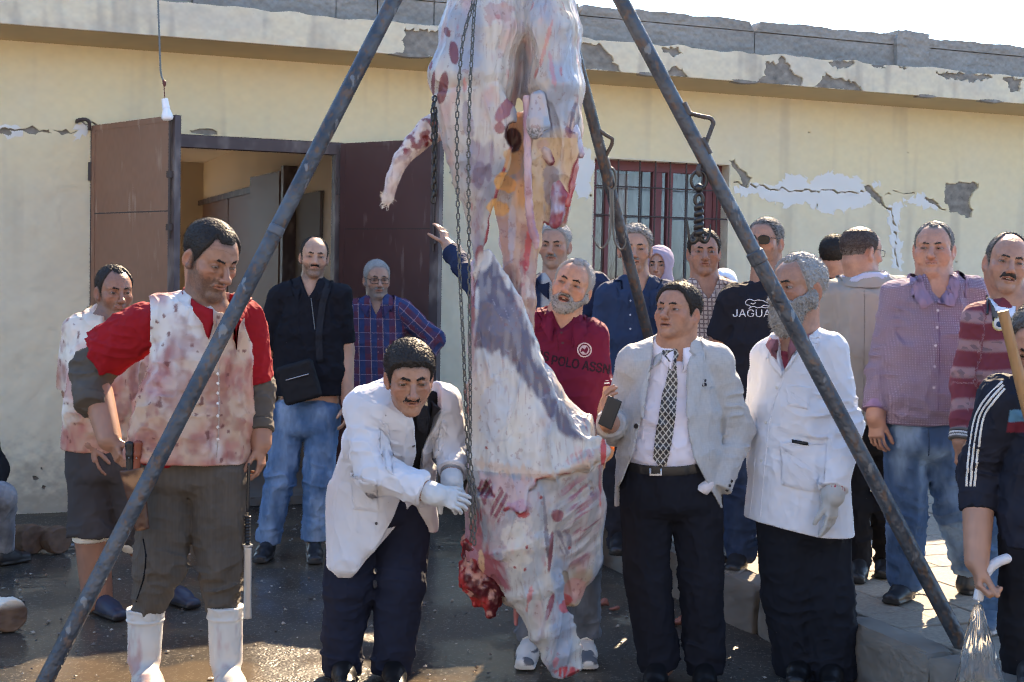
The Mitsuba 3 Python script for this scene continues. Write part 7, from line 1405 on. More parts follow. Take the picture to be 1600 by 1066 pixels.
scarf_woman('person in white headscarf, only the top in view behind the checked shirt man', 8.0, (1131, 450), 60, (1104, 505), (1158, 505), -10, (.66, .68, .74), (.03, .03, .035))
# ---------------------------------------------------------------- the carcass hung head down
def fibre(p, n, uv):
    a = mikit.noise(p.x * 170 + p.y * 60, p.y * 170, p.z * 11); b = mikit.fbm(p.x * 9, p.y * 9, p.z * 5, 3); c = mikit.fbm(p.x * 70, p.y * 70, p.z * 45, 3)
    return dr.clip(mikit.smoothstep(.60, .88, a) * mikit.smoothstep(.40, .62, b) * .30 + mikit.smoothstep(.64, .74, c) * mikit.smoothstep(.62, .45, b) * .35, 0, .8)
scene['flesh_red'] = principled((.20, .055, .05), .35, specular=.35)
scene['flesh_base'] = (lambda b: b)(bump(principled(VC, .36, specular=.30, clearcoat=.5, clearcoat_gloss=.93), lambda p, n, uv: mikit.fbm(p.x * 55, p.y * 55, p.z * 20, 3), .012, 2e-3))
mat('flesh', {'type': 'blendbsdf', 'weight': proc(fibre), 'first': {'type': 'ref', 'id': 'flesh_base'}, 'second': {'type': 'ref', 'id': 'flesh_red'}})
YC = 5.45; MC = YC / FPX
def flat_xz(pts, Y=5.28): return np.array([P(a, b, Y)[[0, 2]] for a, b in pts])
def boxed(f, lo, hi, pad=.05):
    """f, worked out only for points near its box; farther off, the distance to the box."""
    lo, hi = np.asarray(lo, np.float32), np.asarray(hi, np.float32)
    def F(p):
        e = np.maximum(np.maximum(lo - p, p - hi), 0); d = np.sqrt((e * e).sum(1)) + np.float32(.02); m = d < pad + .02
        if m.any(): d[m] = f(p[m])
        return d
    return F
def carcass():
    key = thing('beef_carcass', 'skinned cattle carcass hanging head down by chains from the tripod', 'carcass')
    def ch(st, side=(1, 0, 0), cap=.6):
        q = [(P(a[0], a[1], YC + (a[4] if len(a) > 4 else 0)), (a[2] * MC, a[3])) for a in st]
        return [ecap(a, b, ra, rb, side=v3(*side), cap=cap) for (a, ra), (b, rb) in zip(q[:-1], q[1:])]
    lh = union(ch([(775, -150, 34, .10), (768, -60, 46, .14), (757, 50, 62, .19), (738, 125, 66, .20), (740, 180, 54, .16), (748, 215, 36, .09, -.03)]), .05)
    rh = union(ch([(850, -150, 30, .10), (850, -60, 36, .13), (859, 50, 42, .17), (864, 140, 42, .17), (872, 200, 33, .12), (880, 232, 24, .06, -.03)]), .05)
    back = union(ch([(800, 190, 46, .05, .11), (812, 290, 46, .04, .10), (812, 380, 30, .05, .08), (812, 470, 25, .07, .03), (808, 560, 24, .07, .0)]), .04)
    def rows(py, vals): z = np.array([P(800, y, 5.3)[2] for y in py]); o = np.argsort(z); return lambda q: np.interp(q, z[o], np.asarray(vals, float)[o]).astype(np.float32)
    def drape_(pts, py, y0, xc, bend, th, rag=.005):
        """A curved sheet of flesh with this outline: py rows, the distance and the middle of each row, how far it bends back 0.1 m off its middle."""
        poly, fy, fx = flat_xz(pts, 5.3), rows(py, y0), rows(py, [P(x, 500, 5.3)[0] for x in xc])
        def f(p):
            e = (p[:, 0] - fx(p[:, 2])) / np.float32(.1); ys = fy(p[:, 2]) + np.float32(bend) * e * e + np.float32(.010) * (ridge(p, (9, 9, 2.2)) - .5)
            return smax(polysd(p[:, [0, 2]], poly) + np.float32(rag) * (2 * nz(p, 28) - 1), np.abs(p[:, 1] - ys) - np.float32(th), .010)
        L = np.array([poly[:, 0].min(), 5.1, poly[:, 1].min()]); H = np.array([poly[:, 0].max(), 5.7, poly[:, 1].max()]); return boxed(f, L - .01, H + .01)
    s1 = drape_([(676, 150), (690, 196), (700, 245), (716, 300), (729, 345), (736, 390), (738, 450), (746, 446), (753, 408), (759, 380), (766, 340), (776, 300), (789, 262), (799, 228), (806, 175), (780, 140)], [150, 200, 250, 300, 360, 450], [5.27, 5.275, 5.30, 5.33, 5.36, 5.40], [735, 745, 750, 748, 748, 744], .022, .014)
    s2 = drape_([(830, 205), (868, 196), (906, 205), (909, 238), (899, 258), (892, 285), (890, 318), (884, 345), (868, 354), (852, 346), (846, 372), (838, 386), (832, 366), (829, 300)], [205, 260, 320, 390], [5.345, 5.37, 5.41, 5.45], [868, 866, 862, 850], -.030, .013)
    s3 = drape_([(754, 388), (745, 425), (737, 446), (739, 500), (738, 560), (733, 592), (727, 612), (733, 645), (736, 690), (735, 738), (748, 762), (760, 750), (772, 772), (789, 792), (800, 784), (812, 802), (823, 794), (828, 762), (838, 746), (862, 738), (888, 736), (918, 737), (945, 722), (947, 692), (912, 684), (888, 655), (868, 618), (848, 572), (828, 510), (804, 452), (778, 404), (766, 388)],
                [388, 450, 520, 600, 680, 800], [5.395, 5.345, 5.30, 5.275, 5.252, 5.222], [758, 765, 778, 800, 830, 836], .014, .013)
    sheet = union(ch([(752, 415, 15, .06, -.02), (766, 470, 27, .09), (778, 540, 42, .12), (802, 620, 68, .155), (832, 690, 96, .18), (838, 740, 100, .185)]), .05)
    chest = union(ch([(838, 730, 98, .17), (836, 790, 100, .185), (830, 860, 92, .165), (838, 925, 56, .10)]) + ch([(908, 780, 30, .12, .02), (906, 870, 26, .10, .02), (893, 938, 13, .06, .0)]) + ch([(775, 770, 46, .15, -.02), (770, 860, 40, .12, -.02)]), .06)
    leg = union(ch([(800, 770, 58, .09, -.13), (812, 850, 52, .09, -.13), (836, 920, 40, .07, -.13), (858, 985, 31, .056, -.13), (874, 1020, 26, .05, -.13), (887, 1049, 21, .045, -.13)], cap=.3), .04)
    band = union([ecap(P(742, 722, 5.335), P(800, 731, 5.262), .012, .017), ecap(P(800, 731, 5.262), P(860, 740, 5.255), .017, .020), ecap(P(860, 740, 5.255), P(912, 722, 5.285), .020, .026), ecap(P(912, 722, 5.285), P(944, 704, 5.36), .026, .024)], .02)
    hole = ell(P(802, 210, YC - .16), (.034, .14, .050)); groove = ecap(P(815, -60, YC - .20), P(806, 165, YC - .19), .018, .030); groove2 = ecap(P(850, 785, YC - .20), P(860, 905, YC - .175), .010, .016)
    ribdir = unit(P(935, 775, 5.3) - P(862, 825, 5.3)); ribn = unit(np.cross(ribdir, v3(0, 1, 0)))
    rib_c = P(902, 815, 5.3)
    def F(p):
        d = smin(lh(p), rh(p), .022); d = smax(d, -groove(p), .014); d = smin(d, s1(p), .022); d = smin(d, s2(p), .016); d = smin(d, back(p), .012); d = smax(d, -hole(p), .008)
        c = smax(chest(p), -groove2(p), .016); c = smin(c, sheet(p), .04); c = smin(c, leg(p), .018); c = smin(c, s3(p), .005); c = smin(c, band(p), .012)
        d = smin(d, c, .010)
        q = p + np.float32(.02) * np.sin(p[:, [2, 0, 1]] * np.float32(14))
        d = d - .014 * (ridge(q, (7, 7, 1.6)) ** 3 - .3) - .007 * (ridge(q + 4, (17, 17, 3.5)) ** 3 - .3) - .003 * (nz(p, 40) - .5)
        w = np.exp(-((p - rib_c.astype(np.float32)) ** 2 * np.float32([1 / .10 ** 2, 1 / .2 ** 2, 1 / .17 ** 2])).sum(1)); t = (p - rib_c.astype(np.float32)) @ ribn.astype(np.float32)
        d = d - .0030 * w * np.sin(t * np.float32(2 * math.pi / .042) + 4 * nz(p, 9))
        z1 = P(887, 1058, 5.32)[2]; d = smax(d, (np.float32(z1) - p[:, 2]) + .008 * (nz(p, 50) - .5), .006)
        return d
    lh, rh, back, sheet, chest, leg, band = (boxed(g, g.lo, g.hi, .06) for g in (lh, rh, back, sheet, chest, leg, band))
    lo, hi = P(655, 1075, 5.45) - v3(.02, .35, 0), P(960, -175, 5.45) + v3(.02, .35, 0)
    V, Fc = sdmesh(F, lo, hi, .0047, slack=1.15)
    # ---- its colours: fat, membranes, muscle and blood, with some shade painted in
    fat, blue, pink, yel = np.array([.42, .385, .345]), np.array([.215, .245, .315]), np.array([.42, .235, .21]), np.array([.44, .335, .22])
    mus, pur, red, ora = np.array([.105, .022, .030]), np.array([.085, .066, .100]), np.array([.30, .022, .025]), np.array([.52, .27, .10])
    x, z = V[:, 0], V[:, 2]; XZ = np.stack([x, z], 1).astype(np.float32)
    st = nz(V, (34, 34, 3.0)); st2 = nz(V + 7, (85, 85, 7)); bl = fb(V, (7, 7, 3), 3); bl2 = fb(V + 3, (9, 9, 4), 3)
    C = lerp(fat, blue, (sst(.40, .62, bl) * .8)[:, None]);  # blue-grey is partly the fat's own tone, partly shading painted into the whites
    def bld_(C, col, w): return C * (1 - w[:, None]) + np.asarray(col) * w[:, None]
    C = bld_(C, yel, sst(.55, .75, bl2) * .55); C = bld_(C, pink, sst(.55, .80, fb(V + 9, (13, 13, 7), 3)) * .6); C = C * (.92 + .16 * st2)[:, None]; C = bld_(C, red * 1.2, sst(.74, .86, fb(V + 2, (34, 34, 12), 3)) * .5)
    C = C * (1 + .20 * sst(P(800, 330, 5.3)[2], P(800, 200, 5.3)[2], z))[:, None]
    def spot(px, py, rx, ry, rot, col, k=.9, fuzz=.35, strk=None, soft=.10):
        c = P(px, py, 5.28); a = math.radians(rot); dx, dz = (x - c[0]) / MC, (z - c[2]) / MC
        u, v = dx * math.cos(a) + dz * math.sin(a), -dx * math.sin(a) + dz * math.cos(a)
        w = sst(1 + soft, 1 - soft, np.sqrt((u / rx) ** 2 + (v / ry) ** 2) + (fb(V, 30, 4) - .5) * 2.2 * fuzz) * k
        if strk: w = w * sst(strk[0], strk[1], nz(np.stack([u * .33, v * .05, 0 * u], 1)))
        nonlocal C; C = bld_(C, np.asarray(col) * 1.0, w)
    def area(pts, col, k=.9, fuzz=.02, soft=.012, strk=0.0, diag=None):
        w = polysd(XZ, flat_xz(pts)) + (fb(V, (24, 24, 14), 3) - .5) * 2 * fuzz
        w = sst(soft, -soft, w + (nz(V, (70, 70, 5)) - .5) * .03) * k
        if strk: w = w * (1 - strk * sst(.5, .75, nz(V + 5, (60, 60, 6))))
        nonlocal C; C = bld_(C, np.asarray(col), w)
    spot(709, 83, 7, 19, 8, mus * 1.5, .9, .15); spot(692, 137, 7.5, 24, -10, mus * 1.5, .9, .15); spot(698, 48, 4, 10, 28, mus * 1.4, .9, .2); spot(675, 128, 3.5, 17, -8, mus * 1.6, .9, .2); spot(671, 97, 3, 8, 0, mus * 1.5, .85, .2)
    spot(778, 28, 5, 6, 0, red * 1.5, .6, .6); spot(782, 22, 18, 20, 0, pink, .6, .9); spot(855, 62, 3, 34, -15, red * 1.8, .35, 1.0); spot(863, 112, 3, 24, 10, red * 2, .3, 1.0); spot(726, 132, 3, 14, 0, red * 2, .4, .9)
    area([(732, 225), (770, 225), (768, 260), (760, 300), (750, 370), (742, 430), (737, 430), (738, 330)], pur * 2.6, .6, .012, .012, .5); spot(749, 272, 9, 20, 0, pur * 1.8, .7, .3); spot(763, 270, 5, 14, 0, pur * 1.6, .7, .3); spot(731, 190, 9, 30, 10, pur * 2.4, .5, .5)
    spot(789, 172, 9, 24, -32, mus * 2.2 + pur * .4, .85, .3); spot(780, 200, 8, 9, 0, mus * 2.0, .8, .4); spot(898, 185, 9, 27, -8, pur * 1.2, .85, .25, (.25, .6)); spot(890, 205, 5, 10, 20, mus * 1.6, .7, .4)
    p32 = V.astype(np.float32); D1, D2, D3, DB = s1(p32), s2(p32), s3(p32), back(p32); up_ = z > P(800, 400, 5.3)[2]
    inner = sst(.012, .002, DB) * (D1 > .008) * (D2 > .008) * (D3 > .008) * (V[:, 1] > 5.33) * (z < P(800, 150, 5.3)[2]) * (z > P(800, 575, 5.3)[2])
    C = bld_(C, lerp((.50, .31, .16), (.44, .36, .32), sst(.4, .62, fb(V + 1, (14, 14, 7), 3))[:, None]) * (.85 + .3 * st2)[:, None], inner * .95)
    pan = sst(.010, .002, D2) * (z < P(800, 212, 5.3)[2]); C = bld_(C, lerp((.50, .34, .19), (.56, .42, .30), sst(.35, .65, fb(V + 2, (20, 20, 4), 3))[:, None]), pan * .92)
    for dd, pts, w_ in ((D1, [(799, 228), (789, 262), (776, 300), (766, 340), (759, 380), (752, 410)], .0065), (D2, [(909, 238), (899, 258), (892, 285), (890, 318), (884, 345), (868, 354), (852, 346)], .007), (D3, [(737, 446), (739, 500), (738, 560), (733, 592), (727, 612)], .008), (D3, [(748, 762), (760, 750), (772, 772), (789, 792), (800, 784), (812, 802), (823, 794), (828, 762), (838, 746), (862, 738), (888, 736)], .006)):
        q = flat_xz(pts, 5.3); dl_ = np.min([np.sqrt(((XZ - (a + np.clip(((XZ - a) @ (b - a)) / ((b - a) @ (b - a)), 0, 1)[:, None] * (b - a))) ** 2).sum(1)) for a, b in zip(q[:-1], q[1:])], 0)
        C = bld_(C, lerp(mus * 2.2, red * .9, nz(V, 40)[:, None]), sst(w_ * 1.3, w_ * .6, dl_ + .005 * (nz(V + 3, 50) - .5)) * sst(.016, .006, dd) * .95)
    spot(802, 210, 13, 20, 0, (.035, .008, .012), .97, .15); spot(790, 282, 15, 14, 0, (.60, .31, .09), .85, .4); spot(778, 322, 16, 12, 0, (.60, .31, .09), .9, .5); spot(800, 252, 13, 18, 0, (.56, .35, .16), .7, .5); spot(790, 305, 10, 7, 0, (.36, .36, .40), .7, .4); spot(782, 350, 12, 14, 0, (.40, .39, .43), .8, .3); spot(863, 288, 13, 38, 8, (.20, .165, .19), .8, .3); spot(848, 225, 9, 8, 0, (.40, .22, .20), .5, .4)  # first spot paints the shade of the cavity hole over the carved hollow
    area([(772, 330), (838, 345), (846, 430), (836, 545), (815, 545), (790, 450), (772, 400)], (.36, .20, .16), .85, .02, .02, .0); spot(800, 360, 7, 40, 0, (.42, .40, .46), .7, .4); spot(778, 400, 7, 40, 8, (.40, .36, .42), .8, .35); spot(826, 380, 5, 40, -4, red * 1.5, .7, .6); spot(812, 440, 10, 50, 0, red * 1.1, .75, .55, (.35, .6)); spot(808, 400, 6, 60, 0, (.52, .36, .26), .6, .6); spot(818, 480, 8, 45, -6, (.56, .42, .32), .55, .7); spot(823, 520, 7, 24, 0, red * 1.2, .6, .6)
    spot(772, 378, 6, 16, 10, mus * 1.6, .85, .3); spot(752, 405, 9, 22, 15, mus * 1.8, .85, .35)
    C = bld_(C, np.array([.56, .53, .49]) * (.9 + .2 * st2)[:, None], sst(.020, .004, D3) * (z > P(800, 735, 5.3)[2]) * (.55 + .35 * sst(.35, .6, bl2)))
    # the sheet of the shoulder: dark membrane above, white below, a darker edge at the left
    area([(744, 432), (768, 404), (792, 440), (824, 512), (850, 585), (884, 655), (915, 690), (880, 676), (850, 640), (815, 590), (790, 556), (740, 540)], pur * 1.0, .95, .016, .012, .22)
    spot(790, 500, 26, 26, 20, (.16, .14, .18), .5, .5); spot(772, 640, 24, 48, -8, (.40, .46, .54), .6, .35); spot(805, 680, 20, 40, -20, (.56, .53, .47), .5, .4)
    vein = np.abs(nz(np.stack([x * 30 + z * 14, z * 9 - x * 4, V[:, 1] * 8], 1)) - .5); C = bld_(C, (.36, .33, .36), sst(.022, .004, vein) * sst(.03, .0, D3) * (z > P(800, 690, 5.3)[2]) * sst(.4, .6, nz(V + 5, 14)) * .5)
    area([(728, 440), (740, 430), (741, 540), (736, 545), (731, 500)], mus * 1.8, .8, .006, .006); spot(727, 628, 4, 22, 8, mus * 2, .8, .4); spot(734, 420, 4, 40, 4, (.5, .36, .40), .6, .4)
    area([(738, 716), (800, 724), (868, 738), (930, 706), (944, 690), (948, 722), (900, 738), (850, 748), (800, 740), (740, 730)], (.50, .33, .22), .6, .010, .008); area([(745, 738), (835, 746), (828, 800), (800, 790), (770, 770), (752, 752)], (.46, .32, .32), .8, .012, .01); spot(812, 787, 18, 9, 0, (.36, .20, .30), .7, .5); spot(818, 802, 9, 5, 0, red * 1.1, .85, .4); spot(912, 712, 26, 9, 18, (.48, .22, .20), .6, .5, (.3, .6))
    spot(944, 712, 4, 26, 0, red * 1.4, .9, .4); spot(940, 760, 3, 30, 0, red * 1.5, .8, .5)
    for q_, rot in (([(745, 762), (762, 742), (770, 752), (768, 768), (759, 782), (752, 772)], -32), ([(764, 800), (772, 768), (786, 760), (795, 772), (784, 800), (776, 820)], -26)):
        c_ = P(768, 780, 5.28); a0 = math.radians(rot); uu = ((x - c_[0]) * math.cos(a0) + (z - c_[2]) * math.sin(a0)) / MC
        area(q_, mus * 1.5 + pur * .3, .95, .005, .004); q2 = sst(.004, -.004, polysd(XZ, flat_xz(q_))) * sst(.80, .97, np.abs(np.sin(uu * math.pi / 8.5 + .6 * nz(V, 30)))) ; C = bld_(C, fat * .9, q2 * .75)
    # ribs at the right
    t = (V - rib_c) @ ribn; a_ = (V - rib_c) @ ribdir; rw = np.exp(-((x - rib_c[0]) / .085) ** 2 - ((z - rib_c[2]) / .15) ** 2)
    area([(868, 752), (944, 735), (940, 800), (930, 870), (905, 880), (868, 870), (862, 800)], (.30, .265, .25), .85, .012, .012)
    sk_ = np.stack([a_ * 7, t * 62 + 1.5 * fb(V, 12, 2), 0 * t], 1); C = bld_(C, mus * 1.7 + pur * .5, sst(.50, .64, fb(sk_, 1, 3)) * sst(.10, .5, rw) * sst(.22, .5, fb(V + 6, (9, 9, 9), 2)) * .95)
    C = bld_(C, fat, sst(.66, .78, nz(np.stack([a_ * 8, t * 190, 0 * t], 1))) * sst(.2, .5, rw) * .5)
    spot(871, 803, 9, 10, 0, mus * 1.8, .85, .4); spot(882, 845, 12, 20, 25, pur, .6, .5, (.3, .6)); spot(860, 862, 3.5, 32, -4, mus * 1.4, .9, .2); spot(853, 826, 3.2, 52, 5, (.10, .07, .085), .85, .3); spot(845, 800, 14, 40, 0, (.26, .27, .30), .45, .6); spot(800, 830, 30, 26, 10, (.34, .345, .36), .5, .6); spot(835, 890, 16, 44, -14, (.30, .31, .34), .45, .6); spot(900, 930, 16, 22, 20, (.50, .20, .19), .6, .5); spot(884, 948, 9, 10, 20, red * 1.5, .75, .5)  # dark line between foreleg and ribs paints shade into the carved groove
    spot(830, 770, 10, 22, 0, (.40, .40, .44), .5, .4)
    # shoulder blade, leg and the cut neck
    spot(806, 850, 22, 40, 0, (.62, .55, .45), .5, .5); area([(724, 830), (748, 800), (760, 860), (795, 905), (800, 925), (770, 925), (735, 905), (722, 880)], mus * 2.6, .85, .02, .014); spot(752, 880, 5, 20, 5, (.58, .38, .22), .8, .3); spot(740, 870, 7, 12, 0, (.30, .14, .18), .7, .4); spot(727, 800, 6, 50, 3, (.32, .20, .26), .75, .35); spot(727, 735, 7, 30, 0, (.36, .24, .32), .7, .3)
    spot(859, 946, 4.2, 22, -14, mus * 1.6 + pur * .4, .95, .12); spot(845, 985, 3, 40, -18, (.40, .34, .36), .5, .4); spot(886, 1052, 20, 10, 0, red * 1.4, .9, .35, (.2, .5)); spot(868, 1035, 4, 14, -10, red * 2, .4, 1.0); spot(826, 935, 3, 26, -10, red * 1.8, .5, .9)
    for cx_, cy_ in ((804, 884), (820, 887), (890, 858), (845, 776), (823, 851), (760, 700)): spot(cx_, cy_, 2.2, 2.4, 0, red * .8, .9, .2)
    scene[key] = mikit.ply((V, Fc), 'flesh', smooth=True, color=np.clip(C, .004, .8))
    def part(name, f, lo, hi, h, col, parent=key, label=None, slack=1.4):
        V, Fc = sdmesh(f, lo, hi, h, slack); return put(name, (V, Fc), 'flesh', parent, color=np.clip(col(V), .004, .8), label=label)
    # tail
    tp = np.array([P(a, b, YC + c) for a, b, c in ((700, 190, -.02), (672, 203, -.04), (648, 225, -.06), (626, 250, -.07), (614, 280, -.07), (605, 312, -.07))]); tr = np.array([24, 19, 15, 11, 9, 7.5]) * MC
    U = union([ecap(a, b, ra, rb) for a, b, ra, rb in zip(tp[:-1], tp[1:], tr[:-1], tr[1:])] + [ell(P(a, b, YC - .08), r * MC) for a, b, r in ((664, 192, 7), (661, 200, 6), (655, 210, 7), (680, 215, 8), (686, 188, 9), (690, 208, 8))], .012)
    tf = lambda p: U(p) - .004 * (ridge(p, (30, 30, 22)) - .4) - .003 * nz(p, 60)
    tk = part('tail', tf, U.lo - .02, U.hi + .02, .0045, lambda V: lerp(lerp((.56, .44, .40), (.62, .55, .50), nz(V, 30)[:, None]), mus * 1.8, (sst(.48, .62, fb(V, 30, 3)) * sst(P(620, 275, 5.4)[2], P(650, 225, 5.4)[2], V[:, 2]) * .9 + .25 * sst(.55, .7, fb(V + 3, 40, 2)))[:, None]), label='long pale skinned tail')
    rr = np.random.default_rng(4); c = P(605, 314, YC - .07); hs = []
    for k in range(70):
        d = unit(v3(rr.normal(-.4, .6), rr.normal(-.3, .6), rr.normal(-.2, .6))); s0 = c + v3(rr.normal(0, .008), rr.normal(0, .008), rr.normal(.006, .012)); hs.append(tube([s0, s0 + d * .012, s0 + d * .024 + v3(0, 0, -.004)], [.0016, .0012, .0004], 4))
    put('tuft', merge(*hs), 'hair', tk, color=(.66, .60, .52))
    # testicles, pizzle, flank flaps, ragged neck
    U = union([ecap(P(833, 150, YC - .20), P(835, 185, YC - .205), (4 * MC, .012), (10 * MC, .026)), ell(P(836, 197, YC - .205), (13 * MC, .032, 20 * MC)), ecap(P(843, 150, YC - .19), P(850, 195, YC - .19), 8 * MC, 9 * MC)], .015)
    part('scrotum', lambda p: U(p) - .002 * nz(p, 60), U.lo - .01, U.hi + .01, .0042, lambda V: lerp(lerp((.42, .36, .35), (.28, .31, .37), sst(.4, .6, fb(V, 14, 2))[:, None]), (.16, .15, .15), (sst(P(836, 196, 5.25)[2], P(836, 206, 5.25)[2], V[:, 2]) * sst(.45, .6, nz(V, 210)))[:, None]))
    pp_ = spline([P(823, 150, YC - .19), P(824, 220, YC - .20), P(825, 280, YC - .21), P(827, 325, YC - .20), P(831, 355, YC - .19), P(837, 375, YC - .185), P(838, 389, YC - .185)], 8); n_ = len(pp_)
    pr_ = np.interp(np.linspace(0, 1, n_), [0, .5, .72, .74, .9, 1], [5.5 * MC, 6 * MC, 6.4 * MC, 7.4 * MC, 4.8 * MC, 2.6 * MC]); V, Fc = tube(pp_, pr_ * (1 + .08 * np.sin(np.arange(n_) * 1.7)), 14)
    put('pizzle', (V, Fc), 'flesh', key, color=lerp((.50, .33, .33), (.34, .17, .20), sst(.4, .7, fb(V, (30, 30, 8), 2))[:, None]))
    def flap(name, q, w0, w1, th, dy, edge, inner):
        U = union([ecap(P(a[0], a[1], YC + dy), P(b[0], b[1], YC + dy), (wa * MC, th), (wb * MC, th), side=v3(1, 0, 0)) for a, b, wa, wb in zip(q[:-1], q[1:], w0, w1)], .01)
        part(name, lambda p: U(p) - .005 * ridge(p, (20, 20, 12)), U.lo - .015, U.hi + .015, .0046, lambda V: lerp(inner, edge, np.maximum(sst(.35, .75, fb(V, (24, 24, 14), 3)), sst(.2, -.0, (V[:, 0] * 0 + nz(V, 30)))).reshape(-1, 1)))
    flap('flank_flap', [(893, 200), (898, 230), (906, 240)], (10, 12), (12, 6), .02, -.07, red * 1.0, (.42, .40, .46)); flap('flank_flap', [(884, 232), (890, 262), (888, 290), (884, 318)], (20, 12, 9), (12, 9, 6), .018, -.05, red * 1.3, (.56, .40, .36))
    flap('flank_flap', [(868, 275), (873, 305), (872, 330), (866, 349)], (8, 12, 10), (12, 10, 8), .022, -.06, mus * 2.4, (.36, .33, .42)); flap('flank_flap', [(842, 228), (852, 238), (860, 252)], (8, 9), (9, 6), .02, -.09, mus * 1.6, (.46, .34, .30))
    np_ = [ecap(P(742, 850, YC - .03), P(742, 905, YC - .03), (19 * MC, .09), (22 * MC, .085), side=v3(1, 0, 0)), ecap(P(742, 905, YC - .03), P(765, 938, YC - .05), (20 * MC, .08), (15 * MC, .05), side=v3(1, 0, 0)), ecap(P(765, 930, YC - .06), P(765, 960, YC - .06), (9 * MC, .03), (7 * MC, .02), side=v3(1, 0, 0)), ecap(P(765, 905, YC - .04), P(796, 930, YC - .04), (12 * MC, .06), (8 * MC, .03), side=v3(1, 0, 0)), ecap(P(728, 890, YC - .02), P(724, 905, YC), 9 * MC, 6 * MC), ecap(P(745, 930, YC - .04), P(742, 944, YC - .04), 8 * MC, 4 * MC), ecap(P(782, 930, YC - .03), P(780, 946, YC - .03), 5 * MC, 2.5 * MC)]
    U = union(np_, .02); part('cut_neck', lambda p: U(p) - .014 * (ridge(p, (22, 22, 12)) - .4) - .008 * (nz(p, 60) - .5), U.lo - .03, U.hi + .03, .0052, lambda V: lerp(lerp((.34, .022, .022), (.075, .008, .012), sst(.35, .62, fb(V, 13, 3))[:, None]), (.52, .26, .20), (sst(.62, .74, fb(V + 5, 24, 3)) * .8)[:, None]), label='blood-red ragged stump of the neck')
    dl = [ecap(P(806, 930, YC + .04), P(836, 968, YC + .04), 13 * MC, 8 * MC), ecap(P(836, 960, YC + .02), P(835, 992, YC + .02), 4.5 * MC, 2.5 * MC), ecap(P(806, 940, YC + .03), P(806, 975, YC + .03), 4 * MC, 2 * MC), ecap(P(836, 968, YC + .04), P(848, 1000, YC + .04), 7 * MC, 3 * MC)]; U = union(dl, .012)
    part('second_leg_stump', lambda p: U(p) - .004 * ridge(p, (25, 25, 10)), U.lo - .01, U.hi + .01, .005, lambda V: lerp((.42, .16, .16), (.36, .02, .022), sst(.4, .6, fb(V, 16, 2))[:, None]), label='bloody stump dripping behind the foreleg')
carcass()

# ---------------------------------------------------------------- the tripod with its hooks and chains
def m_pipe(p, n, uv):
    a = mikit.fbm(p.x * 9, p.y * 9, p.z * 9, 4); b = mikit.fbm(p.x * 60, p.y * 60, p.z * 25, 3)
    c = mix((.040, .048, .062), (.085, .095, .11), mikit.smoothstep(.35, .7, a)); c = mix(c, (.12, .075, .05), mikit.smoothstep(.52, .72, b) * .75); return mix(c, (.20, .21, .22), mikit.smoothstep(.70, .78, mikit.fbm(p.x * 40, p.y * 40, p.z * 12, 3)) * .7)
mat('pipe_steel', bump(principled(proc(m_pipe), .42, metallic=.35, specular=.5), lambda p, n, uv: mikit.fbm(p.x * 70, p.y * 70, p.z * 70, 3), .006, 1.5e-3))
def m_rpipe(p, n, uv): return mix((.045, .043, .045), (.10, .078, .066), mikit.fbm(p.x * 14, p.y * 14, p.z * 10, 4))
mat('rusty_steel', bump(principled(proc(m_rpipe), .5, metallic=.25), lambda p, n, uv: mikit.fbm(p.x * 60, p.y * 60, p.z * 60, 3), .008, 1.5e-3))
mat('pipe_worn', principled((.095, .105, .125), .5, metallic=.3)); mat('chain_steel', principled((.105, .105, .10), .42, metallic=.6)); mat('black_steel', principled((.022, .02, .02), .28, metallic=.3, specular=.6))
tri = thing('steel_tripod', 'tall tripod of dark steel pipes carrying the carcass', 'tripod'); AP = P(790, -341, YC)
LF, RF, BF = G(13, 1177), G(1505, 1012, KH), G(1095, 844, KH)
def along(A, B, px=None, py=None):
    """The point of a leg that is seen at height py of the photograph."""
    for t in np.linspace(0, 1, 1500):
        q = A + (B - A) * t; d = q - CAM; y = 533 - FPX * np.dot(d, _U) / np.dot(d, _fw)
        if y >= py: return q
    return B
for nm, f, r, m, lab in (('leg', LF, .0285, 'pipe_steel', 'left front leg of dark grey pipe'), ('leg', RF, .0285, 'pipe_steel', 'right front leg with a coupling half way'), ('leg', BF, .0255, 'pipe_steel', 'rear leg of dark pipe')):
    u = unit(f - AP); k = put(nm, tube([AP - u * .08] + [lerp(AP, f, t) for t in np.linspace(0, 1, 12)], r, 28), m, tri, smooth=40, label=lab)
    if f is RF:
        q = along(AP, f, py=410); put('coupling', tube([q - u * .05, q - u * .045, q + u * .0, q + u * .004], [.030, .0345, .0345, .030], 28), 'pipe_steel', k, smooth=40); put('sleeve', tube([q + u * .004, f], .0312, 28), 'pipe_steel', k, smooth=40)
    if f is LF:
        for yy in (360,): q = along(AP, f, py=yy); put('weld_bead', tube([q - u * .018, q - u * .012, q + u * .012, q + u * .018], [.0285, .0294, .0294, .0285], 24), 'pipe_worn', k)
put('head_plate', tube([AP - UP * .04, AP + UP * .06], .10, 20), 'pipe_steel', tri, smooth=40)
put('lifting_hook', tube(spline([AP - UP * .04, AP - UP * .25, P(782, -170, YC), P(800, -140, YC)], 6), .022, 10), 'black_steel', tri)
def bracket(leg, pts, foot, head):
    q = [P(a, b, along(AP, leg, py=b)[1] - .01) for a, b in pts]; put('bracket', tube(np.vstack([lerp(a, b, np.linspace(0, 1, 6)[:, None]) for a, b in zip(q[:-1], q[1:])]), .0085, 8), 'rusty_steel', tri, smooth=60)
    for a, b in (foot, head): A, B = (P(x, y, along(AP, leg, py=y)[1] - .012) for x, y in (a, b)); put('clip', tube([A, B], .013, 8), 'rusty_steel', tri, smooth=40)
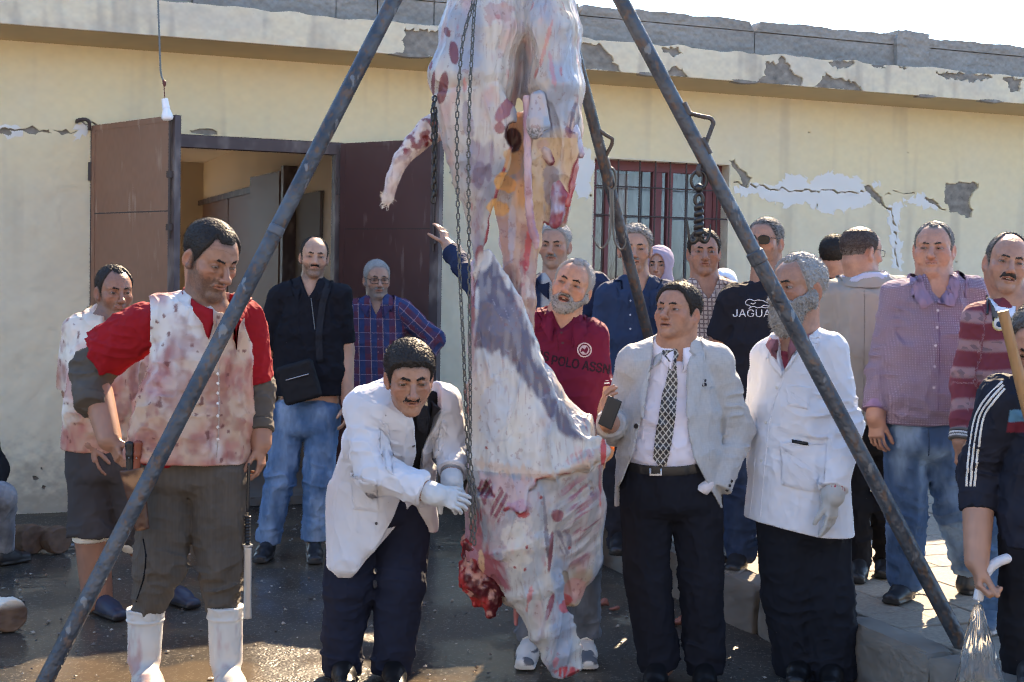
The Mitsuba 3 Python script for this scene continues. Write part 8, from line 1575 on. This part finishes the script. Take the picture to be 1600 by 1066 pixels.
bracket(RF, [(1073, 176), (1092, 181), (1111, 185), (1115, 192), (1109, 208), (1100, 232)], ((1068, 161), (1077, 180)), ((1097, 216), (1109, 241)))
bracket(BF, [(932, 200), (946, 211), (957, 217), (956, 226), (947, 243)], ((930, 192), (934, 212)), ((944, 243), (951, 262)))
def ringm(c, a, b, R, r, n=28):
    th = np.arange(n) / n * 2 * np.pi; return tube(c + np.cos(th)[:, None] * np.asarray(a) * R[0] + np.sin(th)[:, None] * np.asarray(b) * R[1], r, 8, closed=True)
X_ = v3(1, 0, 0)
Yh = along(AP, RF, py=265)[1] - .01; m1 = Yh / FPX; hk = thing('claw_hook', 'black iron claw hook with two prongs hanging from the right front leg', 'hook')
put('ring', ringm(P(1092, 282, Yh), X_, UP, (12 * m1, 14 * m1), .0062), 'black_steel', hk); put('link', tube(spline([P(1093, 258, Yh), P(1091, 268, Yh - .01), P(1094, 274, Yh)], 6), .010, 8), 'rusty_steel', hk)
put('swivel', sdmesh(ell(P(1092, 294, Yh), (7 * m1, .014, 7 * m1)), P(1080, 310, Yh) - .03, P(1104, 280, Yh) + .03, .003), 'black_steel', hk); put('eye_plate', ringm(P(1092, 312, Yh), X_, UP, (6 * m1, 9 * m1), .0075), 'black_steel', hk)
sp = [P(1092 + 2.5 * math.sin(t * 2), 318 + t * 3.2, Yh + .006 * math.cos(t * 2)) for t in np.linspace(0, 17, 40)]; put('shank', tube(sp, np.linspace(.014, .017, 40), 8), 'black_steel', hk)
for q in ([(1091, 362), (1088, 374), (1082, 379), (1077, 371), (1075, 356), (1073, 343)], [(1093, 362), (1097, 375), (1103, 377), (1108, 369), (1109, 360), (1110, 350)], [(1092, 362), (1092, 372), (1093, 377), (1094, 370)]):
    c = spline([P(a, b, Yh) for a, b in q], 6); put('prong', tube(c, np.linspace(.013, .0025, len(c)), 8), 'black_steel', hk)
Yr = along(AP, BF, py=290)[1] - .02; m2 = Yr / FPX; h2 = thing('double_hook', 'thin steel double hook hanging from the rear leg', 'hook')
put('link', tube(spline([P(948, 246, Yr), P(951, 256, Yr), P(953, 268, Yr)], 6), .009, 8), 'rusty_steel', h2); put('ring', ringm(P(955, 280, Yr), unit(v3(1, 0, -.3)), UP, (8 * m2, 17 * m2), .0062), 'chain_steel', h2)
for s_ in (-1, 1):
    c = spline([P(955 + s_ * 1.2, 296, Yr), P(956 + s_ * 1.5, 330, Yr), P(956 + s_ * 3, 366, Yr), P(955 + s_ * 8, 382, Yr), P(953 + s_ * 14, 388, Yr), P(950 + s_ * 19, 380, Yr), P(948 + s_ * 20 - 2, 368, Yr)] if s_ < 0 else [P(957, 296, Yr), P(958, 330, Yr), P(959, 366, Yr), P(964, 384, Yr), P(971, 390, Yr), P(977, 382, Yr), P(978, 372, Yr)], 6); put('prong', tube(c, np.linspace(.0065, .003, len(c)), 8), 'chain_steel', h2)
def link_mesh(L, Wd, r):
    h, w = L / 2 - r, Wd / 2 - r; a = np.linspace(0, np.pi, 7); top = np.stack([w * np.cos(a), 0 * a, (h - w) + w * np.sin(a)], 1); bot = np.stack([w * np.cos(a + np.pi), 0 * a, -(h - w) + w * np.sin(a + np.pi)], 1); return tube(np.vstack([top, bot]), r, 6, closed=True)
def chain(key, pts, pitch, L, Wd, r, m, sway=.25, seed=1):
    c = spline([P(*a) for a in pts], 30); s_ = np.concatenate([[0], np.cumsum(np.linalg.norm(np.diff(c, axis=0), axis=1))]); n = int(s_[-1] / pitch); rr = np.random.default_rng(seed); d = mikit.ply(link_mesh(L, Wd, r), m, smooth=True); tw = rr.uniform(0, 3)
    for k in range(n):
        q, q2 = (np.array([np.interp((k + t) * pitch, s_, c[:, i]) for i in range(3)]) for t in (.5, .6)); u = unit(q - q2); a = (k % 2) * math.pi / 2 + .45 + sway * math.sin(k * .11 + tw) + rr.normal(0, .06)
        e1 = unit(np.cross(u, v3(0, 1, 0))); e2 = np.cross(u, e1); x_, y_ = e1 * math.cos(a) + e2 * math.sin(a), e2 * math.cos(a) - e1 * math.sin(a)
        M = np.eye(4); M[:3, :3] = np.stack([x_, y_, u], 1); M[:3, 3] = q; scene[numbered(key + '__link')] = {**d, 'to_world': T(M.tolist())}
hc = thing('hoist_chain', 'long steel hoist chain in two strands hanging before the carcass', 'chain')
chain(hc, [(752, -60, 5.20), (740, 0, 5.19), (724, 60, 5.18), (717, 130, 5.17), (714, 200, 5.18), (715, 300, 5.20), (718, 420, 5.22), (724, 540, 5.23), (728, 640, 5.235), (731, 715, 5.235), (735, 790, 5.235), (737, 852, 5.235)], .0232, .0290, .0165, .0028, 'chain_steel', seed=1)
chain(hc, [(756, -60, 5.19), (743, 0, 5.18), (737, 90, 5.16), (734, 150, 5.16), (732, 250, 5.18), (733, 400, 5.21), (734, 520, 5.22), (735, 640, 5.22), (735, 715, 5.215), (742, 780, 5.215), (741, 856, 5.215)], .0232, .0290, .0165, .0028, 'chain_steel', seed=2)
bc_ = thing('black_chain', 'short black oily chain hanging beside the tail', 'chain')
chain(bc_, [(680, 150, 5.27), (676, 180, 5.26), (678, 240, 5.26), (677, 320, 5.26)], .0235, .031, .021, .0042, 'black_steel', seed=5); chain(bc_, [(680, 168, 5.28), (681, 200, 5.27), (680, 250, 5.27), (680, 312, 5.27)], .0235, .031, .021, .0042, 'black_steel', seed=6)

# ---------------------------------------------------------------- what lies about on the ground
mat('horn', bump(principled(VC, .6), lambda p, n, uv: mikit.fbm(p.x * 50, p.y * 50, p.z * 50, 3), .01))
for k, (x, y, L, r, lab) in enumerate(((42, 858, 54, 24, 'brown severed cattle hoof by the left wall, the left one of the pair'), (84, 857, 50, 22, 'brown severed cattle hoof by the left wall, the right one of the pair'), (8, 978, 60, 27, 'large dirty hoof stump with pale top on the wet ground at the left edge'))):
    g = G(x, y + 6); Yq = g[1]; mm = Yq / FPX; kk = numbered('hoof'); tag(kk, lab, 'hoof', None)
    a, b = P(x - (L * .55 if k < 2 else 20), y - r * (.9 if k < 2 else 1.0), Yq + .10), P(x + 6, y - r * .85, Yq - .02); a[2], b[2] = max(a[2], r * mm * .8), r * mm * .95
    U = union([ecap(a, b, (r * .8 * mm, r * .75 * mm), (r * mm, r * .95 * mm)), ecap(b, b + unit(b - a) * .02, r * mm * .98, r * mm * .9)], .02); u = unit(b - a); cut = halfspace(b + u * .03, u)
    V, F = sdmesh(lambda p: smax(smax(U(p) - .004 * (nz(p, 40) - .5), cut(p), .006), -p[:, 2], .003), U.lo - .03, U.hi + .03, .006)
    c = lerp((.055, .032, .022), (.16, .10, .065), fb(V, 26, 3)[:, None]); 
    if k == 2: w = sst(.10, .14, V[:, 2]); c = c * (1 - w[:, None]) + np.array([.62, .57, .48]) * w[:, None]
    scene[kk] = mikit.ply((V, F), 'horn', smooth=True, color=c)
cab = thing('grey_cable', 'loops of pale grey hose lying on the asphalt behind the man in rolled trousers', 'hose'); mat('cable_grey', principled((.22, .24, .25), .5))
for q in ([(78, 845), (100, 838), (130, 832), (165, 830)], [(84, 858), (110, 856), (140, 856), (190, 860)], [(80, 836), (105, 843), (140, 846), (200, 848)]): c = spline([G(*a) + UP * .012 for a in q], 8); put('loop', tube(c, .012, 8), 'cable_grey', cab)
mat('brick_red', bump(principled((.24, .10, .075), .9), lambda p, n, uv: mikit.fbm(p.x * 60, p.y * 60, p.z * 60, 3), .01))
for x, y, s_, lab in ((938, 948, .035, 'small red brick chip behind the burgundy shirt man\'s shoe'), (1060, 977, .040, 'red brick chip between the suited man\'s feet'), (960, 955, .022, 'thin red chip on the asphalt left of the suited man'), (880, 962, .02, 'tiny red scrap on the sunlit asphalt')):
    m = trimesh.creation.icosphere(2, s_); m.vertices = m.vertices * [1.3, .8, .6]; m.vertices += (np.stack([nz(m.vertices + o, 30) for o in (0, 5, 9)], 1) - .5) * s_ * .8; m.apply_translation(G(x, y) + UP * s_ * .4); put('brick_chip', m, 'brick_red', None, smooth=False, label=lab, cat='brick chip')
# dirt, stones and weeds where the pavement meets the wall
rd = np.random.default_rng(12); us = np.linspace(wL - 1.2, 9.0, 90); vs = np.linspace(0, 1, 14); A_, B_ = np.meshgrid(us, vs, indexing='ij'); wd_ = .62 + .25 * nz(np.c_[us, 0 * us, 0 * us], 2.1)
Vd = WO + WE * A_.ravel()[:, None] + WN * (.01 + B_ * wd_[:, None]).ravel()[:, None]; hgt = (np.sin(np.clip(B_, 0, 1) * np.pi * .5 + np.pi / 2) * .09 + .02 * nz(Vd, 9).reshape(B_.shape) * (1 - B_)).ravel(); Vd[:, 2] = KH - .012 + hgt
i, j = np.meshgrid(np.arange(89), np.arange(13), indexing='ij'); i, j = i.ravel(), j.ravel(); Fd = np.vstack([np.stack([i * 14 + j, i * 14 + j + 1, (i + 1) * 14 + j + 1], 1), np.stack([i * 14 + j, (i + 1) * 14 + j + 1, (i + 1) * 14 + j], 1)])
put('earth_strip', (Vd, Fd), 'dirt', smooth=True, label='strip of loose earth along the foot of the wall', kind='structure')
xy = np.array([(WO + WE * rd.uniform(wL - 1, 8.5) + WN * rd.uniform(.05, .9))[:2] for _ in range(420)]); m_, c_ = pebbles(420, xy, .022, [(.20, .18, .15), (.30, .27, .23), (.12, .10, .085)], KH + .03); put('rubble', m_, 'stone_vc', smooth=False, color=c_, label='small stones and rubble along the wall foot', kind='stuff')
mat('leaf', {'type': 'principled', 'base_color': rgb(.09, .12, .04), 'roughness': .6})
for k, (x, y, lab) in enumerate(((1488, 795, 'low dry weed growing at the wall foot between the purple shirt man\'s legs'), (1345, 770, 'tuft of weed at the wall foot behind the bearded man'))):
    c = G(x, y, KH + .03); ls = []
    for q in range(60):
        a = rd.uniform(0, 6.28); d = v3(math.cos(a), math.sin(a), rd.uniform(.3, 1.6)); L = rd.uniform(.06, .17); w = np.cross(unit(d), UP) * .006; s0 = c + v3(rd.normal(0, .03), rd.normal(0, .03), 0); e = s0 + unit(d) * L; md = (s0 + e) / 2 + UP * .015
        ls.append((np.array([s0 - w * .4, s0 + w * .4, md + w, md - w, e]), np.array([[0, 1, 2], [0, 2, 3], [3, 2, 4]])))
    put('weed', merge(*ls), 'leaf', None, smooth=False, label=lab, cat='weed')
